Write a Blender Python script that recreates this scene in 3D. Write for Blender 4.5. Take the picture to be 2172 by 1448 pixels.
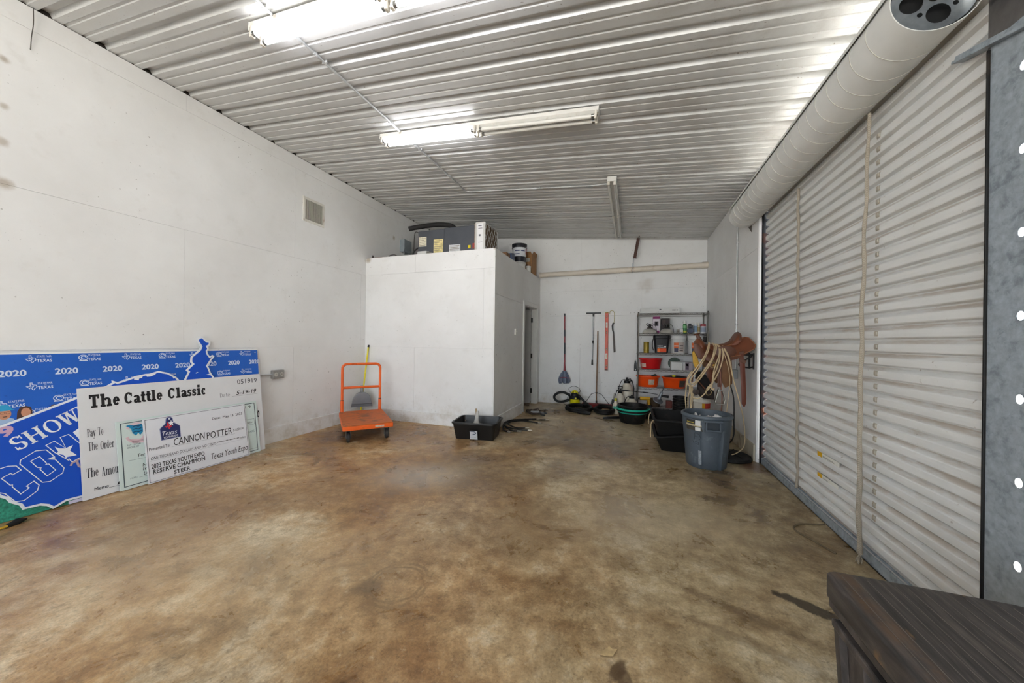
import bpy, bmesh, math, random
from math import sin, cos, pi, radians, atan2, hypot
from mathutils import Matrix, Vector, Euler

random.seed(7)
SC = bpy.context.scene
COL = SC.collection
for o in list(bpy.data.objects):
    bpy.data.objects.remove(o)

# ---------------------------------------------------------------- camera
CAM_H = 1.335
YAW, ROLL = 0.3350, 0.0127
cam_data = bpy.data.cameras.new('camera')
cam_data.sensor_width = 36.0
cam_data.lens = 730.0 / 2172.0 * 36.0
cam_data.clip_start = 0.02
cam_data.clip_end = 400
cam = bpy.data.objects.new('camera', cam_data)
COL.objects.link(cam)
_f = Vector((-sin(YAW), cos(YAW), 0)); _r = Vector((cos(YAW), sin(YAW), 0)); _u = Vector((0, 0, 1))
_r2 = cos(ROLL) * _r + sin(ROLL) * _u
_u2 = -sin(ROLL) * _r + cos(ROLL) * _u
_R = Matrix((_r2, _u2, -_f)).transposed()
cam.matrix_world = Matrix.Translation((0, 0, CAM_H)) @ _R.to_4x4()
SC.camera = cam

# ---------------------------------------------------------------- sky, sun, exposure
world = bpy.data.worlds.new('sky'); SC.world = world
world.use_nodes = True
_bg = world.node_tree.nodes['Background']
_bg.inputs['Color'].default_value = (0.82, 0.91, 1.0, 1)
_bg.inputs['Strength'].default_value = 5.0
sun_d = bpy.data.lights.new('sun', 'SUN'); sun_d.energy = 115.0; sun_d.angle = 0.009; sun_d.color = (1, .96, .90)
sun = bpy.data.objects.new('sun', sun_d); COL.objects.link(sun)
sun.rotation_euler = Vector((-.30, -.75, -.59)).to_track_quat('-Z', 'Y').to_euler()
SC.view_settings.view_transform = 'Standard'
SC.view_settings.look = 'None'
SC.view_settings.gamma = 1.0
SC.view_settings.use_curve_mapping = False
SC.view_settings.exposure = 0.14
TUBE_STRENGTH = 17.0
SC.cycles.caustics_reflective = False; SC.cycles.caustics_refractive = False
SC.cycles.max_bounces = 8

# ---------------------------------------------------------------- helpers
def srgb(h):
    if isinstance(h, str):
        h = h.lstrip('#'); c = [int(h[i:i + 2], 16) / 255 for i in (0, 2, 4)]
    else:
        c = [x / 255 for x in h]
    return tuple((x / 12.92 if x <= .04045 else ((x + .055) / 1.055) ** 2.4) for x in c)

class NT:
    """small node-tree helper"""
    def __init__(s, name):
        s.m = bpy.data.materials.new(name); s.m.use_nodes = True
        s.t = s.m.node_tree; s.b = s.t.nodes['Principled BSDF']; s.geo = None
    def n(s, typ, **kw):
        nd = s.t.nodes.new(typ)
        for k, v in kw.items():
            setattr(nd, k, v)
        return nd
    def set(s, sock, val):
        if isinstance(val, bpy.types.NodeSocket):
            s.t.links.new(val, sock)
        elif isinstance(val, (tuple, list)) and len(val) == 3 and sock.type == 'RGBA':
            sock.default_value = (*val, 1)
        else:
            sock.default_value = val
    def pos(s):
        if not s.geo: s.geo = s.n('ShaderNodeNewGeometry')
        return s.geo.outputs['Position']
    def obj(s):
        return s.n('ShaderNodeTexCoord').outputs['Object']
    def noise(s, vec, scale, detail=4, rough=.5, dist=0, col=False):
        nd = s.n('ShaderNodeTexNoise')
        s.set(nd.inputs['Vector'], vec); nd.inputs['Scale'].default_value = scale
        nd.inputs['Detail'].default_value = detail; nd.inputs['Roughness'].default_value = rough
        nd.inputs['Distortion'].default_value = dist
        return nd.outputs['Color' if col else 'Fac']
    def math(s, op, a, b=0.0, clamp=False):
        nd = s.n('ShaderNodeMath', operation=op, use_clamp=clamp)
        s.set(nd.inputs[0], a); s.set(nd.inputs[1], b)
        return nd.outputs[0]
    def vmath(s, op, a, b=(0, 0, 0)):
        nd = s.n('ShaderNodeVectorMath', operation=op)
        s.set(nd.inputs[0], a)
        if op != 'LENGTH': s.set(nd.inputs[1], b)
        return nd.outputs['Value' if op == 'LENGTH' else 'Vector']
    def step(s, v, lo, hi):
        nd = s.n('ShaderNodeMapRange', interpolation_type='SMOOTHSTEP')
        s.set(nd.inputs['Value'], v); nd.inputs['From Min'].default_value = lo; nd.inputs['From Max'].default_value = hi
        return nd.outputs['Result']
    def ramp(s, v, stops):
        nd = s.n('ShaderNodeValToRGB'); s.set(nd.inputs['Fac'], v)
        el = nd.color_ramp.elements
        while len(el) < len(stops): el.new(.5)
        for e, (p, c) in zip(el, stops):
            e.position = p; e.color = (*c, 1)
        return nd.outputs['Color']
    def mix(s, f, a, b, mode='MIX'):
        nd = s.n('ShaderNodeMix', data_type='RGBA', blend_type=mode)
        s.set(nd.inputs[0], f); s.set(nd.inputs[6], a); s.set(nd.inputs[7], b)
        return nd.outputs[2]
    def bump(s, h, strength=.2, dist=.01):
        nd = s.n('ShaderNodeBump'); nd.inputs['Strength'].default_value = strength
        nd.inputs['Distance'].default_value = dist
        s.set(nd.inputs['Height'], h); s.t.links.new(nd.outputs[0], s.b.inputs['Normal'])
    def out(s, color=None, rough=None, metal=None, spec=None):
        if color is not None: s.set(s.b.inputs['Base Color'], color)
        if rough is not None: s.set(s.b.inputs['Roughness'], rough)
        if metal is not None: s.set(s.b.inputs['Metallic'], metal)
        if spec is not None: s.set(s.b.inputs['Specular IOR Level'], spec)
        return s.m
    def sep(s, v):
        nd = s.n('ShaderNodeSeparateXYZ'); s.set(nd.inputs[0], v); return nd.outputs

_mats = {}
def mat(col, rough=.5, metal=0., var=.10, scale=9., bump=0., spec=.5, dirt=None, dirt_amt=.3, dirt_scale=5., alpha=None):
    key = (str(col), rough, metal, var, scale, bump, spec, dirt, dirt_amt, dirt_scale, alpha)
    if key in _mats: return _mats[key]
    t = NT('paint_' + str(len(_mats)))
    c = srgb(col); o = t.obj()
    nz = t.noise(o, scale, 5, .6)
    lo = tuple(x * (1 - var) for x in c); hi = tuple(min(1, x * (1 + var)) for x in c)
    cc = t.ramp(nz, [(.3, lo), (.7, hi)])
    if dirt:
        d = t.step(t.noise(o, dirt_scale, 8, .65, .3), .62 - dirt_amt * .5, .78 - dirt_amt * .3)
        cc = t.mix(t.math('MULTIPLY', d, .85), cc, srgb(dirt))
    t.out(cc, rough, metal, spec)
    if bump: t.bump(t.noise(o, scale * 6, 4, .6), bump, .004)
    if alpha is not None:
        t.b.inputs['Alpha'].default_value = alpha
    _mats[key] = t.m
    return t.m

def flat(col, rough=.6): return mat(col, rough, 0, .03, 20, 0)
def emit(name, col, strength):
    t = NT(name); t.out(srgb(col), .4)
    t.set(t.b.inputs['Emission Color'], srgb(col)); t.b.inputs['Emission Strength'].default_value = strength
    return t.m

class MB:
    """collects shapes into one mesh"""
    def __init__(s): s.v = []; s.f = []
    def add(s, vs, fs):
        k = len(s.v); s.v += [tuple(p) for p in vs]; s.f += [tuple(i + k for i in f) for f in fs]; return s
    def box(s, x0, x1, y0, y1, z0, z1):
        return s.add([(x0, y0, z0), (x1, y0, z0), (x1, y1, z0), (x0, y1, z0), (x0, y0, z1), (x1, y0, z1), (x1, y1, z1), (x0, y1, z1)],
                     [(0, 3, 2, 1), (4, 5, 6, 7), (0, 1, 5, 4), (1, 2, 6, 5), (2, 3, 7, 6), (3, 0, 4, 7)])
    def obox(s, M, sx, sy, sz):
        b = MB().box(-sx / 2, sx / 2, -sy / 2, sy / 2, -sz / 2, sz / 2)
        return s.add([M @ Vector(p) for p in b.v], b.f)
    def bar(s, a, b, w, h, up=(0, 0, 1)):
        """box beam from a to b, w across, h along up"""
        a = Vector(a); b = Vector(b); d = b - a; L = d.length; d.normalize()
        x = d.cross(Vector(up))
        if x.length < 1e-5: x = d.cross(Vector((1, 0, 0)))
        x.normalize(); z = x.cross(d)
        M = Matrix.Translation((a + b) / 2) @ Matrix((x, d, z)).transposed().to_4x4()
        return s.obox(M, w, L, h)
    def tube(s, pts, r, n=8, caps=True, closed=False):
        pts = [Vector(p) for p in pts]; m = len(pts)
        rs = r if isinstance(r, (list, tuple)) else [r] * m
        base = len(s.v); prev = None
        for i, p in enumerate(pts):
            if closed: d = pts[(i + 1) % m] - pts[i - 1]
            else: d = pts[min(i + 1, m - 1)] - pts[max(i - 1, 0)]
            if d.length < 1e-9: d = Vector((0, 0, 1))
            d.normalize()
            if prev is None:
                x = d.orthogonal().normalized()
            else:
                x = prev - d * prev.dot(d)
                x = d.orthogonal().normalized() if x.length < 1e-6 else x.normalized()
            prev = x; y = d.cross(x)
            for k in range(n):
                a = 2 * pi * k / n
                s.v.append(tuple(p + (x * cos(a) + y * sin(a)) * rs[i]))
        for i in range(m if closed else m - 1):
            j = (i + 1) % m
            for k in range(n):
                l = (k + 1) % n
                s.f.append((base + i * n + k, base + i * n + l, base + j * n + l, base + j * n + k))
        if caps and not closed:
            s.f.append(tuple(base + k for k in range(n))[::-1])
            s.f.append(tuple(base + (m - 1) * n + k for k in range(n)))
        return s
    def lathe(s, prof, c=(0, 0, 0), n=24, M=None, sx=1., sy=1., caps=True):
        base = len(s.v); M = M or Matrix(); T = Matrix.Translation(c) @ M
        for r, z in prof:
            for k in range(n):
                a = 2 * pi * k / n
                s.v.append(tuple(T @ Vector((r * cos(a) * sx, r * sin(a) * sy, z))))
        for i in range(len(prof) - 1):
            for k in range(n):
                l = (k + 1) % n
                s.f.append((base + i * n + k, base + i * n + l, base + (i + 1) * n + l, base + (i + 1) * n + k))
        if not caps: return s
        if prof[0][0] > 1e-4: s.f.append(tuple(base + k for k in range(n))[::-1])
        if prof[-1][0] > 1e-4: s.f.append(tuple(base + (len(prof) - 1) * n + k for k in range(n)))
        return s
    def prism(s, poly, h, M=None, h0=0.):
        M = M or Matrix(); m = len(poly); b = len(s.v)
        for z in (h0, h):
            for x, y in poly: s.v.append(tuple(M @ Vector((x, y, z))))
        s.f.append(tuple(b + i for i in range(m))[::-1]); s.f.append(tuple(b + m + i for i in range(m)))
        for i in range(m):
            j = (i + 1) % m; s.f.append((b + i, b + j, b + m + j, b + m + i))
        return s
    def face(s, poly, M=None, z=0.):
        M = M or Matrix(); b = len(s.v)
        for x, y in poly: s.v.append(tuple(M @ Vector((x, y, z))))
        s.f.append(tuple(b + i for i in range(len(poly)))); return s
    def loft(s, rings, closed_ring=True, caps=True):
        b = len(s.v); n = len(rings[0])
        for r in rings: s.v += [tuple(p) for p in r]
        for i in range(len(rings) - 1):
            for k in range(n if closed_ring else n - 1):
                l = (k + 1) % n
                s.f.append((b + i * n + k, b + i * n + l, b + (i + 1) * n + l, b + (i + 1) * n + k))
        if caps and closed_ring:
            s.f.append(tuple(b + k for k in range(n))[::-1]); s.f.append(tuple(b + (len(rings) - 1) * n + k for k in range(n)))
        return s
    def xf(s, M):
        s.v = [tuple(M @ Vector(p)) for p in s.v]; return s

MW = {}          # world matrix of every object built here
def _world(o): return MW.get(o.name, Matrix())

def mesh_of(name, mb, m, smooth=None, bevel=0., seg=2, fix=True, sub=0):
    me = bpy.data.meshes.new(name)
    me.from_pydata(mb.v, [], mb.f); me.update()
    if fix or bevel:
        bm = bmesh.new(); bm.from_mesh(me)
        if fix: bmesh.ops.recalc_face_normals(bm, faces=bm.faces)
        if bevel:
            es = [e for e in bm.edges if len(e.link_faces) == 2 and e.calc_face_angle(0) > .6]
            bmesh.ops.bevel(bm, geom=es, offset=bevel, segments=seg, profile=.5, affect='EDGES', clamp_overlap=True)
        bm.to_mesh(me); bm.free()
    if smooth is not None:
        for p in me.polygons: p.use_smooth = True
        if smooth < 180: me.set_sharp_from_angle(angle=radians(smooth))
    if m: me.materials.append(m)
    return me

def link(o, parent, M):
    COL.objects.link(o)
    if parent is not None:
        o.parent = parent; o.matrix_basis = _world(parent).inverted() @ M
    else:
        o.matrix_basis = M
    MW[o.name] = M
    return o

def obj(name, mb, m, parent=None, smooth=None, bevel=0., seg=2, local=False, at=None, fix=True):
    """one mesh object. Coordinates are world ones; `at` is the object's origin, local=True: coordinates relative to parent."""
    if local and parent is not None:
        M = _world(parent)
        me = mesh_of(name, mb, m, smooth, bevel, seg, fix)
    else:
        M = _world(parent) if parent is not None else (Matrix.Translation(at) if at is not None else Matrix())
        if M != Matrix():
            mb.xf(M.inverted())
        me = mesh_of(name, mb, m, smooth, bevel, seg, fix)
    return link(bpy.data.objects.new(name, me), parent, M)

def inst(name, me, parent, M):
    return link(bpy.data.objects.new(name, me), parent, M)

def tag(o, label=None, cat=None, group=None, kind=None):
    if label: o['label'] = label
    if cat: o['category'] = cat
    if group: o['group'] = group
    if kind: o['kind'] = kind
    return o

def thing(name, label, cat, loc=(0, 0, 0), rz=0., group=None, M=None, kind=None):
    o = bpy.data.objects.new(name, None); o.empty_display_size = .1
    link(o, None, M if M is not None else Matrix.Translation(loc) @ Matrix.Rotation(rz, 4, 'Z'))
    return tag(o, label, cat, group, kind)

def struct(name, mb, m, parent=None, **kw):
    o = obj(name, mb, m, parent, **kw)
    if parent is None: o['kind'] = 'structure'
    return o

def smooth_path(pts, k=6, closed=False):
    """Catmull-Rom through the points"""
    P = [Vector(p) for p in pts]; n = len(P); out = []
    rng = n if closed else n - 1
    for i in range(rng):
        p1, p2 = P[i], P[(i + 1) % n]
        p0 = P[i - 1] if (i > 0 or closed) else p1
        p3 = P[(i + 2) % n] if (i + 2 < n or closed) else p2
        for j in range(k):
            t = j / k
            out.append(.5 * ((2 * p1) + (p2 - p0) * t + (2 * p0 - 5 * p1 + 4 * p2 - p3) * t * t + (3 * p1 - p0 - 3 * p2 + p3) * t ** 3))
    if not closed: out.append(P[-1])
    return out

def rrect(x0, x1, y0, y1, r, n=5):
    out = []
    for cx, cy, a in ((x1 - r, y1 - r, 0), (x0 + r, y1 - r, 90), (x0 + r, y0 + r, 180), (x1 - r, y0 + r, 270)):
        for k in range(n + 1):
            t = radians(a + 90 * k / n); out.append((cx + r * cos(t), cy + r * sin(t)))
    return out

def offset_poly(poly, d):
    """inset (d>0) of a polygon given in either order"""
    n = len(poly); A = sum(poly[i][0] * poly[(i + 1) % n][1] - poly[(i + 1) % n][0] * poly[i][1] for i in range(n))
    sg = 1 if A > 0 else -1; out = []
    for i in range(n):
        p0, p1, p2 = Vector(poly[i - 1]), Vector(poly[i]), Vector(poly[(i + 1) % n])
        a = (p1 - p0); b = (p2 - p1)
        a = a.normalized() if a.length > 1e-7 else b.normalized(); b = b.normalized() if b.length > 1e-7 else a
        n1 = Vector((-a.y, a.x)) * sg; n2 = Vector((-b.y, b.x)) * sg
        t = (n1 + n2); t = t.normalized() if t.length > 1e-6 else n1
        c = max(.55, t.dot(n1))
        q = p1 + t * (d / c); out.append((q.x, q.y))
    return out

def stroke2d(mb, pts, w, M, z=0., closed=False):
    """flat line of width w through 2-D points"""
    P = [Vector((p[0], p[1])) for p in pts]; n = len(P); L = []; R = []
    for i in range(n):
        if closed: a, b = P[i] - P[i - 1], P[(i + 1) % n] - P[i]
        else:
            a = P[i] - P[i - 1] if i else P[1] - P[0]
            b = P[i + 1] - P[i] if i < n - 1 else P[-1] - P[-2]
        a = a.normalized() if a.length > 1e-9 else Vector((1, 0)); b = b.normalized() if b.length > 1e-9 else a
        t = a + b; t = t.normalized() if t.length > 1e-4 else a
        nn = Vector((-t.y, t.x)); c = max(.5, nn.dot(Vector((-a.y, a.x))))
        L.append(P[i] + nn * (w / 2 / c)); R.append(P[i] - nn * (w / 2 / c))
    for i in range(n if closed else n - 1):
        j = (i + 1) % n
        mb.face([R[i], R[j], L[j], L[i]], M, z)
    return mb

def text_mb(s, M, x, y, h=None, w=None, bold=0., shear=0., z=0., space=1.):
    """lettering in the built-in font as flat faces: left baseline at x, y; total width w, capital height h"""
    cu = bpy.data.curves.new('lettering', 'FONT'); cu.body = s; cu.size = 1.0; cu.shear = shear
    cu.resolution_u = 3; cu.space_character = space
    ob = bpy.data.objects.new('lettering', cu)
    me = bpy.data.meshes.new_from_object(ob)
    vs = [v.co.copy() for v in me.vertices]; fs = [tuple(p.vertices) for p in me.polygons]
    bpy.data.objects.remove(ob); bpy.data.curves.remove(cu); bpy.data.meshes.remove(me)
    if not vs: return MB()
    x0 = min(v.x for v in vs); x1 = max(v.x for v in vs)
    CAP = 0.73
    sx = (w / (x1 - x0)) if w else (h / CAP); sy = (h / CAP) if h else sx
    mb = MB()
    for k, (dx, dy) in enumerate([(0, 0)] + ([(bold, 0), (-bold, 0), (0, bold), (0, -bold)] if bold else [])):   # bold: struck again, slightly offset
        mb.add([M @ Vector((x + (v.x - x0 + dx) * sx, y + (v.y + dy) * sy, z + k * .00006)) for v in vs], fs)
    return mb

# ---- a small stroke-built serif alphabet (cap height 1) --------------------------------------
def serif_mb(s, M, x, y, h, w, W=.2, T=.1, S=.07, z=0.):
    mb2 = MB(); cx = [0.]
    I = Matrix()
    def rect(x0, x1, y0, y1): mb2.face([(cx[0] + x0, y0), (cx[0] + x1, y0), (cx[0] + x1, y1), (cx[0] + x0, y1)])
    def V(xx, y0, y1): rect(xx - W / 2, xx + W / 2, y0, y1)
    def H(x0, x1, yy, t=None):
        t = t or T; rect(x0, x1, yy - t / 2, yy + t / 2)
    def SF(xx, yy, l=1, r=1): rect(xx - W / 2 - S * l, xx + W / 2 + S * r, yy, yy + T)
    def arc(ax, ay, rx, ry, a0, a1, n=18, k=1., inv=False):
        pr = None
        for i in range(n + 1):
            a = radians(a0 + (a1 - a0) * i / n); c, sn = cos(a), sin(a)
            th = (T + (W - T) * (sn * sn if inv else c * c)) * k
            o = (cx[0] + ax + rx * c, ay + ry * sn)
            q = (cx[0] + ax + max(rx - th, .01) * c, ay + max(ry - th, .01) * sn)
            if pr: mb2.face([pr[0], o, q, pr[1]])
            pr = (o, q)
    def L(x0, y0, x1, y1, wd): mb2.face([(cx[0] + x0 - wd / 2, y0), (cx[0] + x0 + wd / 2, y0), (cx[0] + x1 + wd / 2, y1), (cx[0] + x1 - wd / 2, y1)])
    X = .70
    for ch in s:
        adv = .3
        if ch == ' ': adv = .38
        elif ch == 'T':
            V(.42, 0, 1); SF(.42, 0, 1.4, 1.4); H(0, .84, 1 - T / 2); rect(0, T, .68, 1); rect(.84 - T, .84, .68, 1); adv = .9
        elif ch in 'hnm':
            top = 1 if ch == 'h' else X
            V(W / 2 + S, 0, top); SF(W / 2 + S, 0); rect(0, W / 2 + S, top - T, top)
            c0 = W + S; rr = .2 + W / 2
            for q in range(2 if ch == 'm' else 1):
                arc(c0 + rr - W / 2, X - .26, rr, .26, 0, 150); V(c0 + 2 * rr - W, 0, X - .24); SF(c0 + 2 * rr - W, 0)
                c0 += 2 * rr - W / 2
            adv = c0 + S + .05
        elif ch == 'e':
            r = .3; arc(r, X / 2, r, X / 2, 0, 318, 22); H(.06, 2 * r - .02, X / 2 + .02, T * .9); adv = 2 * r + .06
        elif ch in 'cC':
            hh = X if ch == 'c' else 1; r = .28 if ch == 'c' else .40
            arc(r, hh / 2, r, hh / 2, 48, 318, 22); rect(2 * r - .08 - W * .45, 2 * r - .08, hh * .62, hh * .93); adv = 2 * r + .04
        elif ch in 'oO':
            hh = X if ch == 'o' else 1; r = .29 if ch == 'o' else .43
            arc(r, hh / 2, r, hh / 2, 0, 360, 28); adv = 2 * r + .06
        elif ch == 'a':
            V(.44, .04, X - .2); arc(.27, X - .24, .17 + W / 2, .24, 0, 160); arc(.23, .19, .23, .2, 60, 350); SF(.46, 0, -.6, 1.2); adv = .66
        elif ch == 't':
            V(.22, .12, .92); H(0, .46, X - T / 2); arc(.22 + .14, .2, .14 + W / 2, .2, 180, 310); adv = .5
        elif ch == 'l':
            V(W / 2 + S, 0, 1); SF(W / 2 + S, 0); rect(0, W / 2 + S, 1 - T, 1); adv = W + 2 * S + .05
        elif ch == 'i':
            V(W / 2 + S, 0, X); SF(W / 2 + S, 0); rect(0, W / 2 + S, X - T, X); rect(S, S + W, .8, .8 + W * .95); adv = W + 2 * S + .05
        elif ch in 'sS':
            hh = X if ch == 's' else 1; r = .23 if ch == 's' else .3; q = hh / 4 + T / 4
            arc(r, hh - q, r, q, 25, 270, 16, 1, False); arc(r, q, r, q, -155, 90, 16, 1, False)
            rect(2 * r - W * .35, 2 * r, hh * .66, hh * .95); rect(0, W * .35, hh * .05, hh * .34); adv = 2 * r + .05
        elif ch == 'H':
            V(.2, 0, 1); V(.75, 0, 1); H(.2, .75, .5)
            for q in (.2, .75):
                SF(q, 0); SF(q, 1 - T)
            adv = 1.0
        elif ch == 'W':
            L(.14 + .14, 0, .12, 1, W); L(.28, 0, .5, 1, T); L(.72, 0, .5, 1, W); L(.72, 0, .92, 1, T)
            for q in (.12, .5, .92): SF(q, 1 - T)
            adv = 1.08
        elif ch in 'DP':
            V(W / 2 + S, 0, 1); SF(W / 2 + S, 0); SF(W / 2 + S, 1 - T)
            if ch == 'D': arc(S + W * .6, .5, .62, .5, -90, 90); adv = .86
            else: arc(S + W * .6, .73, .46, .27, -90, 90); adv = .66
        elif ch == 'A':
            L(.08, 0, .38, 1, T); L(.68, 0, .38, 1, W); H(.18, .58, .32); H(0, .2, T / 2); H(.52, .84, T / 2); adv = .88
        elif ch == 'M':
            L(.12, 0, .12, 1, T); L(.5, 0, .16, 1, W); L(.5, 0, .84, 1, T); V(.86, 0, 1); SF(.86, 0); SF(.12, 0, .4, .4); adv = 1.05
        elif ch == 'y':
            L(.3, .0, .1, X, W); L(.2, -.28, .5, X, T); H(0, .24, X - T / 2); H(.4, .62, X - T / 2); arc(.12, -.18, .1, .1, 180, 320); adv = .64
        elif ch == 'r':
            V(W / 2 + S, 0, X); SF(W / 2 + S, 0); rect(0, W / 2 + S, X - T, X); arc(W + S + .12, X - .2, .16, .2, 40, 180); adv = W + S + .3
        elif ch == 'd':
            arc(.26, X / 2, .26, X / 2, 0, 360, 22); V(.26 * 2 - W / 2, 0, 1); rect(.3, .5, 1 - T, 1); SF(.26 * 2 - W / 2, 0, 0, 1); adv = .66
        elif ch == 'u':
            V(W / 2 + S, .2, X); arc(.3, .25, .3 - S, .25, 180, 330); V(.56, 0, X); rect(0, .1, X - T, X); SF(.56, 0, 0, 1); rect(.42, .56, X - T, X); adv = .74
        cx[0] += adv + .03
    sx = w / max(cx[0], .01)
    return MB().add([M @ Vector((x + p[0] * sx, y + p[1] * h, z)) for p in mb2.v], mb2.f)

def join(*mbs):
    o = MB()
    for b in mbs: o.add(b.v, b.f)
    return o

# common materials
WHITE_METAL = mat('e6e5df', .38, 0, .05, 12)
GALV = mat('a3adb5', .45, .30, .20, 30, .08, dirt='78828a', dirt_amt=.30, dirt_scale=18)
BLACK_PL = mat('111113', .45, 0, .2, 10, .04, spec=.35)
BLACK_RUB = mat('121110', .6, 0, .25, 12, .1, dirt='332c25', dirt_amt=.15, dirt_scale=9, spec=.3)
CHROME = mat('8d8c88', .28, .9, .1, 20)
ORANGE_PL = mat('f2500f', .4, 0, .06, 8)
# ================================================================ surfaces
def wall_material():
    t = NT('white_painted_plywood'); p = t.pos()
    n1 = t.noise(p, 1.1, 6, .6); n2 = t.noise(p, 7, 6, .6)
    c = t.ramp(n1, [(.3, srgb('dedddb')), (.7, srgb('ebebea'))])
    c = t.mix(t.math('MULTIPLY', t.step(n2, .56, .78), .20), c, srgb('c4c0b8'))
    # brown scuffs, drips and fly specks
    st = t.step(t.noise(p, 2.3, 10, .75, .6), .66, .80)
    c = t.mix(t.math('MULTIPLY', st, .45), c, srgb('a99f8e'))
    sp = t.math('MULTIPLY', t.step(t.noise(p, 46, 2, .4), .71, .76), t.step(t.noise(p, 1.7, 3, .5), .44, .60))
    c = t.mix(t.math('MULTIPLY', sp, .65), c, srgb('5c5347'))
    z = t.sep(p)[2]
    low = t.math('MULTIPLY', t.step(t.math('MULTIPLY', z, -1), -.50, 0), t.step(t.noise(p, 5, 8, .7), .42, .72))
    c = t.mix(t.math('MULTIPLY', low, .55), c, srgb('a8977c'))
    for q, r, amt in WALL_STAINS:        # old water and rust stains round nail holes
        d = t.vmath('LENGTH', t.vmath('SUBTRACT', p, q))
        d = t.math('ADD', d, t.math('MULTIPLY', t.math('SUBTRACT', n2, .5), r * 1.6))
        c = t.mix(t.math('MULTIPLY', t.math('SUBTRACT', 1.0, t.step(d, r * .15, r * 1.1)), amt), c, srgb('8f7a5a'))
    t.bump(t.noise(p, 60, 5, .6), .12, .003)
    return t.out(c, .55, 0, .35)
WALL_STAINS = [((LX_, y, z), r, a) for LX_, y, z, r, a in ((-4.35, 1.143, 3.347, .035, .6), (-4.35, 1.146, 3.005, .03, .5), (-4.35, 1.144, 2.746, .04, .5), (-4.35, 1.15, 2.446, .05, .6), (-4.35, 5.5, 3.30, .05, .6), (-4.30, 4.78, 2.72, .07, .7), (-1.96, 4.78, 2.73, .03, .6), (.25, 7.45, 2.52, .18, .3))]
WALL = wall_material()

def floor_material():
    t = NT('stained_concrete'); p = t.pos(); X, Y, Z = t.sep(p)
    n1 = t.noise(p, .55, 7, .62, .5); n2 = t.noise(p, 1.9, 9, .68, .4); n3 = t.noise(p, 9, 9, .7, .2); n4 = t.noise(p, 45, 6, .7)
    v = t.math('ADD', t.math('MULTIPLY', n1, .42), t.math('ADD', t.math('MULTIPLY', n2, .33), t.math('MULTIPLY', n3, .25)))
    brown = t.ramp(v, [(.38, srgb('5f3d1e')), (.455, srgb('966c3e')), (.52, srgb('bd9666')), (.60, srgb('e0cba8'))])
    grey = t.ramp(v, [(.38, srgb('564936')), (.455, srgb('8f7f60')), (.52, srgb('b8a886')), (.60, srgb('e0d4ba'))])
    pos = t.math('ADD', t.math('MULTIPLY', X, .30), t.math('MULTIPLY', Y, .10))
    pos = t.math('ADD', pos, t.math('MULTIPLY', t.math('SUBTRACT', n1, .5), 3.0))
    c = t.mix(t.step(pos, -.9, .9), brown, grey)
    # grime: large, mid and fine blotches, pits, pale scuffs
    c = t.mix(t.math('MULTIPLY', t.step(t.noise(p, 1.15, 12, .80, .6), .44, .68), .62), c, srgb('614827'))
    c = t.mix(t.math('MULTIPLY', t.step(t.noise(p, 1.6, 12, .80, .3), .54, .74), .40), c, srgb('d8cab0'))
    c = t.mix(t.math('MULTIPLY', t.step(t.noise(p, 11, 10, .80, .4), .50, .68), .55), c, srgb('5b4427'))
    c = t.mix(t.math('MULTIPLY', t.step(t.noise(p, 26, 8, .75), .58, .68), .55), c, srgb('4a3720'))
    c = t.mix(t.math('MULTIPLY', t.step(t.noise(p, 19, 8, .8), .55, .70), .40), c, srgb('dccdb0'))
    gr_ = t.noise(p, 75, 8, .8)
    c = t.mix(1.0, c, t.ramp(gr_, [(.30, (.62, .62, .62)), (.5, (1., 1., 1.)), (.70, (1.28, 1.26, 1.22))]), 'MULTIPLY')
    def spot(x, y, rx, ry, a, amt, col, soft=.35):
        nonlocal c
        d = t.vmath('SUBTRACT', p, (x, y, 0))
        r = t.n('ShaderNodeVectorRotate', rotation_type='Z_AXIS'); t.set(r.inputs['Vector'], d); r.inputs['Angle'].default_value = -a
        q = t.vmath('MULTIPLY', r.outputs[0], (1 / rx, 1 / ry, 0))
        L = t.math('ADD', t.vmath('LENGTH', q), t.math('MULTIPLY', t.math('SUBTRACT', n3, .5), 1.1 if soft > .45 else 1.9))
        f = t.math('SUBTRACT', 1.0, t.step(L, 1 - soft * 1.4, 1 + soft * 1.4))
        c = t.mix(t.math('MULTIPLY', f, amt), c, srgb(col))
    for a in SPOTS: spot(*a)
    # faint ring left by a round tub
    d = t.vmath('LENGTH', t.vmath('MULTIPLY', t.vmath('SUBTRACT', p, (-1.19, 1.585, 0)), (1, 1, 0)))
    for rr in (.135, .165):
        e = t.math('ABSOLUTE', t.math('SUBTRACT', t.math('ADD', d, t.math('MULTIPLY', t.math('SUBTRACT', n2, .5), .16)), rr))
        f = t.math('MULTIPLY', t.math('SUBTRACT', 1.0, t.step(e, .004, .014)), t.step(n3, .40, .60))
        c = t.mix(t.math('MULTIPLY', f, .50), c, srgb('5e4a31'))
    t.bump(t.math('ADD', n4, t.math('MULTIPLY', n3, 1.5)), .25, .004)
    rg = t.math('ADD', t.math('MULTIPLY', t.step(n2, .35, .65), .28), .24)
    return t.out(c, rg, 0, .45)
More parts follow.
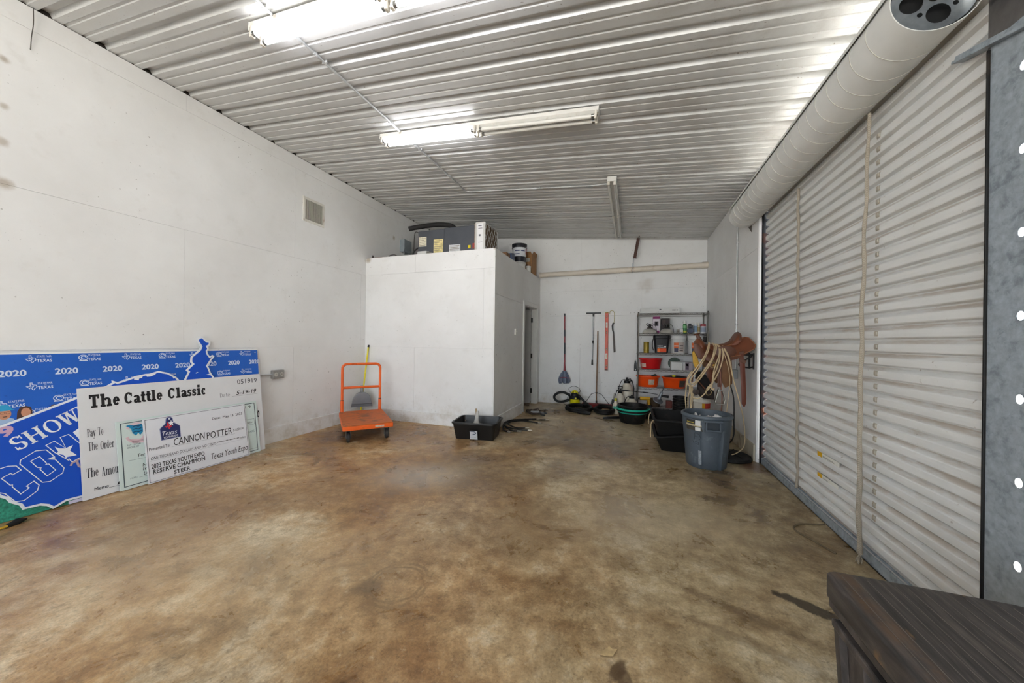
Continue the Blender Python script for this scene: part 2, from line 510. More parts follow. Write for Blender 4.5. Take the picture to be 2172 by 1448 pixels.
SPOTS = [(-1.33, 1.51, .075, .055, .8, .60, '5d4832', .35), (-1.25, 1.42, .05, .10, .9, .35, '5d4832', .4), (.875, 2.16, .15, .040, -.50, .90, '33281c', .12), (-.04, 1.47, .055, .028, 1.1, .80, '4f3a24', .2), (-.01, 1.43, .03, .06, .2, .7, '4f3a24', .2),
         (-1.60, 3.42, .55, .32, .4, .42, '5c4c36', .6), (-1.15, 3.15, .50, .26, .5, .42, '5f4a30', .6), (-.90, 4.60, .70, .42, .2, .45, '574936', .6), (-.05, 4.60, .55, .40, .0, .40, '604a30', .6),
         (-3.15, 1.55, .50, .26, .5, .45, '6b4a2b', .6), (-2.70, 2.15, .75, .26, .6, .35, '6f4f2e', .6), (.37, 2.98, .24, .15, .2, .45, '6a5636', .5), (.53, 2.00, .30, .03, -.35, .45, '5c4830', .4), (.53, 1.80, .26, .03, -.30, .40, '5c4830', .4),
         (-2.0, 2.88, .40, .26, .3, .40, 'd2c6b2', .6), (.22, 2.85, .50, .30, .2, .35, 'd0c3a8', .6), (-2.4, 1.3, .9, .40, .3, .30, 'cbb897', .6), (-.6, 2.3, .8, .35, .4, .30, '74552f', .6),
         (.9, 4.10, .14, .05, .2, .7, '4a3d2b', .3), (1.26, 4.45, .10, .20, 0, .7, '6b3a1e', .4), (-3.6, 4.0, .55, .40, .7, .5, '5a432b', .5)]
FLOOR = floor_material()

def ceiling_material():
    t = NT('white_ribbed_steel'); p = t.pos()
    c = t.ramp(t.noise(p, 1.3, 6, .6), [(.3, srgb('b9b9b6')), (.7, srgb('c9c9c7'))])
    X = t.sep(p)[0]
    g = t.step(t.math('ADD', t.noise(p, 1.4, 9, .72, .4), t.math('MULTIPLY', X, .035)), .48, .74)
    c = t.mix(t.math('MULTIPLY', g, .50), c, srgb('8a8177'))
    sp = t.step(t.noise(t.vmath('MULTIPLY', p, (1, 2.2, 1)), 34, 3, .5), .69, .75)
    c = t.mix(t.math('MULTIPLY', sp, .75), c, srgb('6a5d50'))
    return t.out(c, .30, .0, .8)
CEIL = ceiling_material()

# ---------------------------------------------------------------- floor and ground
LX, RX, BY, NY = -4.35, 1.345, 7.45, -3.0
BUMP_Y, BUMP_X, BUMP_Z = 4.78, -1.945, 2.735
def ceil_z(x): return 3.835 - .0888 * (x - LX)

struct('floor', MB().box(LX - .05, 1.50, NY, BY + .05, -.12, 0), FLOOR)
tag(struct('ground', MB().box(-40, 40, -40, 40, -.30, -.125), mat('b4b3b0', .8, 0, .12, .5)), None, None)

# ---------------------------------------------------------------- walls of painted plywood sheets
def sheet_wall(root, kind, face, u0, u1, z0, z1, out, first=0., top=None):
    """plywood sheets 2.44 x 1.22 m with open joints; kind 'x': wall in a plane X=face, 'y': plane Y=face; out=+1/-1 is the room side"""
    g = .0007; row = 0; z = z0
    lines = [z0] + [k * 1.22 for k in range(1, 4) if z0 + .1 < k * 1.22 < z1 - .1] + [z1]
    for a, b in zip(lines[:-1], lines[1:]):
        us = [u0]; x = u0 + (first if row % 2 == 0 else first + 1.22) % 2.44
        while x < u1 - .15:
            if x > u0 + .15: us.append(x)
            x += 2.44
        us.append(u1)
        for c, d in zip(us[:-1], us[1:]):
            t0, t1 = (face - .012, face) if out > 0 else (face, face + .012)
            b_ = b
            mb = MB()
            if kind == 'x': mb.box(t0, t1, c + g, d - g, a + g, b_ - g)
            else:
                mb.box(c + g, d - g, t0, t1, a + g, b_ - g)
                if top and b_ == z1: # follow the sloping ceiling
                    mb.v = [(p[0], p[1], top(p[0]) if abs(p[2] - (b_ - g)) < 1e-6 else p[2]) for p in mb.v]
            obj('wall_panel', mb, WALL, root, bevel=.0008, seg=1)
        row += 1

wl = struct('wall_left', MB().box(LX - .10, LX - .0125, NY, BY, 0, 4.2), WALL)
sheet_wall(wl, 'x', LX, NY, BY, 0, 3.83, 1, 1.57)
wb = MB().box(LX, 1.5, BY + .0125, BY + .12, 0, 4.2)
wb = struct('wall_back', wb, WALL)
sheet_wall(wb, 'y', BY, BUMP_X, RX, 0, 3.30, -1, .9, top=ceil_z)
sheet_wall(wb, 'y', BY, LX, BUMP_X, 2.735, 3.70, -1, .9, top=ceil_z)
wr = struct('wall_right', MB().box(RX + .0125, 1.50, 4.604, BY + .1, 0, 4.0), WALL)
sheet_wall(wr, 'x', RX, 4.604, BY, 0, ceil_z(RX) - .002, -1, .45)
struct('wall_right_near', MB().box(1.385, 1.52, NY, 1.81, 0, 4.0), WALL)
struct('wall_lintel', MB().box(1.45, 1.52, 1.60, 4.63, 3.015, 4.0), WALL)
wn = MB()
wn.box(LX - .1, -4.0, NY - .1, NY, 0, 4.2).box(1.1, 1.56, NY - .1, NY, 0, 4.0).box(-4.0, 1.1, NY - .1, NY, 3.2, 4.2)
struct('wall_near', wn, WALL)

# partition: the closet in the back left corner
pf = struct('wall_closet_front', MB().box(LX, BUMP_X - .0125, BUMP_Y + .0125, BUMP_Y + .11, 0, BUMP_Z - .002), WALL)
sheet_wall(pf, 'y', BUMP_Y, LX, BUMP_X - .013, 0, BUMP_Z, -1, 1.0)
DY0, DY1, DZ = 6.27, 7.20, 2.05       # door opening in the closet side
ps = struct('wall_closet_side', MB().box(BUMP_X - .11, BUMP_X - .0125, BUMP_Y + .11, DY0, 0, BUMP_Z - .002)
            .box(BUMP_X - .11, BUMP_X - .0125, DY1, BY, 0, BUMP_Z - .002).box(BUMP_X - .11, BUMP_X - .0125, DY0, DY1, DZ, BUMP_Z - .002), WALL)
obj('wall_panel', MB().box(BUMP_X - .012, BUMP_X, BUMP_Y, DY0, 0, 1.219), WALL, ps)
obj('wall_panel', MB().box(BUMP_X - .012, BUMP_X, BUMP_Y, DY0, 1.221, 2.05), WALL, ps)
obj('wall_panel', MB().box(BUMP_X - .012, BUMP_X, BUMP_Y, BY, 2.052, BUMP_Z), WALL, ps)
obj('wall_panel', MB().box(BUMP_X - .012, BUMP_X, DY1, BY, 0, 2.05), WALL, ps)
tag(struct('floor_loft', MB().box(LX, BUMP_X - .001, BUMP_Y + .002, BY, BUMP_Z - .03, BUMP_Z), mat('c9c2b2', .7, 0, .15, 6, .1, dirt='8b7355', dirt_amt=.3)))

# baseboards
BB = .19
struct('baseboard_left', MB().box(LX, LX + .026, NY, BUMP_Y, 0, BB), WALL, bevel=.003)
struct('baseboard_closet_front', MB().box(LX + .026, BUMP_X + .026, BUMP_Y - .026, BUMP_Y, 0, BB - .01), WALL, bevel=.003)
struct('baseboard_closet_side', MB().box(BUMP_X, BUMP_X + .026, BUMP_Y, 6.15, 0, BB), WALL, bevel=.003)
struct('baseboard_back', MB().box(BUMP_X, RX, BY - .018, BY, 0, BB), WALL, bevel=.004)
struct('baseboard_right', MB().box(RX - .018, RX, 4.63, BY - .018, 0, BB), mat('c9bda6', .6, 0, .15, 5, .05, dirt='7a6246', dirt_amt=.3), bevel=.004)

# closet door: casing, jamb, leaf swung in, three hinges
dr = struct('door_2', MB().box(BUMP_X - .11, BUMP_X - .002, DY1 - .018, DY1, 0, DZ).box(BUMP_X - .11, BUMP_X - .002, DY0, DY0 + .018, 0, DZ)
            .box(BUMP_X - .11, BUMP_X - .002, DY0, DY1, DZ - .018, DZ), mat('d6d5d0', .5, 0, .05, 6))
cas = mat('dddcd8', .45, 0, .05, 6)
obj('door_casing', MB().box(BUMP_X, BUMP_X + .02, DY0 - .075, DY0 + .006, 0, DZ + .075), cas, dr, bevel=.006)
obj('door_casing', MB().box(BUMP_X, BUMP_X + .02, DY1 - .006, DY1 + .075, 0, DZ + .075), cas, dr, bevel=.006)
obj('door_casing', MB().box(BUMP_X, BUMP_X + .018, DY0 - .07, DY1 + .07, DZ - .006, DZ + .075), cas, dr, bevel=.006)
obj('door_leaf', MB().box(BUMP_X - .99, BUMP_X - .115, DY1 - .060, DY1 - .022, .01, DZ - .022), mat('b9b8b5', .5, 0, .05, 5), dr, bevel=.003)
for hz in (.28, 1.03, 1.80):
    obj('hinge', MB().box(BUMP_X - .118, BUMP_X - .085, DY1 - .040, DY1 - .019, hz - .05, hz + .05).tube([(BUMP_X - .112, DY1 - .045, hz - .052), (BUMP_X - .112, DY1 - .045, hz + .052)], .009, 8), mat('3c3a37', .45, .6), dr)

# ---------------------------------------------------------------- ribbed steel ceiling, sheet by sheet
def ceiling_sheet_mesh():
    prof = []
    for k in range(3):
        b = k * .3
        prof += [(b - .038, 0), (b - .020, .034), (b + .020, .034), (b + .038, 0),
                 (b + .086, 0), (b + .091, .006), (b + .109, .006), (b + .114, 0), (b + .186, 0), (b + .191, .006), (b + .209, .006), (b + .214, 0)]
    prof += [(.9 - .038, 0), (.9 - .020, .034), (.9 + .010, .034)]
    mb = MB(); x0, x1 = LX - .011, 1.455
    xs = [x0, -1.4, x1]
    for x in xs:
        for y, z in prof: mb.v.append((x, y, ceil_z(x) + z))
    n = len(prof)
    for i in range(len(xs) - 1):
        for k in range(n - 1): mb.f.append((i * n + k, i * n + k + 1, (i + 1) * n + k + 1, (i + 1) * n + k))
    return mesh_of('ceiling_panel', mb, CEIL, fix=False)
def sky_block_slab(y0, y1):
    x0, x1 = LX - .6, 2.1; a, b = ceil_z(x0) + .16, ceil_z(x1) + .16
    return MB().add([(x0, y0, a), (x1, y0, b), (x1, y1, b), (x0, y1, a), (x0, y0, a + .05), (x1, y0, b + .05), (x1, y1, b + .05), (x0, y1, a + .05)],
                    [(0, 3, 2, 1), (4, 5, 6, 7), (0, 1, 5, 4), (1, 2, 6, 5), (2, 3, 7, 6), (3, 0, 4, 7)])
ce = struct('ceiling', sky_block_slab(NY - 1.8, BY + .6), mat('8a8578', .7))  # unseen roof slab added to block sky light; near eave lengthened for shade
struct('notch_shade_1', MB().box(LX - .0125, LX - .0105, NY, BY, 3.82, 3.95), mat('2b2722', .9))  # dark strip painting the shade in the rib notches above the left wall
_cs = ceiling_sheet_mesh()
for k in range(-5, 7):
    y0 = 1.329 + .9 * k
    inst('ceiling_panel', _cs, ce, Matrix.Translation((0, y0, .0006 * (k % 2))))

# ================================================================ roll-up door
def door_material():
    t = NT('white_curtain_steel'); p = t.pos(); o = t.obj()
    c = t.ramp(t.noise(p, 1.5, 6, .6), [(.3, srgb('d6d6d3')), (.7, srgb('e4e4e2'))])
    z = t.sep(o)[2]
    band = t.math('MULTIPLY', t.step(z, .052, .066), t.step(t.noise(t.vmath('MULTIPLY', p, (1, .5, 3)), 4, 8, .7), .42, .60))
    c = t.mix(t.math('MULTIPLY', band, .50), c, srgb('a98f72'))
    c = t.mix(t.math('MULTIPLY', t.step(t.noise(p, 26, 4, .6), .68, .76), .6), c, srgb('8d7c68'))
    return t.out(c, .38, .0, .5)
CURT = door_material()
CX = 1.412                       # curtain plane
DYA, DYB = 1.985, 4.560
RC = (1.250, 2.890); RR = .160
d1 = bpy.data.objects.new('door_1', None); link(d1, None, Matrix.Translation((CX, 3.27, 0))); tag(d1, None, None, None, 'structure')
d1['label'] = 'white corrugated steel roll-up door, rolled down, along the right wall'
PITCH = .080
sl = MB()
prof = [(.020, 0), (.020, .006), (-.007, .012), (-.010, .017), (-.011, .035), (-.010, .052), (-.006, .058), (.020, .076), (.020, .080)]
for y in (DYA, DYB):
    for x, z in prof: sl.v.append((x, y - 3.27, z))
for k in range(len(prof) - 1): sl.f.append((k, k + 1, len(prof) + k + 1, len(prof) + k))
_sl = mesh_of('slat', sl, CURT, fix=False)
z = .010
while z < RC[1] - .02:
    inst('slat', _sl, d1, Matrix.Translation((CX, 3.27, z))); z += PITCH
# bottom bar
obj('bottom_bar', MB().box(CX - .030, CX - .024, DYA, DYB, .004, .072).box(CX - .030, CX + .012, DYA, DYB, .004, .010).box(CX - .012, CX - .006, DYA, DYB, .072, .084), GALV, d1)
obj('rubber_seal', MB().box(CX - .020, CX + .012, DYA, DYB, 0, .016), BLACK_RUB, d1)
# roll of curtain on its drum
cyl = MB()
Mr = Matrix.Rotation(-pi / 2, 4, 'X')       # local z -> +y
CURT2 = mat('d9d9d5', .40, 0, .05, 4, 0, dirt='a79f92', dirt_amt=.05, dirt_scale=3)
Y0, Y1 = 2.04, 4.80
cyl.lathe([(RR - .004, .05), (RR - .004, 0), (RR, .0), (RR, Y1 - Y0), (RR - .004, Y1 - Y0), (RR - .004, Y1 - Y0 - .05)], (RC[0], Y0, RC[1]), 48, Mr, caps=False)
roll = obj('curtain_roll', cyl, CURT2, d1, smooth=40)
seam_m = mat('b8b5ac', .45, 0, .1, 9)
y = Y0 + .17; k = 0
while y < Y1 - .04:                       # seams of the rolled sheets
    pts = [(RC[0] + (RR + .0008) * cos(a), y, RC[1] + (RR + .0008) * sin(a)) for a in [2 * pi * i / 40 for i in range(40)]]
    obj('roll_seam', MB().tube(pts, .0018, 4, closed=True), seam_m, roll)
    y += .118 if k % 3 else .135; k += 1
# loose outer layer of the curtain lying on top of the roll
hs = MB(); A = [radians(a) for a in range(88, 170, 6)]
rg = []
for yy in (Y0, Y1 + .02):
    rg.append([(RC[0] + (RR + .013) * cos(a), yy, RC[1] + (RR + .013) * sin(a)) for a in A] + [(RC[0] + (RR + .010) * cos(a), yy, RC[1] + (RR + .010) * sin(a)) for a in A[::-1]])
hs.loft(rg)
obj('outer_layer', hs, CURT2, d1, smooth=40)
# drum end plate with punched holes
def plate_with_holes(R, holes, n=20):
    bm = bmesh.new()
    bo = [bm.verts.new((R * cos(2 * pi * i / 48), R * sin(2 * pi * i / 48), 0)) for i in range(48)]
    es = [bm.edges.new((bo[i], bo[(i + 1) % 48])) for i in range(48)]
    for hx, hy, ax, ay in holes:
        hv = [bm.verts.new((hx + ax * cos(2 * pi * i / n), hy + ay * sin(2 * pi * i / n), 0)) for i in range(n)]
        es += [bm.edges.new((hv[i], hv[(i + 1) % n])) for i in range(n)]
    bmesh.ops.triangle_fill(bm, edges=es, use_beauty=True)
    mb = MB(); bm.verts.index_update()
    mb.v = [tuple(v.co) for v in bm.verts]; mb.f = [tuple(v.index for v in f.verts) for f in bm.faces]
    bm.free(); return mb
for yy, rot in ((Y0 + .012, .61), (Y1 - .012, .6)):
    holes = [(.080 * cos(a + rot - .45), .080 * sin(a + rot - .45), .042, .042) for a in (0, pi / 2, pi, 3 * pi / 2)]
    holes += [(.085 * cos(a + rot - 1.22), .085 * sin(a + rot - 1.22), .010, .010) for a in (0, pi / 2, pi, 3 * pi / 2)] + [(0, 0, .022, .022)]
    pl = plate_with_holes(RR - .012, holes)
    pl.xf(Matrix.Translation((RC[0], yy, RC[1])) @ Matrix.Rotation(pi / 2, 4, 'X'))
    obj('drum_plate', pl, mat('83898f', .36, .7, .2, 18, .05), d1, fix=False)
obj('drum_core', MB().lathe([(.0, 0), (.138, 0), (.138, .02), (.0, .02)], (RC[0], Y0 + .06, RC[1]), 32, Mr), mat('101010', .9), d1)
obj('axle', MB().tube([(RC[0], 1.98, RC[1]), (RC[0], 4.95, RC[1])], .019, 12), mat('6f6a64', .4, .8), d1, smooth=40)
# guides, perforated near one, angle at the far side
gd = MB(); hy = 1.848; gy0, gy1, gz1 = 1.70, 1.976, 2.585
hz = [.314 * k + .20 for k in range(8)]
bm = bmesh.new()
ov = [bm.verts.new(p) for p in ((gy0, 0, 0), (gy1, 0, 0), (gy1, gz1, 0), (gy0, gz1, 0))]
es = [bm.edges.new((ov[i], ov[(i + 1) % 4])) for i in range(4)]
for q in hz:
    hv = [bm.verts.new((hy + .014 * cos(2 * pi * i / 16), q + .018 * sin(2 * pi * i / 16), 0)) for i in range(16)]
    es += [bm.edges.new((hv[i], hv[(i + 1) % 16])) for i in range(16)]
bmesh.ops.triangle_fill(bm, edges=es, use_beauty=True); bm.verts.index_update()
gd.v = [(1.378, v.co.x, v.co.y) for v in bm.verts]; gd.f = [tuple(v.index for v in f.verts) for f in bm.faces]; bm.free()
obj('guide_rail', gd, GALV, d1, fix=False)
obj('guide_rail', MB().box(1.379, 1.44, 1.972, 1.978, 0, 2.585).box(1.425, 1.431, 1.972, 2.03, 0, 2.585), GALV, d1)
obj('weather_strip', MB().box(1.370, 1.400, 1.978, 1.986, .0, 2.56), BLACK_RUB, d1, bevel=.003)
gf = MB().box(1.372, 1.378, 4.566, 4.598, 0, 2.96).box(1.372, 1.44, 4.566, 4.572, 0, 2.96)
obj('guide_rail', gf, mat('33353a', .5, .4, .2, 12, dirt='6d3a20', dirt_amt=.15), d1)
# stop bar and bracket at the near top corner
obj('stop_bar', MB().bar((1.375, 2.125, 2.622), (1.375, 1.78, 2.515), .045, .012, (0, 0, 1)).bar((1.366, 2.125, 2.632), (1.366, 1.78, 2.525), .006, .03), GALV, d1, bevel=.002)
obj('bracket', MB().box(1.383, 1.389, 1.60, 1.995, 2.50, 3.02), mat('5d5a58', .5, .3, .25, 14, .1), d1)
obj('header_beam', MB().box(1.30, 1.382, 1.55, 1.93, 2.735, 2.82), mat('4f443a', .6, .3, .25, 14, .1), d1, bevel=.004)
obj('bracket', MB().prism([(1.17, 3.02), (1.44, 3.02), (1.44, 2.66), (1.36, 2.66)], 4.86, Matrix(((1, 0, 0, 0), (0, 0, 1, 0), (0, 1, 0, 0), (0, 0, 0, 1))), 4.85), mat('57504a', .5, .5, .25, 14, .1), d1)
obj('curtain_lip', MB().add([(1.375, 4.56, 2.79), (1.405, 4.56, 2.70), (1.405, 4.78, 2.70), (1.34, 4.78, 2.79)], [(0, 1, 2, 3)]), mat('55392f', .4, .5, .3, 8), d1)
# wind clips in a column on the curtain, warning stickers
clip = MB().box(-.008, .0, -.015, .015, 0, .032).box(-.013, -.008, -.009, .009, .006, .026)
_cl = mesh_of('clip', clip, mat('b9b2a4', .5, .1, .2, 30, dirt='8a6a48', dirt_amt=.35, dirt_scale=30))
z = .275
while z < 2.60:
    inst('clip', _cl, d1, Matrix.Translation((CX - .004, 2.70, z))); z += PITCH
def sticker_door(y0, y1, z0, z1, words):
    s = obj('warning_sticker', MB().box(CX - .0075, CX - .0066, y0, y1, z0, z1), flat('e7e5dc'), d1)
    obj('sticker_patch', MB().box(CX - .0085, CX - .0076, y1 - .07, y1, z0, z1), flat('d8a712'), s)
    Ms = Matrix.Translation((CX - .0088, y1 - .08, 0)) @ Matrix(((0, 0, -1, 0), (-1, 0, 0, 0), (0, 1, 0, 0), (0, 0, 0, 1)))
    zz = z1 - .018
    for wd in words:
        obj('lettering', text_mb(wd, Ms, 0, zz - .010, h=.012), flat('3a382f'), s, fix=False); zz -= .017
sticker_door(3.08, 3.385, .449, .500, ['WARNING: High Wind', 'Lock Door Daily'])
sticker_door(3.09, 3.380, .290, .335, ['CAUTION'])

# hanging pull ropes
def rope_mat(c, s=120):
    t = NT('rope_fibre'); o = t.obj()
    w = t.n('ShaderNodeTexWave', wave_type='BANDS', bands_direction='DIAGONAL'); t.set(w.inputs['Vector'], o); w.inputs['Scale'].default_value = s
    w.inputs['Distortion'].default_value = 1.5
    cc = srgb(c)
    col = t.mix(w.outputs['Fac'], tuple(x * .72 for x in cc), cc)
    t.bump(w.outputs['Fac'], .5, .004)
    return t.out(col, .85, 0, .2)
ROPE1 = rope_mat('b0a595', 60); ROPE2 = rope_mat('d7c09a')
pts = [(CX - .021 + .004 * sin(i * 1.7), 3.745 - .047 * i / 40 + .004 * sin(i * .8), 2.735 - (2.735 - .075) * i / 40) for i in range(41)]
tag(obj('pull_rope', MB().tube(pts, [.011 + .002 * sin(i * 2.1) for i in range(41)], 8), ROPE1, None, smooth=60, at=(CX, 3.70, .07)), 'thin beige rope hanging flat against the roll-up door, the one farther away', 'rope', 'door pull ropes')
pts = [(1.335 - .012 * sin(i * .07) + .003 * sin(i * .9), 2.66 + .045 * i / 44 + .003 * sin(i * .7), 2.735 - (2.735 - .06) * i / 44) for i in range(45)]
tr = thing('pull_rope', 'thick beige rope hanging free in front of the roll-up door, the nearer one', 'rope', (1.335, 2.70, .0), group='door pull ropes')
obj('rope_strand', MB().tube(pts, [.0085 + .005 * i / 44 + .0015 * sin(i * 1.9) for i in range(45)], 8), ROPE1, tr, smooth=60)
fr = MB()
for k in range(14):
    a = random.random() * 6.3; q = Vector(pts[-1]); r = random.uniform(.005, .022)
    fr.tube([q, q + Vector((.012 * cos(a), .012 * sin(a), -.03)), q + Vector((r * cos(a), r * sin(a), -.058))], .0025, 4)
tag(obj('frayed_end', fr, ROPE1, tr), None, None, None, 'stuff')
# ================================================================ ceiling lights
TUBE_ON = emit('lit_tube', 'fbfbff', TUBE_STRENGTH)
TUBE_OFF = mat('d9d7d0', .25, 0, .04, 10)
FIX = mat('dcdad4', .35, 0, .06, 8, dirt='a89a86', dirt_amt=.08)
SOCK = mat('d0cbc0', .5, 0, .08, 20, dirt='8a7a62', dirt_amt=.2, dirt_scale=20)
def strip_light(name, label, M, lit, L=2.44):
    """channel fixture hanging under the ceiling; local x along the tubes (0..L), z=0 at the ceiling"""
    t = thing(name, label, 'light', M=M, group='fluorescent strip lights')
    ch = MB(); pr = [(-.055, 0), (-.055, -.035), (-.028, -.052), (.028, -.052), (.055, -.035), (.055, 0)]
    ch.loft([[(0, y, z) for y, z in pr], [(L, y, z) for y, z in pr]])
    body = obj('channel', ch, FIX, t, local=True)
    for x in (0.002, L - .002):
        obj('end_cap', MB().box(x - .004, x + .004, -.058, .058, -.062, 0), FIX, t, local=True, bevel=.002)
    half = L / 2
    for h in range(2):
        for y in (-.038, .038):
            x0, x1 = h * half + .030, (h + 1) * half - .030
            obj('tube', MB().tube([(x0, y, -.079), (x1, y, -.079)], .0185, 10), TUBE_ON if lit[h] else TUBE_OFF, t, smooth=40, local=True)
            for x, sg in ((x0, -1), (x1, 1)):
                obj('lamp_holder', MB().box(x - .012 + sg * .008, x + .012 + sg * .008, y - .017, y + .017, -.105, -.030), SOCK, t, local=True, bevel=.005)
                obj('tube_cap', MB().tube([(x - sg * .004, y, -.079), (x - sg * .030, y, -.079)], .0195, 10), CHROME, t, local=True, smooth=40)
    return t
SL = math.atan(.0888)
def ceil_M(x, y, rz=0., drop=0.):
    return Matrix.Translation((x, y, ceil_z(x) - drop)) @ Matrix.Rotation(SL, 4, 'Y') @ Matrix.Rotation(rz, 4, 'Z')
strip_light('fluorescent_light', 'lit twin-tube fluorescent strip cut off by the top edge of the picture', ceil_M(-2.71, 1.815, radians(-1), .012), (1, 1))
strip_light('fluorescent_light', 'fluorescent strip in mid ceiling with left pair of tubes lit, right pair dark', ceil_M(-2.735, 3.255, radians(-.8), .012), (1, 0))
strip_light('fluorescent_light', 'dark unlit fluorescent strip running toward the back wall', ceil_M(-.262, 4.56, pi / 2, .012), (0, 0))

# electrical conduit along the ceiling
COND = mat('c2c4c4', .35, .35, .1, 20)
cz = lambda x: ceil_z(x) - .014
ct = thing('ceiling_conduit', 'thin galvanized conduit running along the ceiling between the strip lights', 'conduit', (-2.46, 3.3, ceil_z(-2.46)))
for y0, y1 in ((1.05, 1.75), (1.87, 3.19), (3.32, 4.70)):
    obj('pipe_run', MB().tube([(-2.46, y0, cz(-2.46)), (-2.46, y1, cz(-2.46))], .0105, 8), COND, ct, smooth=50)
obj('pipe_run', MB().tube(smooth_path([(-2.46, 4.70, cz(-2.46)), (-2.45, 4.78, cz(-2.45)), (-2.38, 4.815, cz(-2.38)), (-2.25, 4.815, cz(-2.25))], 5) + [(-.50, 4.80, cz(-.50)), (-.40, 4.78, cz(-.4)), (-.31, 4.77, cz(-.3))], .0105, 8), COND, ct, smooth=50)
for x, y in ((-2.46, 1.62), (-2.46, 2.12), (-2.46, 2.95), (-2.46, 3.50), (-2.46, 4.20), (-1.35, 4.808)):
    d = Vector((0, 1, 0)) if x == -2.46 else Vector((1, 0, -.0888))
    p = Vector((x, y, cz(x)))
    obj('coupling', MB().tube([p - d * .028, p - d * .010, p - d * .010, p + d * .010, p + d * .010, p + d * .028], [.0135, .0135, .016, .016, .0135, .0135], 8), COND, ct)
    q = p + d * .08
    obj('strap', MB().obox(Matrix.Translation(q + Vector((0, 0, .004))), .05 if d.y else .014, .014 if d.y else .05, .022), COND, ct, bevel=.004)

# return-air grille high on the left wall
gv = thing('air_vent', 'white louvred air grille high on the left wall', 'vent', (LX, 3.735, 2.99))
gm = mat('d8d5cc', .45, 0, .06, 8, dirt='9a6a4a', dirt_amt=.1)
vy0, vy1, vz0, vz1 = 3.560, 3.910, 2.985, 3.330
for bx in ((vy0, vy1, vz0, vz0 + .035), (vy0, vy1, vz1 - .035, vz1), (vy0, vy0 + .035, vz0 + .036, vz1 - .036), (vy1 - .035, vy1, vz0 + .036, vz1 - .036)):
    obj('frame', MB().box(LX, LX + .012, *bx), gm, gv, bevel=.003)
obj('duct_backing', MB().box(LX + .0005, LX + .0025, vy0 + .035, vy1 - .035, vz0 + .035, vz1 - .035), mat('6f675d', .8), gv)
lv = MB()
lv.obox(Matrix.Rotation(radians(78), 4, 'Z'), .0018, .017, .272); _lv = mesh_of('louvre', lv, gm)
n = 17
for k in range(n):
    inst('louvre', _lv, gv, Matrix.Translation((LX + .009, vy0 + .045 + (vy1 - vy0 - .09) * k / (n - 1), (vz0 + vz1) / 2)))
# loose wire hanging from the top of the left wall
tag(obj('hanging_wire', MB().tube(smooth_path([(LX + .03, 1.262, 3.82), (LX + .028, 1.264, 3.70), (LX + .020, 1.258, 3.60), (LX + .014, 1.256, 3.50)], 4), .0028, 5), mat('4b4740', .6), None, at=(LX + .02, 1.26, 3.5)), 'short dark wire dangling from the ceiling edge at the upper left', 'wire')

# ================================================================ boards leaning on the left wall
class Lean:
    """a board leaning on the wall: 2-D coordinates are (Y, height z)"""
    def __init__(s, xb, xt, zt, th):
        s.k = (xt - xb) / zt; s.xb = xb; s.th = th
        up = Vector((s.k, 0, 1)).normalized(); nrm = Vector((0, 1, 0)).cross(up).normalized()
        # columns: y axis, height axis (so that z is the true height), normal toward the room
        s.M = Matrix(((0, s.k, nrm.x, xb), (1, 0, 0, 0), (0, 1, nrm.z, 0), (0, 0, 0, 1)))
    def slab(s, poly): return MB().prism(poly, 0., s.M, -s.th)
def rectp(a, b, c, d): return [(a, c), (b, c), (b, d), (a, d)]
INK = flat('1d1b1d', .7)
def frame_line(L, y0, y1, z0, z1, w, z):
    mb = MB(); stroke2d(mb, [(y0, z0), (y1, z0), (y1, z1), (y0, z1)], w, L.M, z, closed=True); return mb

# --- blue backdrop -------------------------------------------------------
bk = Lean(-4.20, -4.33, 1.206, .006)
BLUE = mat('1d62c6', .45, 0, .12, 1.2, dirt='174a9e', dirt_amt=.05, dirt_scale=30)
LOGO = flat('cfdcf2', .6)
b0 = thing('backdrop_board', 'large blue printed backdrop with repeated logos and 2020, leaning on the left wall', 'sign', (-4.20, 2.0, 0))
obj('panel', bk.slab(rectp(.25, 2.954, .004, 1.206)), BLUE, b0, bevel=0)
obj('white_edge', MB().face(rectp(.25, 2.954, 1.192, 1.206), bk.M, .0006), flat('e8e8e6'), b0, fix=False)
obj('printed_turf', MB().face(rectp(.25, 1.50, .004, .19), bk.M, .0008), mat('2f8a72', .7, 0, .5, 60), b0, fix=False)
TEXAS = [(.36, 1.), (.55, 1.), (.55, .76), (.70, .70), (.94, .66), (1.0, .42), (.98, .30), (.80, .20), (.70, .0), (.58, .06), (.50, .28), (.38, .34), (.30, .22), (.18, .34), (.0, .52), (.36, .52)]
def logo_round(y, z, s=1.):
    mb = MB(); r = .022 * s
    stroke2d(mb, [(y + .026 * s + r * 1.15 * cos(a), z + r * sin(a)) for a in [2 * pi * i / 18 for i in range(18)]], .005 * s, bk.M, .0012, True)
    stroke2d(mb, [(y + .028 * s + r * .62 * cos(a), z + r * .6 * sin(a)) for a in [pi * 1.6 * i / 10 for i in range(11)]], .006 * s, bk.M, .0012)
    mb.face([(y + .002, z - .027 * s), (y + .05 * s, z - .029 * s), (y + .05 * s, z - .021 * s), (y + .004, z - .020 * s)], bk.M, .0012)
    return mb
def logo_state(y, z, s=1.):
    mb = MB(); stroke2d(mb, [(y + p[0] * .048 * s, z - .028 * s + p[1] * .054 * s) for p in TEXAS], .004 * s, bk.M, .0012, True)
    stroke2d(mb, [(y + .018 * s, z + .003), (y + .034 * s, z + .001), (y + .026 * s, z - .010)], .005 * s, bk.M, .0012); return mb
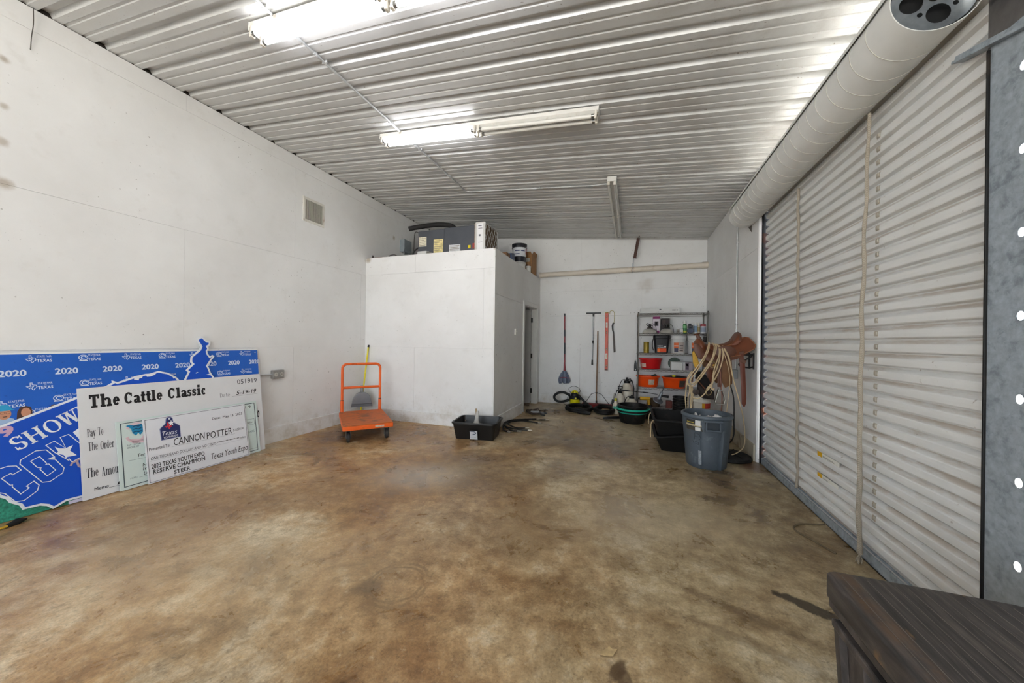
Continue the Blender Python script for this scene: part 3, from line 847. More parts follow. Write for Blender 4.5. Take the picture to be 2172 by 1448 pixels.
def logo_block(y, z, kind):
    m = logo_round(y, z) if kind == 'r' else logo_state(y, z)
    m = join(m, text_mb('STATE FAIR', bk.M, y + .052, z + .012, h=.015, w=.072, bold=.012, z=.0012), text_mb('OF', bk.M, y + .083, z + .001, h=.007, z=.0012),
             text_mb('TEXAS', bk.M, y + .052, z - .024, h=.022, w=.074, bold=.03, z=.0012))
    obj('printed_logo', m, LOGO, b0, fix=False)
k = 0
for y in (.74, .99, 1.247, 1.512, 1.771, 2.024, 2.27, 2.512, 2.748):
    logo_block(y, 1.155, 'sr'[k % 2]); logo_block(y, .948, 'sr'[k % 2]); k += 1
logo_block(1.372, .842, 'r'); logo_block(1.112, .828, 's'); logo_block(1.23, .752, 'r')
for y in (.86, 1.126, 1.387, 1.647, 1.899, 2.148, 2.388, 2.625, 2.850):
    obj('printed_year', text_mb('2020', bk.M, y, 1.031, h=.046, w=.118 if y > 1.2 else .122, bold=.035, z=.0012), LOGO, b0, fix=False)
# three printed people, flat on the print
def blob(cy, cz, ry, rz, n=18): return [(cy + ry * cos(2 * pi * i / n), cz + rz * sin(2 * pi * i / n)) for i in range(n)]
SKIN = flat('c98d6e'); 
def face2d(poly, m, z, nm='printed_person'): obj(nm, MB().face(poly, bk.M, z), m, b0, fix=False)
face2d([(1.10, .66), (1.20, .66), (1.186, .722), (1.15, .742), (1.10, .735)], flat('9fb8d6'), .0014)
face2d(blob(1.146, .762, .030, .040), SKIN, .0016)
face2d([(1.112, .785), (1.112, .812), (1.135, .829), (1.160, .826), (1.176, .806), (1.178, .792), (1.192, .790), (1.182, .784)], flat('2b9fd0'), .0018)
mb = MB(); stroke2d(mb, blob(1.138, .770, .010, .008, 10), .0018, bk.M, .0019, True); stroke2d(mb, blob(1.162, .770, .010, .008, 10), .0018, bk.M, .0019, True)
mb.face([(1.137, .745), (1.16, .746), (1.155, .739), (1.143, .739)], bk.M, .0019); obj('printed_person', mb, flat('5b4038'), b0, fix=False)
face2d([(1.198, .715), (1.202, .77), (1.215, .800), (1.240, .806), (1.262, .795), (1.270, .765), (1.268, .715)], flat('4a2f28'), .0014)
face2d(blob(1.240, .758, .022, .034), SKIN, .0017)
face2d([(1.345, .740), (1.350, .780), (1.372, .797), (1.398, .786), (1.405, .740)], flat('7a5642'), .0014)
obj('grommet', MB().face(blob(2.925, 1.163, .006, .006), bk.M, .0012), flat('e0e0e0'), b0, fix=False)

# --- cut-out sign ----------------------------------------------------------
cu = Lean(-4.18, -4.307, 1.2, .006)
CUT = [(1.009, .641), (1.121, .686), (1.653, .907), (1.691, .932), (1.689, .952), (1.723, .932), (1.797, .958), (1.848, .977), (1.911, .989), (1.943, .99), (2.005, 1.01), (2.078, .986), (2.142, .936), (2.159, .912), (2.178, .875), (2.202, .907), (2.237, .981), (2.219, .998), (2.226, 1.009), (2.276, 1.06), (2.261, 1.081), (2.267, 1.135), (2.346, 1.208), (2.358, 1.24), (2.327, 1.3), (2.335, 1.324), (2.366, 1.345), (2.386, 1.337), (2.419, 1.297), (2.451, 1.293), (2.445, 1.251), (2.423, 1.239), (2.433, 1.211), (2.417, 1.191), (2.42, 1.162), (2.439, 1.133), (2.461, 1.148), (2.482, 1.135), (2.467, 1.111), (2.452, 1.095), (2.413, 1.032), (2.423, 1.011), (2.438, .957), (2.461, .914), (2.525, .642), (2.489, .393), (2.286, .198), (1.947, .055), (1.501, .032), (1.407, .035), (1.343, .004), (1.315, .039), (1.282, .057), (1.204, .061), (1.192, .096), (1.149, .135), (1.134, .168), (1.111, .187), (1.039, .297), (1.006, .468)]
s0 = thing('cutout_sign', 'blue cut-out sign shaped like a state with white outline and block letters', 'sign', (-4.18, 1.7, 0))
CBLUE = mat('0f50c4', .4, 0, .06, 2)
CW = flat('e9ecf2', .5)
obj('board', cu.slab(CUT), CW, s0)
obj('blue_face', MB().face(offset_poly(CUT, .0155), cu.M, .0010), CBLUE, s0, fix=False)
mb = MB()
for poly in ([(1.115, .387), (1.147, .394), (1.183, .384), (1.203, .348), (1.167, .327), (1.158, .34), (1.119, .318), (1.155, .257), (1.164, .256), (1.163, .242), (1.198, .177), (1.236, .207), (1.224, .224), (1.258, .248), (1.281, .21), (1.272, .171), (1.212, .125), (1.174, .132), (1.132, .206), (1.09, .235), (1.05, .30), (1.06, .36)],):
    stroke2d(mb, poly, .0050, cu.M, .0018, True)
obj('lettering', mb, CW, s0, fix=False)
mb = MB()
stroke2d(mb, [(1.202, .419), (1.271, .466), (1.321, .459), (1.358, .399), (1.327, .387), (1.362, .375), (1.404, .296), (1.396, .259), (1.333, .217), (1.297, .224), (1.199, .392)], .0050, cu.M, .0018, True)
stroke2d(mb, [(1.246, .398), (1.288, .42), (1.32, .359), (1.316, .351), (1.33, .35), (1.362, .294), (1.32, .264), (1.287, .326), (1.294, .333), (1.276, .342)], .0045, cu.M, .0018, True)
mb.face([(1.327, .387), (1.358, .399), (1.362, .392), (1.362, .380)], cu.M, .0018)
obj('lettering', mb, CW, s0, fix=False)
mb = MB()
stroke2d(mb, [(1.43, .36), (1.446, .328), (1.496, .353), (1.53, .32), (1.60, .36), (1.56, .45), (1.49, .464), (1.434, .549), (1.391, .536), (1.418, .443), (1.361, .515), (1.32, .494), (1.363, .426), (1.43, .345)], .0050, cu.M, .0018)
mb.face([(1.362, .472), (1.385, .452), (1.414, .444), (1.454, .46), (1.438, .42), (1.472, .374), (1.425, .375), (1.415, .370), (1.405, .395), (1.369, .418), (1.378, .430)], cu.M, .0020)
mb.face([(1.457, .56), (1.489, .586), (1.53, .60), (1.53, .46), (1.495, .483)], cu.M, .0020)
obj('lettering', mb, CW, s0, fix=False)
Mt = cu.M @ Matrix.Translation((1.196, .487, 0)) @ Matrix.Rotation(radians(28.5), 4, 'Z')
obj('lettering', serif_mb('SHOWD', Mt, 0, 0, .104, .455, W=.19, T=.075, S=.07, z=.0018), CW, s0, fix=False)
Mt = cu.M @ Matrix.Translation((1.085, .585, 0)) @ Matrix.Rotation(radians(20), 4, 'Z')
obj('lettering', text_mb('19', Mt, 0, 0, h=.070, w=.105, bold=.05, z=.0018), flat('c9a3bd'), s0, fix=False)
mb = MB(); stroke2d(mb, [(1.438, .300), (1.445, .318), (1.478, .335), (1.510, .345), (1.52, .29), (1.50, .262)], .013, cu.M, .0022); stroke2d(mb, [(1.470, .332), (1.480, .285), (1.500, .262)], .013, cu.M, .0022)
obj('lettering', mb, flat('b7a0a8'), s0, fix=False)
mb = MB()      # white highlights of the printed outline near the top
for poly in ([(1.83, .945), (1.84, .975), (1.90, .987), (1.885, .955), (1.865, .95), (1.862, .935)], [(1.91, .985), (2.0, 1.002), (1.975, .975), (1.945, .962), (1.92, .962)], [(2.05, .985), (2.10, .965), (2.125, .945), (2.118, .922), (2.105, .955)], [(2.30, .965), (2.312, .975), (2.325, .970), (2.305, .960)], [(2.39, .94), (2.43, .95), (2.44, .93)]):
    obj('highlight', MB().face(poly, cu.M, .0018), CW, s0, fix=False)
obj('label_strip', MB().prism(rectp(1.42, 1.96, .006, .030), .004, cu.M, .001), flat('c9c6dd'), s0)

# --- oversized cheques --------------------------------------------------------
def board(name, label, L, y0, y1, h, m):
    t = thing(name, label, 'sign', (L.xb, (y0 + y1) / 2, 0), group='oversized cheques')
    obj('panel', L.slab([(y0 - .004, h), (y0, .004), (y1 + .004, .004), (y1, h)]), m, t)
    return t
def put(parent, mb, m=INK): return obj('lettering', mb, m, parent, fix=False)
c1 = Lean(-4.16, -4.263, .905, .005)
w1 = board('oversized_cheque', 'tallest white cheque, headed The Cattle Classic in bold black', c1, 1.487, 2.945, .905, mat('dfe0e2', .5, 0, .03, 3))
GREY = flat('44454c')
for s, y, w in (('The', 1.546, .186), ('Cattle', 1.756, .268), ('Classic', 2.059, .322)):
    put(w1, serif_mb(s, c1.M, y, .735, .110 if s == 'The' else .102, w, W=.29, T=.16, S=.085, z=.001))
put(w1, text_mb('051919', c1.M, 2.684, .808, h=.054, w=.216, z=.001), GREY)
put(w1, serif_mb('Date', c1.M, 2.503, .682, .043, .10, W=.12, T=.04, S=.05, z=.001), flat('77777c'))
put(w1, text_mb('5-19-19', c1.M, 2.667, .689, h=.045, w=.220, bold=.01, shear=.25, z=.001))
put(w1, stroke2d(MB(), [(2.62, .677), (2.90, .674)], .0022, c1.M, .001), flat('9a9aa0'))
put(w1, serif_mb('Pay', c1.M, 1.527, .503, .068, .050, W=.20, T=.05, S=.07, z=.001), GREY)
put(w1, serif_mb('To', c1.M, 1.588, .503, .068, .032, W=.20, T=.05, S=.07, z=.001), GREY)
put(w1, serif_mb('The', c1.M, 1.529, .390, .068, .056, W=.20, T=.05, S=.07, z=.001), GREY)
put(w1, serif_mb('Order', c1.M, 1.598, .384, .068, .082, W=.20, T=.05, S=.07, z=.001), GREY)
put(w1, serif_mb('The', c1.M, 1.512, .176, .076, .070, W=.20, T=.05, S=.07, z=.001), GREY)
put(w1, serif_mb('Amoun', c1.M, 1.598, .162, .076, .122, W=.20, T=.05, S=.07, z=.001), GREY)
put(w1, text_mb('Memo', c1.M, 1.553, .061, h=.028, w=.082, bold=.01, z=.001), GREY)
put(w1, stroke2d(MB(), [(1.636, .056), (1.72, .050)], .003, c1.M, .001), GREY)
put(w1, text_mb('0', c1.M, 2.880, .395, h=.078, w=.026, bold=.01, shear=.2, z=.001))
put(w1, MB().face([(1.685, .060), (1.695, .085), (1.70, .085), (1.70, .060)], c1.M, .001))

c2 = Lean(-4.13, -4.213, .585, .005)
w2 = board('oversized_cheque', 'pale green cheque with a round ribbon logo, mostly hidden between two white cheques', c2, 1.691, 2.868, .592, mat('d2e0dc', .5, 0, .03, 3))
put(w2, frame_line(c2, 1.718, 2.843, .030, .570, .006, .001), flat('3a4a52'))
mb = MB(); 
for a0, a1 in ((.6, 2.6), (3.5, 5.9)):
    stroke2d(mb, [(1.812 + .064 * cos(a0 + (a1 - a0) * i / 12), .475 + .080 * sin(a0 + (a1 - a0) * i / 12)) for i in range(13)], .020, c2.M, .0010)
mb.face([(1.775, .425), (1.855, .412), (1.862, .375), (1.785, .385)], c2.M, .0010)
obj('printed_logo', mb, flat('e3c7cf'), w2, fix=False)
mb = MB(); mb.face([(1.748, .545), (1.775, .552), (1.80, .540), (1.853, .545), (1.868, .515), (1.862, .475), (1.84, .447), (1.828, .470), (1.812, .448), (1.79, .475), (1.782, .515), (1.762, .535)], c2.M, .0016)
obj('printed_logo', mb, flat('1f86b4'), w2, fix=False)
mb = MB()
for zz in (.53, .505, .48): stroke2d(mb, [(1.795, zz), (1.815, zz + .006), (1.83, zz - .003), (1.85, zz + .005)], .008, c2.M, .0020)
obj('printed_logo', mb, flat('14486a'), w2, fix=False)
put(w2, text_mb('PAY TO THE', c2.M, 1.750, .366, h=.016, w=.090, z=.001), flat('6a8086')); put(w2, text_mb('ORDER OF', c2.M, 1.750, .346, h=.016, w=.078, z=.001), flat('6a8086'))
put(w2, text_mb('Ter', c2.M, 1.812, .258, h=.030, w=.052, shear=.1, z=.001)); put(w2, stroke2d(MB(), [(1.755, .243), (1.90, .238)], .002, c2.M, .001), flat('55686e'))
put(w2, text_mb('No', c2.M, 1.843, .166, h=.028, w=.045, shear=.1, z=.001)); put(w2, text_mb('In', c2.M, 1.843, .132, h=.028, w=.032, shear=.1, z=.001)); put(w2, text_mb('Liv', c2.M, 1.845, .092, h=.028, w=.042, shear=.2, z=.001))
put(w2, text_mb('MEMO', c2.M, 1.757, .083, h=.013, w=.050, z=.001), flat('6a8086')); put(w2, stroke2d(MB(), [(1.815, .081), (1.90, .078)], .002, c2.M, .001), flat('55686e'))
put(w2, text_mb('1 9', c2.M, 2.745, .518, h=.032, w=.056, z=.001)); put(w2, frame_line(c2, 2.72, 2.829, .330, .392, .0022, .001), flat('55686e'))
put(w2, text_mb('500/xx', c2.M, 2.748, .347, h=.022, w=.060, shear=.3, z=.001)); put(w2, text_mb('LARS', c2.M, 2.752, .238, h=.026, w=.070, z=.001), flat('7f979b'))
put(w2, stroke2d(MB(), [(2.70, .058), (2.835, .055)], .002, c2.M, .001), flat('55686e'))

c3 = Lean(-4.10, -4.20, .58, .005)
w3 = board('oversized_cheque', 'front white cheque with a dark blue tag logo and thin black frame', c3, 1.860, 2.730, .580, mat('e4e5ea', .5, 0, .03, 3))
put(w3, frame_line(c3, 1.871, 2.722, .014, .570, .0032, .001), flat('3b3d4a'))
obj('printed_logo', MB().face([(2.019, .555), (2.032, .567), (2.046, .570), (2.060, .566), (2.072, .553), (2.076, .515), (2.124, .470), (2.124, .362), (1.973, .362), (1.968, .472), (2.012, .512)], c3.M, .0010), flat('8f94b8'), w3, fix=False)
obj('printed_logo', MB().face(offset_poly([(2.019, .555), (2.032, .567), (2.046, .570), (2.060, .566), (2.072, .553), (2.076, .515), (2.124, .470), (2.124, .362), (1.973, .362), (1.968, .472), (2.012, .512)], .005), c3.M, .0014), flat('232c63'), w3, fix=False)
obj('printed_logo', MB().face(blob(2.046, .551, .008, .009, 14), c3.M, .0018), flat('d9dbe6'), w3, fix=False)
obj('printed_logo', MB().face([(2.005 + p[0] * .054, .452 + p[1] * .066) for p in TEXAS], c3.M, .0018), flat('c8283c'), w3, fix=False)
star = [(2.058 + (.026 if i % 2 == 0 else .010) * cos(pi / 2 + i * pi / 5), .506 + (.032 if i % 2 == 0 else .012) * sin(pi / 2 + i * pi / 5)) for i in range(10)]
obj('printed_logo', MB().face(star, c3.M, .0022), flat('eeeef2'), w3, fix=False)
put(w3, text_mb('Texas', c3.M, 1.985, .402, h=.042, w=.112, shear=.35, z=.0018), flat('e2e4ee')); put(w3, text_mb('YOUTH EXPO', c3.M, 1.992, .374, h=.019, w=.110, bold=.02, z=.0018), flat('e2e4ee'))
put(w3, text_mb('Date:  May 13, 2023', c3.M, 2.397, .465, h=.026, w=.297, bold=.008, z=.001), flat('303240'))
put(w3, text_mb('Presented To:', c3.M, 1.883, .292, h=.029, w=.152, bold=.008, z=.001), flat('303240'))
put(w3, text_mb('CANNON', c3.M, 2.064, .292, h=.070, w=.256, shear=.15, z=.001)); put(w3, text_mb('POTTER', c3.M, 2.335, .284, h=.068, w=.238, shear=.05, z=.001))
put(w3, stroke2d(MB(), [(2.045, .285), (2.60, .274)], .0018, c3.M, .001), flat('8a8c98'))
put(w3, text_mb('$1,000.00', c3.M, 2.585, .302, h=.026, w=.112, shear=.2, z=.001), flat('303240'))
put(w3, text_mb('ONE THOUSAND DOLLARS AND NO CENTS', c3.M, 1.889, .207, h=.028, w=.525, shear=.2, z=.001), flat('303240'))
mb = MB()
for i in range(18): mb.face(blob(2.426 + .0121 * i, .226 - .0003 * i, .0042, .0055, 6), c3.M, .001)
put(w3, mb); put(w3, text_mb('Dollars', c3.M, 2.642, .206, h=.022, w=.064, z=.001), flat('303240'))
put(w3, stroke2d(MB(), [(1.885, .198), (2.70, .195)], .0014, c3.M, .001), flat('9a9ca8'))
put(w3, text_mb('2023 TEXAS YOUTH EXPO', c3.M, 1.889, .130, h=.042, w=.412, bold=.018, z=.001)); put(w3, text_mb('RESERVE CHAMPION', c3.M, 1.897, .082, h=.040, w=.405, bold=.018, z=.001))
put(w3, text_mb('STEER', c3.M, 2.046, .030, h=.037, w=.127, bold=.018, z=.001)); put(w3, text_mb('Texas Youth Expo', c3.M, 2.358, .068, h=.064, w=.357, shear=.3, z=.001))

# outlet box on the left wall with a stub of conduit
ob = thing('outlet_box', 'grey metal outlet box on the left wall beside the boards', 'outlet', (LX, 3.21, .82))
obj('box', MB().box(LX, LX + .05, 3.135, 3.285, .818, .930), mat('9a9894', .45, .5, .15, 16), ob, bevel=.008)
for yy in (3.172, 3.248):
    r = obj('receptacle', MB().lathe([(0, 0), (.020, 0), (.021, .004), (0, .005)], (LX + .05, yy, .874), 16, Matrix.Rotation(pi / 2, 4, 'Y'), 1.3, 1), mat('bdbab2', .5), ob)
    obj('slot', MB().box(LX + .0555, LX + .0565, yy - .007, yy - .004, .868, .882).box(LX + .0555, LX + .0565, yy + .004, yy + .007, .868, .882), mat('2a2826', .7), r)
obj('conduit', MB().tube([(LX + .018, 2.2, .878), (LX + .018, 3.14, .876)], .0105, 8), COND, ob, smooth=50)

# brush lying on the floor at the left edge of the picture
br = thing('paint_brush', 'small brush with yellow handle and black head on the floor by the green print', 'brush', (-4.08, 1.14, 0))
obj('handle', MB().tube([(-4.02, .98, .012), (-4.075, 1.12, .013)], [.007, .010], 8), mat('c9a22a', .5), br, smooth=50)
obj('head', MB().tube([(-4.07, 1.105, .013), (-4.09, 1.155, .018), (-4.11, 1.20, .014)], [.012, .022, .006], 10), mat('191817', .9), br, smooth=50)
# ================================================================ platform cart and dustpan
ORANGE = mat('e8621c', .42, 0, .08, 9, .04, dirt='6e3a1c', dirt_amt=.10, dirt_scale=9)
DECK = mat('c8641f', .55, 0, .15, 6, .06, dirt='6d4a36', dirt_amt=.34, dirt_scale=6)
# local frame: x along the front edge, y from front to rear
ax = atan2(.745, .667)
kt = thing('platform_cart', 'orange steel platform cart with tall tube handle, parked in the corner', 'cart', (-3.225, 3.628, 0), ax)
Wd, Dp, dz = .61, 1.00, .235
obj('deck', MB().prism(rrect(-Wd / 2, Wd / 2, 0, Dp, .035), dz, None, dz - .012), DECK, kt, bevel=.004, local=True)
for a in ((-Wd / 2, Wd / 2, -.004, .012), (-Wd / 2, Wd / 2, Dp - .012, Dp + .004)):
    obj('edge_rail', MB().box(*a, dz - .066, dz - .010), ORANGE, kt, bevel=.008, local=True)
for x in (-Wd / 2 - .004, Wd / 2 - .012):
    obj('edge_rail', MB().box(x, x + .016, .012, Dp - .012, dz - .066, dz - .010), ORANGE, kt, bevel=.006, local=True)
obj('worn_label', MB().box(.08, .19, -.0052, -.0042, dz - .048, dz - .026), mat('c9b9a8', .6, 0, .3, 50), kt, local=True)
hx = Wd / 2 - .035
hp = [(-hx, Dp - .03, dz - .04), (-hx, Dp - .03, .86)] + [(-hx + .07 - .07 * cos(a), Dp - .03, .89 + .07 * sin(a)) for a in [pi / 2 * i / 6 for i in range(7)]]
hp += [(hx - .07 + .07 * sin(a), Dp - .03, .89 + .07 * cos(a)) for a in [pi / 2 * i / 6 for i in range(7)]] + [(hx, Dp - .03, .86), (hx, Dp - .03, dz - .04)]
obj('push_handle', MB().tube(hp, .0195, 12), ORANGE, kt, smooth=50, local=True)
obj('cross_bar', MB().tube([(-hx, Dp - .03, .60), (hx, Dp - .03, .60)], .0185, 10), ORANGE, kt, smooth=50, local=True)
for s in (-1, 1):
    obj('handle_socket', MB().tube([(s * hx, Dp - .03, dz - .05), (s * hx, Dp - .03, dz + .17)], .0240, 12), ORANGE, kt, smooth=50, local=True)
    obj('socket_ring', MB().tube([(s * hx, Dp - .03, dz + .165), (s * hx, Dp - .03, dz + .18)], .022, 12), mat('3a2a20', .6), kt, local=True)
for x in (-.235, .235):
    for y in (.10, Dp - .14):
        c = obj('caster', MB().box(x - .045, x + .045, y - .045, y + .045, dz - .072, dz - .064).box(x - .030, x - .025, y - .03, y + .03, .06, dz - .07).box(x + .025, x + .030, y - .03, y + .03, .06, dz - .07), mat('6b6a68', .45, .7), kt, local=True)
        obj('wheel', MB().lathe([(0, -.018), (.030, -.018), (.055, -.020), (.066, -.014), (.068, 0), (.066, .014), (.055, .020), (.030, .018), (0, .018)], (x, y, .068), 24, Matrix.Rotation(pi / 2, 4, 'Y')), mat('2b2a29', .6, 0, .2, 20, dirt='6a5a48', dirt_amt=.2), c, smooth=40, local=True)
        obj('hub', MB().lathe([(0, -.026), (.022, -.026), (.022, .026), (0, .026)], (x, y, .068), 12, Matrix.Rotation(pi / 2, 4, 'Y')), mat('8a8886', .4, .6), c, local=True)

dp = thing('dustpan', 'grey lobby dustpan hung on a yellow broom handle behind the orange cart', 'dustpan', (-4.20, 4.68, 0))
q0, q1 = Vector((-4.275, 4.60, .012)), Vector((-4.255, 4.752, 1.205))
obj('handle', MB().tube([q0, q1], .0125, 10), mat('e6d51e', .4, 0, .06, 10), dp, smooth=50)
obj('handle_grip', MB().tube([q1, q1 + (q1 - q0).normalized() * .04], .0145, 10), BLACK_PL, dp, smooth=50)
GP = mat('7d7f84', .45, 0, .10, 8)
Mp = Matrix.Translation((-4.185, 4.540, .255)) @ Matrix.Rotation(radians(46), 4, 'Z') @ Matrix.Rotation(radians(8), 4, 'X') 
pan = [(-.155, .0), (.155, .0), (.150, .04), (.138, .10), (.118, .15), (.090, .19), (.055, .215), (.0, .225), (-.055, .215), (-.090, .19), (-.118, .15), (-.138, .10), (-.150, .04)]
Mpp = Mp @ Matrix(((1, 0, 0, 0), (0, 0, -1, 0), (0, 1, 0, 0), (0, 0, 0, 1)))
pn = obj('pan', MB().prism(pan, .03, Mpp, -.03), GP, dp, bevel=.014, seg=3, smooth=50)
obj('pan_lip', MB().prism([(-.162, -.012), (.162, -.012), (.154, .028), (-.154, .028)], .034, Mpp, .029), mat('6a6c71', .5), pn)
obj('lip_line', MB().prism([(-.154, .030), (.154, .030), (.153, .036), (-.153, .036)], .0335, Mpp, .029), mat('2e2f33', .6), pn)
for s in (-1, 1):
    obj('neck', MB().tube([Mpp @ Vector((s * .016, .22, 0)), Mpp @ Vector((s * .012, .33, -.02))], .008, 8), GP, dp, smooth=50)

# ================================================================ black open bin by the closet
bn = thing('feed_tub', 'low black rectangular tub with a white label, by the closet corner', 'tub', (-2.03, 4.42, 0), radians(9))
def open_tub(bw, bd, tw, td, h, th=.010, rim=.018, r=.05, dy=0., n=6, z0=0.):
    """tapered open tub; bottom bw x bd, top tw x td; local coords"""
    A = rrect(-bw / 2, bw / 2, -bd / 2, bd / 2, r * .7, n); B = rrect(-tw / 2, tw / 2, -td / 2 + dy, td / 2 + dy, r, n)
    C = rrect(-tw / 2 - rim, tw / 2 + rim, -td / 2 - rim + dy, td / 2 + rim + dy, r + rim, n)
    D = rrect(-tw / 2 + th, tw / 2 - th, -td / 2 + th + dy, td / 2 - th + dy, r - th * .5, n); E = rrect(-bw / 2 + th, bw / 2 - th, -bd / 2 + th, bd / 2 - th, r * .6, n)
    z = lambda P, q: [(x, y, q) for x, y in P]
    return [z(A, z0), z(B, h - .022), z(C, h - .020), z(C, h - .003), z(offset_poly(C, .004), h), z(D, h), z(E, z0 + th)]
rings = open_tub(.535, .37, .60, .47, .235)
obj('body', MB().loft(rings), mat('121212', .38, 0, .15, 8, .02, spec=.4), bn, smooth=40, local=True)
lb = obj('label', MB().box(-.042, .062, -.2085, -.2065, .060, .180).xf(Matrix.Translation((0, -.016, 0)) @ Matrix.Rotation(radians(11.5), 4, 'X') @ Matrix.Translation((0, .0, .0))), flat('c3c5c9'), bn, local=True)
Ml = _world(bn) @ Matrix.Translation((0, -.016, 0)) @ Matrix.Rotation(radians(11.5), 4, 'X') @ Matrix.Translation((-.03, -.2095, .09)) @ Matrix(((1, 0, 0, 0), (0, 0, -1, 0), (0, 1, 0, 0), (0, 0, 0, 1)))
mb = MB(); stroke2d(mb, [(-.004, .082), (.030, .084), (.058, .078), (.072, .062), (.060, .046), (.032, .046)], .010, Ml, .0008); stroke2d(mb, [(.032, .046), (.030, .034)], .009, Ml, .0008)
obj('printed_logo', mb, flat('22304a'), lb, fix=False)
obj('lettering', text_mb('POTTER', Ml, -.004, -.006, h=.010, w=.078, z=.0008), flat('8a8d94'), lb, fix=False)
for x, zz in ((-.24, .17), (-.24, .09), (.245, .17)):
    obj('bolt', MB().lathe([(0, 0), (.009, 0), (.008, .006), (0, .007)], (x, .18, zz), 8, Matrix.Rotation(pi / 2, 4, 'X')), mat('a08d74', .5, .5), bn, local=True)
bag = thing('plastic_bag', 'clear plastic bag with a wooden stick standing in the black tub', 'bag', (-2.06, 4.40, .012))
obj('stick', MB().tube([(-2.07, 4.46, .03), (-2.085, 4.47, .37)], .011, 6), mat('a08763', .7, 0, .2, 20), bag)
bm_ = mat('d9d6d0', .25, 0, .1, 14, .3, alpha=.55)
obj('film', MB().loft([[(-2.06 + r * (1 + .3 * sin(3 * a + q)) * cos(a), 4.40 + dy_ + r * .8 * (1 + .3 * cos(2 * a + q)) * sin(a), zz) for a in [2 * pi * i / 16 for i in range(16)]]
                      for r, zz, q, dy_ in ((.075, .018, 0, 0), (.070, .07, 1, 0), (.048, .15, 2, .02), (.026, .23, 3, .045), (.022, .30, 4, .06), (.016, .34, 5, .07))]), bm_, bag, smooth=60)

# ================================================================ hoses and cords on the floor near the closet door
hh = thing('hydraulic_hose_bundle', 'bundle of black hydraulic hoses with steel ends, on the floor behind the black tub', 'hose', (-1.7, 5.1, 0))
HB = mat('121110', .5, 0, .2, 12, spec=.35)
hoses = [[(-1.52, 5.06), (-1.65, 5.02), (-1.78, 5.06), (-1.85, 5.20), (-1.78, 5.42), (-1.60, 5.62), (-1.36, 5.72)],
         [(-1.56, 4.80), (-1.70, 4.83), (-1.83, 4.98), (-1.84, 5.20), (-1.70, 5.38), (-1.54, 5.44), (-1.41, 5.42)],
         [(-1.42, 4.87), (-1.60, 4.86), (-1.80, 4.90), (-1.885, 5.10), (-1.84, 5.33), (-1.70, 5.52), (-1.50, 5.64)],
         [(-1.69, 4.74), (-1.79, 4.82), (-1.875, 5.03), (-1.875, 5.25), (-1.78, 5.43), (-1.62, 5.58)]]
for i, p in enumerate(hoses):
    pp = smooth_path([(x, y, .012 + .010 * (i % 3) + (.018 if 1 < k < 5 else 0)) for k, (x, y) in enumerate(p)], 6)
    h = obj('hose', MB().tube(pp, .0105, 8), HB, hh, smooth=50)
    for e in (0, -1):
        a = pp[e]; b = pp[1] if e == 0 else pp[-2]; d = (a - b).normalized()
        obj('steel_fitting', MB().tube([a - d * .01, a + d * .03, a + d * .03, a + d * .055], [.014, .014, .011, .011], 8), mat('a9a294', .35, .8, .15, 20), h)
cr = thing('extension_cord', 'tangled dark cord with a clamp, on the floor by the closet doorway', 'cord', (-1.66, 6.15, 0))
CB = mat('43352b', .6, 0, .2, 12)
for i in range(5):
    p = []
    for k in range(11):
        a = k * .9 + i * 1.3; p.append((-1.66 + .18 * cos(a * 1.0 + i) * (.7 + .5 * sin(k * 1.7 + i)), 6.14 + .32 * sin(a) * (.5 + .5 * cos(k * .9 + i)), .010 + .035 * abs(sin(k * 1.3 + i * .8))))
    obj('cord_loop', MB().tube(smooth_path(p, 5), .0085, 6), CB, cr, smooth=50)
obj('clamp', MB().bar((-1.73, 6.06, .055), (-1.58, 6.10, .06), .04, .035).bar((-1.57, 6.09, .05), (-1.48, 6.05, .05), .03, .03), mat('8c8c8c', .4, .4), cr, bevel=.006)
obj('clamp_jaw', MB().bar((-1.56, 6.02, .05), (-1.44, 5.96, .03), .025, .03).bar((-1.56, 6.12, .05), (-1.44, 6.14, .03), .025, .025), mat('26272b', .5), cr, bevel=.006)
sw = thing('light_switch', 'small white switch box on the closet side wall beside the door', 'switch', (BUMP_X, 5.73, 1.45))
obj('plate', MB().box(BUMP_X, BUMP_X + .03, 5.705, 5.755, 1.45, 1.56), mat('e4e2da', .4), sw, bevel=.004)
obj('toggle', MB().box(BUMP_X + .03, BUMP_X + .042, 5.724, 5.736, 1.495, 1.52), mat('e4e2da', .4), sw, bevel=.002)

# ================================================================ things on the closet roof
LZ = BUMP_Z
ah = thing('air_handler', 'dark grey air handler cabinet lying on top of the closet', 'air handler', (-2.95, 5.3, LZ))
AG = mat('4b4e55', .45, .1, .07, 6)
ax0, ax1, ay0, ay1, az1 = -3.475, -2.400, 5.03, 5.62, 3.205
obj('cabinet', MB().box(ax0, ax1 - .57, ay0, ay1, LZ, az1 - .01), AG, ah, bevel=.006)
obj('cabinet', MB().box(ax1 - .567, ax1, ay0 - .004, ay1, LZ, az1), AG, ah, bevel=.006)
def ahs(x0, x1, z0, z1, m, nm='rating_sticker'): return obj(nm, MB().box(x0, x1, ay0 - .0068, ay0 - .0050, z0, z1), m, ah)
s1 = ahs(-3.452, -3.305, 2.93, 3.09, mat('d6cfb8', .6, 0, .2, 30)); s2 = ahs(-3.165, -2.985, LZ + .03, 3.03, mat('d9c98f', .6, 0, .35, 14)); s3 = ahs(-2.87, -2.665, LZ + .03, 2.915, mat('c9cacc', .6, 0, .12, 20)); ahs(-2.525, -2.48, LZ + .10, 2.885, flat('e3cf1a')); ahs(-2.445, -2.410, LZ + .09, 2.91, flat('9c3a36'))
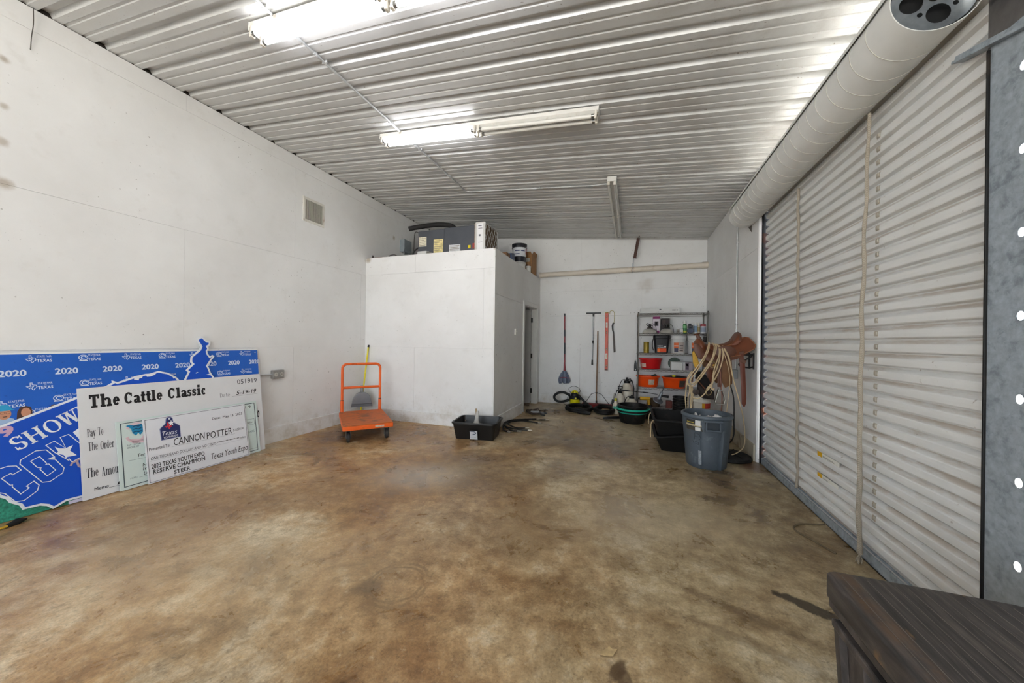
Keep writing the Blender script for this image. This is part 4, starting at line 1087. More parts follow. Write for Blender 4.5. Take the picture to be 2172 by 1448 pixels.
for s, x0, x1, zz in ((s1, -3.44, -3.32, (3.06, 3.03, 3.0, 2.97, 2.945)), (s2, -3.15, -3.0, (3.0, 2.97, 2.94, 2.90, 2.87, 2.84)), (s3, -2.86, -2.68, (2.89, 2.865, 2.84, 2.82))):
    mb = MB()
    for k, z in enumerate(zz): mb.box(x0, x1 - .03 * (k % 2), ay0 - .0080, ay0 - .0070, z, z + .007)
    obj('print_lines', mb, flat('8a7f70'), s)
# pleated filter in front of the return side
ft = thing('air_filter', 'white framed pleated air filter standing at the end of the air handler', 'filter', (-2.30, 5.27, LZ))
fx0, fx1, fy0, fy1, fz1 = -2.375, -2.205, 4.985, 5.52, 3.225
FM = mat('c9c8c4', .5, .1, .06, 8)
for a in ((fx0, fx1, fy0, fy0 + .012, LZ, fz1), (fx0, fx1, fy1 - .012, fy1, LZ, fz1), (fx0, fx1, fy0 + .012, fy1 - .012, fz1 - .012, fz1), (fx0, fx1, fy0 + .012, fy1 - .012, LZ, LZ + .012)):
    obj('frame', MB().box(*a), FM, ft)
obj('edge_label', MB().box(fx0 + .03, fx1 - .035, fy0 - .0016, fy0 - .0002, LZ + .03, fz1 - .02), flat('e6e6e6'), ft)
obj('edge_print', MB().box(fx0 + .05, fx1 - .06, fy0 - .0026, fy0 - .0018, 3.16, 3.172).box(fx0 + .05, fx1 - .05, fy0 - .0026, fy0 - .0018, 3.12, 3.128).box(fx0 + .06, fx0 + .09, fy0 - .0026, fy0 - .0018, 3.0, 3.03).box(fx0 + .05, fx1 - .05, fy0 - .0026, fy0 - .0018, 2.90, 2.907), flat('5d6068'), ft)
obj('side_grille', MB().box(fx0 - .02, fx0 - .001, fy0 + .005, fy1, LZ, fz1 - .02), mat('9b8b78', .6, 0, .3, 40), ft)
pl = MB(); n = 18
for k in range(n):
    y = fy0 + .012 + (fy1 - fy0 - .024) * k / n; y2 = fy0 + .012 + (fy1 - fy0 - .024) * (k + 1) / n
    pl.add([(fx1 - .012, y, LZ + .012), (fx1 - .07, (y + y2) / 2, LZ + .012), (fx1 - .012, y2, LZ + .012), (fx1 - .012, y, fz1 - .012), (fx1 - .07, (y + y2) / 2, fz1 - .012), (fx1 - .012, y2, fz1 - .012)], [(0, 1, 4, 3), (1, 2, 5, 4)])
obj('pleats', pl, mat('6d5c4a', .9, 0, .2, 20), ft, fix=False)
H = fz1 - LZ; Wf = fy1 - fy0
for k in range(-4, 6):
    for s in (1, -1):
        y0 = fy0 + k * .115; y1 = y0 + H * .62
        if s < 0: y0, y1 = y1, y0
        z0, z1 = LZ + .01, fz1 - .01
        def clipy(ya, za, yb, zb):
            (ya, za), (yb, zb) = sorted([(ya, za), (yb, zb)])
            if yb < fy0 + .01 or ya > fy1 - .01: return None
            if ya < fy0 + .01: za = za + (zb - za) * (fy0 + .01 - ya) / (yb - ya); ya = fy0 + .01
            if yb > fy1 - .01: zb = za + (zb - za) * (fy1 - .01 - ya) / (yb - ya); yb = fy1 - .01
            return (ya, za), (yb, zb)
        c = clipy(y0, z0, y1, z1)
        if c and c[1][0] - c[0][0] > .03: obj('lattice_strip', MB().bar((fx1 + .002, *c[0]), (fx1 + .002, *c[1]), .010, .003, (1, 0, 0)), FM, ft)
# insulated pipe arching over the cabinet
pp = smooth_path([(-3.66, 5.02, 3.255), (-3.50, 5.10, 3.30), (-3.28, 5.28, 3.375), (-3.05, 5.34, 3.36), (-2.92, 5.30, 3.28), (-2.86, 5.25, 3.20)], 7)
tag(obj('insulated_pipe', MB().tube(pp, .040, 12), mat('211f1f', .8, 0, .15, 18, .15), None, smooth=60, at=(-3.2, 5.2, 3.2)), 'black foam-insulated pipe arching over the air handler', 'pipe')
ds = thing('disconnect_box', 'small grey electrical disconnect box on the left wall above the closet roof', 'electrical box', (LX, 5.8, 3.06))
DG = mat('8d979c', .45, .3, .08, 12)
obj('box', MB().box(LX, LX + .10, 5.68, 5.90, 3.075, 3.315), DG, ds, bevel=.005)
obj('cover', MB().box(LX + .10, LX + .115, 5.675, 5.905, 3.12, 3.32), DG, ds, bevel=.005)
obj('flex_conduit', MB().tube(smooth_path([(LX + .07, 5.88, 3.09), (-4.15, 5.80, 3.02), (-3.85, 5.50, 3.03), (-3.476, 5.25, 3.06)], 6), .013, 8), mat('3a3a3b', .6), ds, smooth=50)
obj('conduit', MB().tube([(LX + .05, 5.75, 3.075), (LX + .05, 5.75, LZ)], .0105, 8), COND, ds, smooth=50)
rd = thing('refrigerant_line', 'thin vertical copper line beside the air handler on the closet roof', 'pipe', (-4.28, 6.05, LZ))
obj('line', MB().tube(smooth_path([(-4.28, 6.05, LZ), (-4.28, 6.05, 3.20), (-4.27, 6.05, 3.46), (-4.15, 5.92, 3.52), (-3.75, 5.5, 3.32), (-3.50, 5.45, 3.19)], 5), .009, 6), mat('6f6b66', .45, .6), rd, smooth=50)
rb = thing('pipe_stub', 'rusty pipe stub at the left corner of the closet roof', 'pipe', (-4.28, 4.86, LZ))
obj('stub', MB().tube([(-4.26, 4.84, LZ), (-4.26, 4.84, LZ + .06)], .012, 8), mat('2f2622', .6), rb)
obj('rust_bar', MB().bar((-4.29, 4.83, LZ + .010), (-4.05, 4.84, LZ + .008), .03, .016), mat('6e432a', .8, .2, .3, 30), rb)
tag(obj('wire_loop', MB().tube(smooth_path([(-3.93, 4.83, LZ + .004), (-3.90, 4.85, LZ + .04), (-3.82, 4.86, LZ + .045), (-3.75, 4.85, LZ + .01)], 5), .007, 6), mat('3b3733', .6), None, at=(-3.85, 4.85, LZ)), 'small loop of dark wire on the closet roof edge', 'wire')
ct_ = thing('carton', 'small flat white carton in front of the air handler', 'box', (-3.30, 4.93, LZ))
obj('carton_body', MB().box(-3.385, -3.215, 4.88, 4.98, LZ, LZ + .075), flat('c8c8c5'), ct_, bevel=.003)
obj('carton_flap', MB().box(-3.215, -3.17, 4.89, 4.97, LZ + .060, LZ + .066), flat('d5d5d2'), ct_)
# right edge of the closet roof: books, paint bucket, cartons
bx_ = thing('carton', 'blue and white carton leaning beside the black bucket on the closet roof', 'box', (-2.16, 6.0, LZ))
obj('carton_body', MB().box(-2.24, -2.08, 5.93, 6.10, LZ, LZ + .225).xf(Matrix.Translation((-2.16, 6.0, LZ)) @ Matrix.Rotation(radians(12), 4, 'X') @ Matrix.Translation((2.16, -6.0, -LZ))), mat('42557a', .5, 0, .4, 20), bx_, bevel=.003)
obj('carton_label', MB().box(-2.0795, -2.078, 5.95, 6.08, LZ + .03, LZ + .10).xf(Matrix.Translation((-2.16, 6.0, LZ)) @ Matrix.Rotation(radians(12), 4, 'X') @ Matrix.Translation((2.16, -6.0, -LZ))), flat('b9c2cc'), bx_)
bz_ = thing('carton', 'brown carton on the closet roof behind the air filter', 'box', (-2.2, 5.75, LZ))
obj('carton_body', MB().box(-2.30, -2.09, 5.66, 5.84, LZ, LZ + .17), mat('8a6647', .7, 0, .1, 8), bz_, bevel=.003)
obj('carton_tape', MB().box(-2.21, -2.17, 5.66, 5.84, LZ + .1702, LZ + .1712), mat('b59a70', .5), bz_)
def bucket(name, label, loc, r0, r1, h, m, rimm=None, lab=None, group=None, lid=None, bail=True, n=28):
    t = thing(name, label, 'bucket', loc, group=group)
    x, y, z = loc
    bd = obj('body', MB().lathe([(0, .0), (r0 - .004, 0), (r0, .006), (r1 * .985, h * .78), (r1, h * .79), (r1 + .010, h * .80), (r1 + .010, h * .82), (r1 + .001, h * .83), (r1 + .002, h * .91), (r1 + .009, h * .92), (r1 + .009, h * .94), (r1, h * .95), (r1, h), (r1 - .006, h), (r1 - .008, h * .95), (r0 - .008, .012), (0, .012)], loc, n), m, t, smooth=35)
    if lid:
        obj('lid', MB().lathe([(r1 + .006, h * .955), (r1 + .010, h * .965), (r1 + .010, h + .008), (r1 - .004, h + .012), (r1 - .014, h + .004), (0, h + .004)], loc, n), lid, t, smooth=35)
    if bail:
        obj('bail_handle', MB().tube([(x + (r1 + .012) * cos(a), y - .02 - .06 * sin(pi * i / 12), z + h * .86 - (.13 * h / .34) * sin(pi * i / 12)) for i, a in enumerate([pi + pi * i / 12 for i in range(13)])], .0022, 5), CHROME, t)
    return t, bd
def wrap(bd, parent, loc, rfun, a0, a1, z0, z1, m, nm='label', off=.0012, n=10):
    mb = MB(); x, y, z = loc
    for i in range(n + 1):
        a = a0 + (a1 - a0) * i / n
        for zz in (z0, z1):
            r = rfun(zz) + off; mb.v.append((x + r * cos(a), y + r * sin(a), z + zz))
    for i in range(n): mb.f.append((2 * i, 2 * i + 2, 2 * i + 3, 2 * i + 1))
    return obj(nm, mb, m, parent, fix=False, smooth=60)
L1 = (-2.13, 6.50, LZ)
t, b = bucket('paint_bucket', 'white plastic bucket under the black bucket on the closet roof', L1, .115, .125, .165, mat('d9d8d2', .45), bail=False)
L2 = (-2.13, 6.50, LZ + .166)
t, b = bucket('paint_bucket', 'black bucket with white and red label on the closet roof', L2, .128, .142, .345, mat('1c1d26', .4), lid=mat('15161c', .4), bail=False)
rf = lambda z: .128 + .014 * z / .27
wl_ = wrap(b, b, L2, rf, radians(-150), radians(10), .10, .275, flat('d8dade'))
wrap(b, wl_, L2, rf, radians(-12), radians(8), .15, .26, flat('c33240'), 'print_patch', .002); wrap(b, wl_, L2, rf, radians(-110), radians(-70), .20, .22, flat('2b3a66'), 'print_patch', .002); wrap(b, wl_, L2, rf, radians(-60), radians(-25), .20, .22, flat('2b3a66'), 'print_patch', .002); wrap(b, wl_, L2, rf, radians(-110), radians(-70), .14, .155, flat('2b3a66'), 'print_patch', .002)
CARD = mat('a5794e', .75, 0, .08, 8, .04)
ob2 = thing('cardboard_box', 'tall open cardboard box at the back of the closet roof', 'box', (-2.11, 7.08, LZ))
x0, x1, y0, y1, z1 = -2.225, -1.985, 6.90, 7.26, LZ + .42
for a in ((x0, x1, y0, y0 + .005, LZ, z1), (x0, x1, y1 - .005, y1, LZ, z1), (x0, x0 + .005, y0 + .005, y1 - .005, LZ, z1), (x1 - .005, x1, y0 + .005, y1 - .005, LZ, z1)):
    obj('side', MB().box(*a), CARD, ob2)
obj('flap', MB().bar((x0, y1 + .002, z1 + .05), (x1, y1 + .002, z1 + .05), .004, .10), CARD, ob2); obj('flap', MB().add([(x0, y0, z1), (x1, y0, z1), (x1 - .02, y0 - .04, z1 + .05), (x0 + .02, y0 - .04, z1 + .05)], [(0, 1, 2, 3)]), CARD, ob2)
obj('flap', MB().add([(x1, y0, z1), (x1, y1, z1), (x1 + .03, y1 - .04, z1 + .07), (x1 + .03, y0 + .04, z1 + .07)], [(0, 1, 2, 3)]), CARD, ob2)
obj('packing', MB().box(x0 + .01, x1 - .01, y0 + .01, y1 - .01, z1 - .10, z1 - .015), mat('cbb892', .9, 0, .3, 30, .4), ob2, bevel=.02)
obj('label', MB().box(x0 + .05, x1 - .05, y0 - .0016, y0 - .0004, z1 - .15, z1 - .07), flat('d6d3ca'), ob2)
ob3 = thing('cardboard_box', 'small closed cardboard box in front of the tall one on the closet roof', 'box', (-2.07, 6.78, LZ))
obj('carton_body', MB().box(-2.17, -2.00, 6.775, 6.875, LZ, LZ + .235), CARD, ob3, bevel=.004)
obj('print_patch', MB().box(-2.13, -2.04, 6.7735, 6.7745, LZ + .14, LZ + .19), mat('6b4c30', .7), ob3)
jr = thing('jar', 'small white round jar at the edge of the closet roof', 'jar', (-2.0, 6.708, LZ))
obj('body', MB().lathe([(0, 0), (.05, 0), (.052, .01), (.052, .10), (.045, .105)], (-2.005, 6.708, LZ), 20), mat('dddcd6', .4), jr, smooth=40)
obj('lid', MB().lathe([(.054, .105), (.054, .128), (.050, .132), (0, .132)], (-2.005, 6.708, LZ), 20), mat('e6e5e0', .4), jr, smooth=40)
# ================================================================ back wall
PVC = mat('d9cfc0', .45, 0, .06, 5, dirt='a98f72', dirt_amt=.12)
pv = thing('drain_pipe', 'cream plastic drain pipe running high along the back wall', 'pipe', (-.3, 7.37, 2.80))
pa, pb = Vector((-1.944, 7.37, 2.805)), Vector((1.345, 7.37, 2.832))
obj('pipe', MB().tube([pa, pb], .054, 20), PVC, pv, smooth=50)
obj('coupling', MB().tube([pb - Vector((.10, 0, 0)), pb - Vector((.001, 0, 0))], .060, 20), PVC, pv, smooth=50)
obj('coupling', MB().tube([pa + Vector((.001, 0, 0)), pa + Vector((.05, 0, 0))], .060, 20), PVC, pv, smooth=50)
hg = thing('pipe_hanger', 'brown steel angle with a clevis hanging from the ceiling over the drain pipe', 'hanger', (.05, 7.2, 2.78))
RB = mat('4a2c22', .6, .3, .15, 14, .1)
obj('angle_iron', MB().bar((.100, 7.20, 3.40), (.035, 7.24, 3.02), .055, .006, (0, 1, 0)).bar((.073, 7.20, 3.40), (.008, 7.24, 3.02), .006, .045, (0, 1, 0)), RB, hg)
obj('hanger_bolt', MB().tube([(.115, 7.19, ceil_z(.115) + .002), (.100, 7.195, 3.37)], .008, 6), mat('2c2825', .6), hg)
obj('rod', MB().tube([(.012, 7.30, 3.06), (.004, 7.35, 2.93)], .008, 8), GALV, hg)
cl = [(.004, 7.37 + .060 * cos(a), 2.818 + .060 * sin(a)) for a in [2 * pi * i / 24 for i in range(24)]]
obj('clevis', MB().tube(cl, .0065, 6, closed=True).bar((.004, 7.355, 2.88), (.004, 7.355, 2.95), .02, .006, (0, 1, 0)), GALV, hg, smooth=50)
# board with hooks
rk = thing('hook_rail', 'long white painted board screwed to the back wall above the tools', 'rail', (-.7, BY, 1.95))
obj('board', MB().prism([(-1.727, 1.905), (.26, 1.903), (.26, 1.998), (-1.727, 1.990)], BY, Matrix(((1, 0, 0, 0), (0, 0, 1, 0), (0, 1, 0, 0), (0, 0, 0, 1))), BY - .019), WALL, rk, bevel=.002)
for x in (-1.70, -1.58, -1.40, -1.12, -.77, -.50, -.44, -.03, .04):
    obj('screw', MB().lathe([(0, 0), (.006, 0), (.005, .003), (0, .004)], (x, BY - .019, 1.95 + .012 * sin(x * 9)), 8, Matrix.Rotation(pi / 2, 4, 'X')), mat('6a655c', .5, .6), rk)
WYm = BY - .035
# mop
mp = thing('mop', 'red-handled string mop hanging head down on the back wall', 'mop', (-1.37, WYm, .45))
RED = mat('8e1f2c', .4, 0, .12, 10); DK = mat('2b2d33', .5)
z_ = [1.955, 1.90, 1.60, 1.46, 1.32, 1.08, .90]
for k, (a, b) in enumerate(zip(z_[:-1], z_[1:])):
    fx = lambda z: -1.381 + .016 * (1.955 - z) / 1.25
    m = (DK, RED, DK, RED, DK, RED)[k]
    obj('handle_section', MB().tube([(fx(a), WYm, a), (fx(b), WYm, b)], .0125 if m is RED else .0145, 10), m, mp, smooth=50)
obj('socket', MB().tube([(-1.371, WYm, .90), (-1.368, WYm, .76), (-1.367, WYm, .70)], [.013, .022, .030], 12), RED, mp, smooth=50)
MOP = [mat('6d7688', .95, 0, .2, 40, .3), mat('7d8698', .95, 0, .2, 40, .3), mat('5c6478', .95, 0, .2, 40, .3)]
for k in range(16):
    a = 2 * pi * k / 16; r = .085 + .02 * sin(k * 2.3)
    p = [(-1.367 + .015 * cos(a), WYm - .02 + .010 * sin(a), .715), (-1.365 + r * .75 * cos(a), WYm - .045 + .028 * sin(a), .63), (-1.362 + r * 1.15 * cos(a), WYm - .050 + .032 * sin(a), .53), (-1.362 + r * 1.0 * cos(a), WYm - .045 + .028 * sin(a), .46 + .02 * sin(k * 1.9))]
    obj('strand', MB().tube(smooth_path(p, 4), [.012] + [.021] * 11 + [.012], 7), MOP[k % 3], mp, smooth=60)
bnd = [(-1.363 + .112 * cos(a), WYm - .05 + .050 * sin(a), .575 + .008 * sin(3 * a)) for a in [2 * pi * i / 24 for i in range(24)]]
obj('stitch_band', MB().tube(bnd, .007, 6, closed=True), mat('8a3346', .9), mp, smooth=50)
# squeegee
sq = thing('squeegee', 'floor squeegee with grey pole hanging blade up on the back wall', 'squeegee', (-.77, WYm, .86))
obj('blade', MB().box(-.918, -.616, WYm - .012, WYm + .010, 1.940, 1.968), BLACK_PL, sq, bevel=.004)
obj('blade_socket', MB().tube([(-.768, WYm, 1.94), (-.770, WYm, 1.88)], [.020, .015], 10), BLACK_PL, sq, smooth=50)
obj('pole', MB().tube([(-.770, WYm, 1.89), (-.784, WYm, .95)], .0115, 10), mat('9a9b9c', .35, .6), sq, smooth=50)
obj('pole_joint', MB().tube([(-.7765, WYm, 1.38), (-.778, WYm, 1.32)], .016, 10), BLACK_PL, sq, smooth=50)
obj('grip', MB().tube([(-.784, WYm, .97), (-.787, WYm, .865)], .0165, 10), BLACK_PL, sq, smooth=50)
# push broom
bm2 = thing('push_broom', 'push broom with red bristles standing head down, handle against the back wall', 'broom', (-.66, 7.22, 0))
obj('handle', MB().tube([(-.672, 7.24, .075), (-.678, BY - .022, 1.578)], .0125, 10), mat('7c5a3c', .6, 0, .15, 14), bm2, smooth=50)
obj('head_block', MB().box(-.955, -.365, 7.195, 7.275, .065, .090), mat('7d2b2b', .6), bm2, bevel=.008)
mb = MB()
for i in range(60):
    for j in range(5):
        x = -.95 + .58 * (i + .5) / 60; y = 7.203 + .066 * j / 4
        mb.tube([(x, y, .066), (x + random.uniform(-.006, .006), y + random.uniform(-.01, .006), .002)], .0042, 4)
tag(obj('bristles', mb, mat('9c2e31', .8, 0, .2, 30), bm2), None, None, None, 'stuff')
for s in (-1, 1):
    obj('brace', MB().tube([(-.673 + s * .02, 7.27, .30), (-.673 + s * .10, 7.26, .275), (-.66 + s * .235, 7.24, .088)], .006, 6), mat('34332f', .5, .5), bm2, smooth=50)
obj('brace_clip', MB().tube([(-.672, 7.262, .285), (-.672, 7.266, .315)], .018, 10).tube([(-.672, 7.238, .088), (-.672, 7.243, .15)], .018, 10), mat('34332f', .5, .5), bm2)
# spirit level
lv_ = thing('spirit_level', 'long orange spirit level hanging on the back wall', 'level', (-.495, BY - .03, .76))
LO = mat('cc420e', .4, 0, .06, 10); LD = mat('59331f', .5)
lx0, lx1 = -.527, -.469
obj('body', MB().box(lx0, lx1, BY - .030, BY - .022, .775, 1.955), LO, lv_, bevel=.002)
for a in ((lx0 - .002, lx0 + .006), (lx1 - .006, lx1 + .002)): obj('rail', MB().box(a[0], a[1], BY - .042, BY - .020, .775, 1.955), LO, lv_, bevel=.002)
for z in (.761, 1.955): obj('end_cap', MB().box(lx0 - .003, lx1 + .003, BY - .043, BY - .0195, z, z + .016), LD if z < 1 else mat('b9a24a', .5), lv_, bevel=.003)
for z in (.855, 1.055, 1.195, 1.545, 1.700, 1.88):
    big = z in (1.055, 1.700)
    w_ = obj('vial_window', MB().box(-.507 - .008 * big, -.488 + .008 * big, BY - .0325, BY - .0302, z - (.055 if big else .022), z + (.055 if big else .022)), mat('c9c7b8', .3) if big else mat('4a3320', .4), lv_, bevel=.001)
    obj('vial', MB().tube([(-.4975 - (.0 if big else .012), BY - .036, z - (.03 if big else .008)), (-.4975 + (.0 if big else .012), BY - .036, z + (.03 if big else .008))], .005, 8), mat('c8b46a', .2), w_, smooth=50)
# cord and tree saw hanging next to it
sw_ = thing('hand_saw', 'dark hand saw with black handle hanging on a cord next to the level', 'saw', (-.37, BY - .03, 1.14))
obj('cord', MB().tube(smooth_path([(-.44, BY - .03, 1.93), (-.43, BY - .035, 1.985), (-.39, BY - .036, 2.0), (-.352, BY - .034, 1.96), (-.348, BY - .03, 1.86), (-.356, BY - .03, 1.745)], 5), .005, 6), mat('b7a86a', .7), sw_, smooth=50)
Msaw = Matrix(((1, 0, 0, 0), (0, 0, 1, 0), (0, 1, 0, 0), (0, 0, 0, 1)))
obj('handle', MB().prism([(-.385, 1.745), (-.350, 1.750), (-.342, 1.735), (-.358, 1.725), (-.368, 1.68), (-.365, 1.62), (-.352, 1.55), (-.376, 1.545), (-.392, 1.60), (-.400, 1.68)], BY - .018, Msaw, BY - .042), BLACK_PL, sw_, bevel=.006)
obj('blade', MB().prism([(-.378, 1.56), (-.350, 1.565), (-.316, 1.16), (-.322, 1.148), (-.352, 1.130), (-.356, 1.16)], BY - .026, Msaw, BY - .034), mat('3b302c', .5, .3, .15, 10), sw_, bevel=.001)

# ================================================================ wet vacuum and hoses
vc = thing('wet_vacuum', 'small yellow and black wet vacuum by the back wall', 'vacuum', (-1.105, 7.20, 0))
v0 = (-1.105, 7.20, 0)
YEL = mat('d9cf12', .35, 0, .06, 8); VB = mat('151618', .5, 0, .12, 10, spec=.35)
obj('drum', MB().lathe([(0, 0.004), (.095, .004), (.100, .012), (.105, .165), (.100, .17)], v0, 28), YEL, vc, smooth=40)
obj('lid', MB().lathe([(.112, .160), (.116, .170), (.116, .200), (.108, .215), (.085, .222), (.080, .262), (.066, .285), (0, .290)], v0, 28), VB, vc, smooth=40)
obj('cap', MB().lathe([(.035, .285), (.036, .305), (.028, .318), (0, .322)], v0, 16), YEL, vc, smooth=40)
obj('carry_handle', MB().tube(smooth_path([(-1.17, 7.18, .25), (-1.15, 7.17, .315), (-1.105, 7.165, .335), (-1.06, 7.17, .315), (-1.04, 7.18, .25)], 5), .012, 8), YEL, vc, smooth=50)
obj('inlet_port', MB().tube([(-1.075, 7.10, .192), (-1.07, 7.062, .190)], .028, 14), VB, vc, smooth=50)
obj('port_ring', MB().tube([(-1.07, 7.066, .19), (-1.069, 7.055, .19)], .018, 14), YEL, vc, smooth=50)
for a in (-2.6, -.3): obj('latch', MB().obox(Matrix.Translation((v0[0] + .115 * cos(a), v0[1] + .115 * sin(a), .17)) @ Matrix.Rotation(a, 4, 'Z'), .016, .03, .06), VB, vc, bevel=.004)
def corrugated(pts, r, k=8, n=10, amp=.12):
    P = smooth_path(pts, k); out = []; rs = []
    for i, p in enumerate(P): out.append(p); rs.append(r * (1 + amp * (i % 2)))
    return MB().tube(out, rs, n)
obj('hose', corrugated([(-1.20, 7.17, .225), (-1.32, 7.14, .285), (-1.45, 7.12, .27), (-1.525, 7.12, .19), (-1.48, 7.12, .11), (-1.38, 7.11, .095), (-1.26, 7.10, .125), (-1.20, 7.11, .15)], .024, 10), VB, vc, smooth=60)
obj('power_cord', MB().tube(smooth_path([(-1.14, 7.28, .26), (-1.22, 7.34, .27), (-1.26, 7.36, .34), (-1.17, 7.37, .40), (-1.06, 7.37, .37), (-1.02, 7.36, .30), (-1.06, 7.34, .27), (-1.16, 7.36, .27), (-1.26, 7.36, .22), (-1.30, 7.35, .10), (-1.36, 7.33, .04), (-1.32, 7.28, .012), (-1.22, 7.29, .010)], 6), .0045, 6), VB, vc, smooth=50)
wn_ = thing('vacuum_wand', 'black vacuum hose running from the yellow vacuum down to the red broom head', 'hose', (-.9, 7.15, 0))
obj('tube', corrugated([(-1.02, 7.13, .255), (-.96, 7.11, .19), (-.88, 7.10, .12), (-.82, 7.10, .075), (-.79, 7.12, .03)], .020, 10), VB, wn_, smooth=60)
hc = thing('vacuum_hose_coil', 'coiled black vacuum hose on the floor, the left coil', 'hose', (-.92, 6.75, 0))
def coil(cx, cy, rx, ry, turns, r, z0=.03, ph=0.):
    p = []
    for i in range(int(turns * 14) + 1):
        a = ph + 2 * pi * i / 14; s = 1 - .10 * i / (turns * 14)
        p.append((cx + rx * s * cos(a) + .012 * sin(a * 1.7), cy + ry * s * sin(a), z0 + .045 * i / 14 / max(turns, 1) * 1.4 + .012 * sin(a * .9)))
    return p
obj('hose', corrugated(coil(-.95, 6.76, .245, .27, 2.2, .027, .032, .4), .028, 6), BLACK_RUB, hc, smooth=60)
obj('hose_end', MB().tube([(-.95, 6.50, .035), (-.80, 6.43, .04), (-.70, 6.41, .038)], [.030, .032, .026], 12), BLACK_PL, hc, smooth=50)
hd = thing('vacuum_hose_coil', 'coiled black vacuum hose on the floor, the coil beside the tubs', 'hose', (-.42, 6.85, 0))
obj('hose', corrugated(coil(-.475, 6.79, .175, .26, 2.1, .027, .032, 2.0), .028, 6), BLACK_RUB, hd, smooth=60)
obj('nozzle', MB().loft([[(x, y - w / 2, .010), (x, y + w / 2, .010), (x, y + w / 2, h), (x, y - w / 2, h)] for x, y, w, h in ((-.46, 6.20, .05, .032), (-.36, 6.23, .055, .05), (-.24, 6.28, .05, .055), (-.16, 6.33, .045, .05))]), BLACK_PL, hd, bevel=.006)

# ================================================================ sprayers and jug
TANK = mat('cfc8b8', .45, 0, .08, 9, dirt='9a8a70', dirt_amt=.15)
def sprayer(label, x, y, r, h, handle=True):
    t = thing('pump_sprayer', label, 'sprayer', (x, y, 0), group='pump sprayers')
    obj('tank', MB().lathe([(0, 0), (r * .92, 0), (r, .02), (r, h * .62), (r * .9, h * .72), (r * .55, h * .84), (r * .38, h * .88), (r * .36, h * .93), (0, h * .93)], (x, y, 0), 24), TANK, t, smooth=40)
    obj('cap', MB().lathe([(r * .44, h * .90), (r * .46, h * .92), (r * .46, h * .97), (r * .2, h * .99), (r * .16, h * 1.08), (0, h * 1.09)], (x, y, 0), 18), BLACK_PL, t, smooth=40)
    obj('hose', MB().tube(smooth_path([(x, y, h), (x - r * .7, y - .02, h * .98), (x - r * 1.15, y - .03, h * .70), (x - r * 1.2, y - .03, h * .35), (x - r * 1.0, y - .04, .05)], 6), .007, 6), BLACK_PL, t, smooth=50)
    if handle:
        obj('pump_handle', MB().tube([(x - .045, y, h * 1.22), (x + .045, y, h * 1.22)], .010, 8).tube([(x - .04, y, h * 1.22), (x - .04, y, h * 1.10), (x + .04, y, h * 1.10), (x + .04, y, h * 1.22)], .008, 8), BLACK_PL, t, smooth=50)
    return t
s1_ = sprayer('rear white pump sprayer with black cap, taller one by the shelf', -.08, 7.22, .135, .60, False)
obj('gauge', MB().lathe([(0, 0), (.02, .0), (.02, .03), (0, .03)], (.0, 7.16, .58), 12), BLACK_PL, s1_)
obj('lever', MB().tube([(-.08, 7.20, .60), (-.02, 7.18, .63), (.02, 7.15, .58), (.05, 7.12, .45), (.04, 7.10, .25)], .009, 8), BLACK_PL, s1_, smooth=50)
sprayer('low white pump sprayer right behind the stacked tubs', .01, 6.86, .105, .33, False)
s3_ = sprayer('white pump sprayer with a square black handle, left of the others', -.20, 7.02, .085, .40, True)
sprw = thing('spray_wand', 'long thin black spray wand lying across the sprayers and shelf post', 'wand', (.1, 6.9, .40))
obj('lance', MB().tube([(-.02, 6.885, .425), (.30, 6.885, .412), (.46, 6.885, .392)], [.007, .006, .005], 6), BLACK_PL, sprw, smooth=50)
obj('grip', MB().tube([(-.27, 6.885, .420), (-.10, 6.885, .432), (-.02, 6.885, .425)], [.010, .014, .010], 8).tube([(.20, 6.885, .418), (.30, 6.885, .412)], .010, 8), BLACK_PL, sprw, smooth=50)
jg = thing('plastic_jug', 'small cream plastic jug with yellow cap beside the sprayers', 'jug', (-.275, 6.80, 0))
obj('body', MB().lathe([(0, 0), (.052, 0), (.056, .01), (.056, .13), (.045, .18), (.022, .225), (.020, .245), (0, .245)], (-.275, 6.80, 0), 16, None, 1, .7), mat('ddd2bd', .4), jg, smooth=40)
obj('cap', MB().lathe([(.026, .240), (.027, .282), (.022, .288), (0, .288)], (-.275, 6.80, 0), 14), mat('b9b42a', .4), jg, smooth=40)
obj('label', MB().box(-.315, -.235, 6.7585, 6.7600, .05, .11), flat('cfc0aa'), jg)
sc_ = thing('hand_scraper', 'black scraper with pale handle leaning on the wall left of the sprayers', 'scraper', (-.36, 7.30, 0))
obj('handle', MB().tube([(-.33, 7.40, .30), (-.35, 7.37, .16)], .008, 6), mat('b8b2a6', .5), sc_); obj('blade', MB().bar((-.35, 7.37, .17), (-.375, 7.33, .005), .05, .012, (0, 1, 0)), BLACK_PL, sc_, bevel=.003)

# ================================================================ stacked round tubs
def round_tub(name, label, cat, loc, r0, r1, h, m, group=None, handles=True, rim=.018):
    t = thing(name, label, cat, loc, group=group)
    obj('body', MB().lathe([(0, 0), (r0 - .01, 0), (r0, .012), (r1 - .003, h - .03), (r1 + rim, h - .026), (r1 + rim + .002, h - .006), (r1 + rim - .004, h), (r1 - .010, h), (r1 - .012, h - .03), (r0 - .010, .014), (0, .014)], loc, 36), m, t, smooth=38)
    if handles:
        for a in (0.15, pi + .15):
            obj('lug_handle', MB().obox(Matrix.Translation((loc[0] + (r1 + rim + .015) * cos(a), loc[1] + (r1 + rim + .015) * sin(a), loc[2] + h - .016)) @ Matrix.Rotation(a, 4, 'Z'), .05, .16, .020), m, t, bevel=.007)
    return t
TB = (.02, 6.17)
BK2 = mat('131211', .55, 0, .2, 9, .08, dirt='3a322a', dirt_amt=.2, dirt_scale=6, spec=.3)
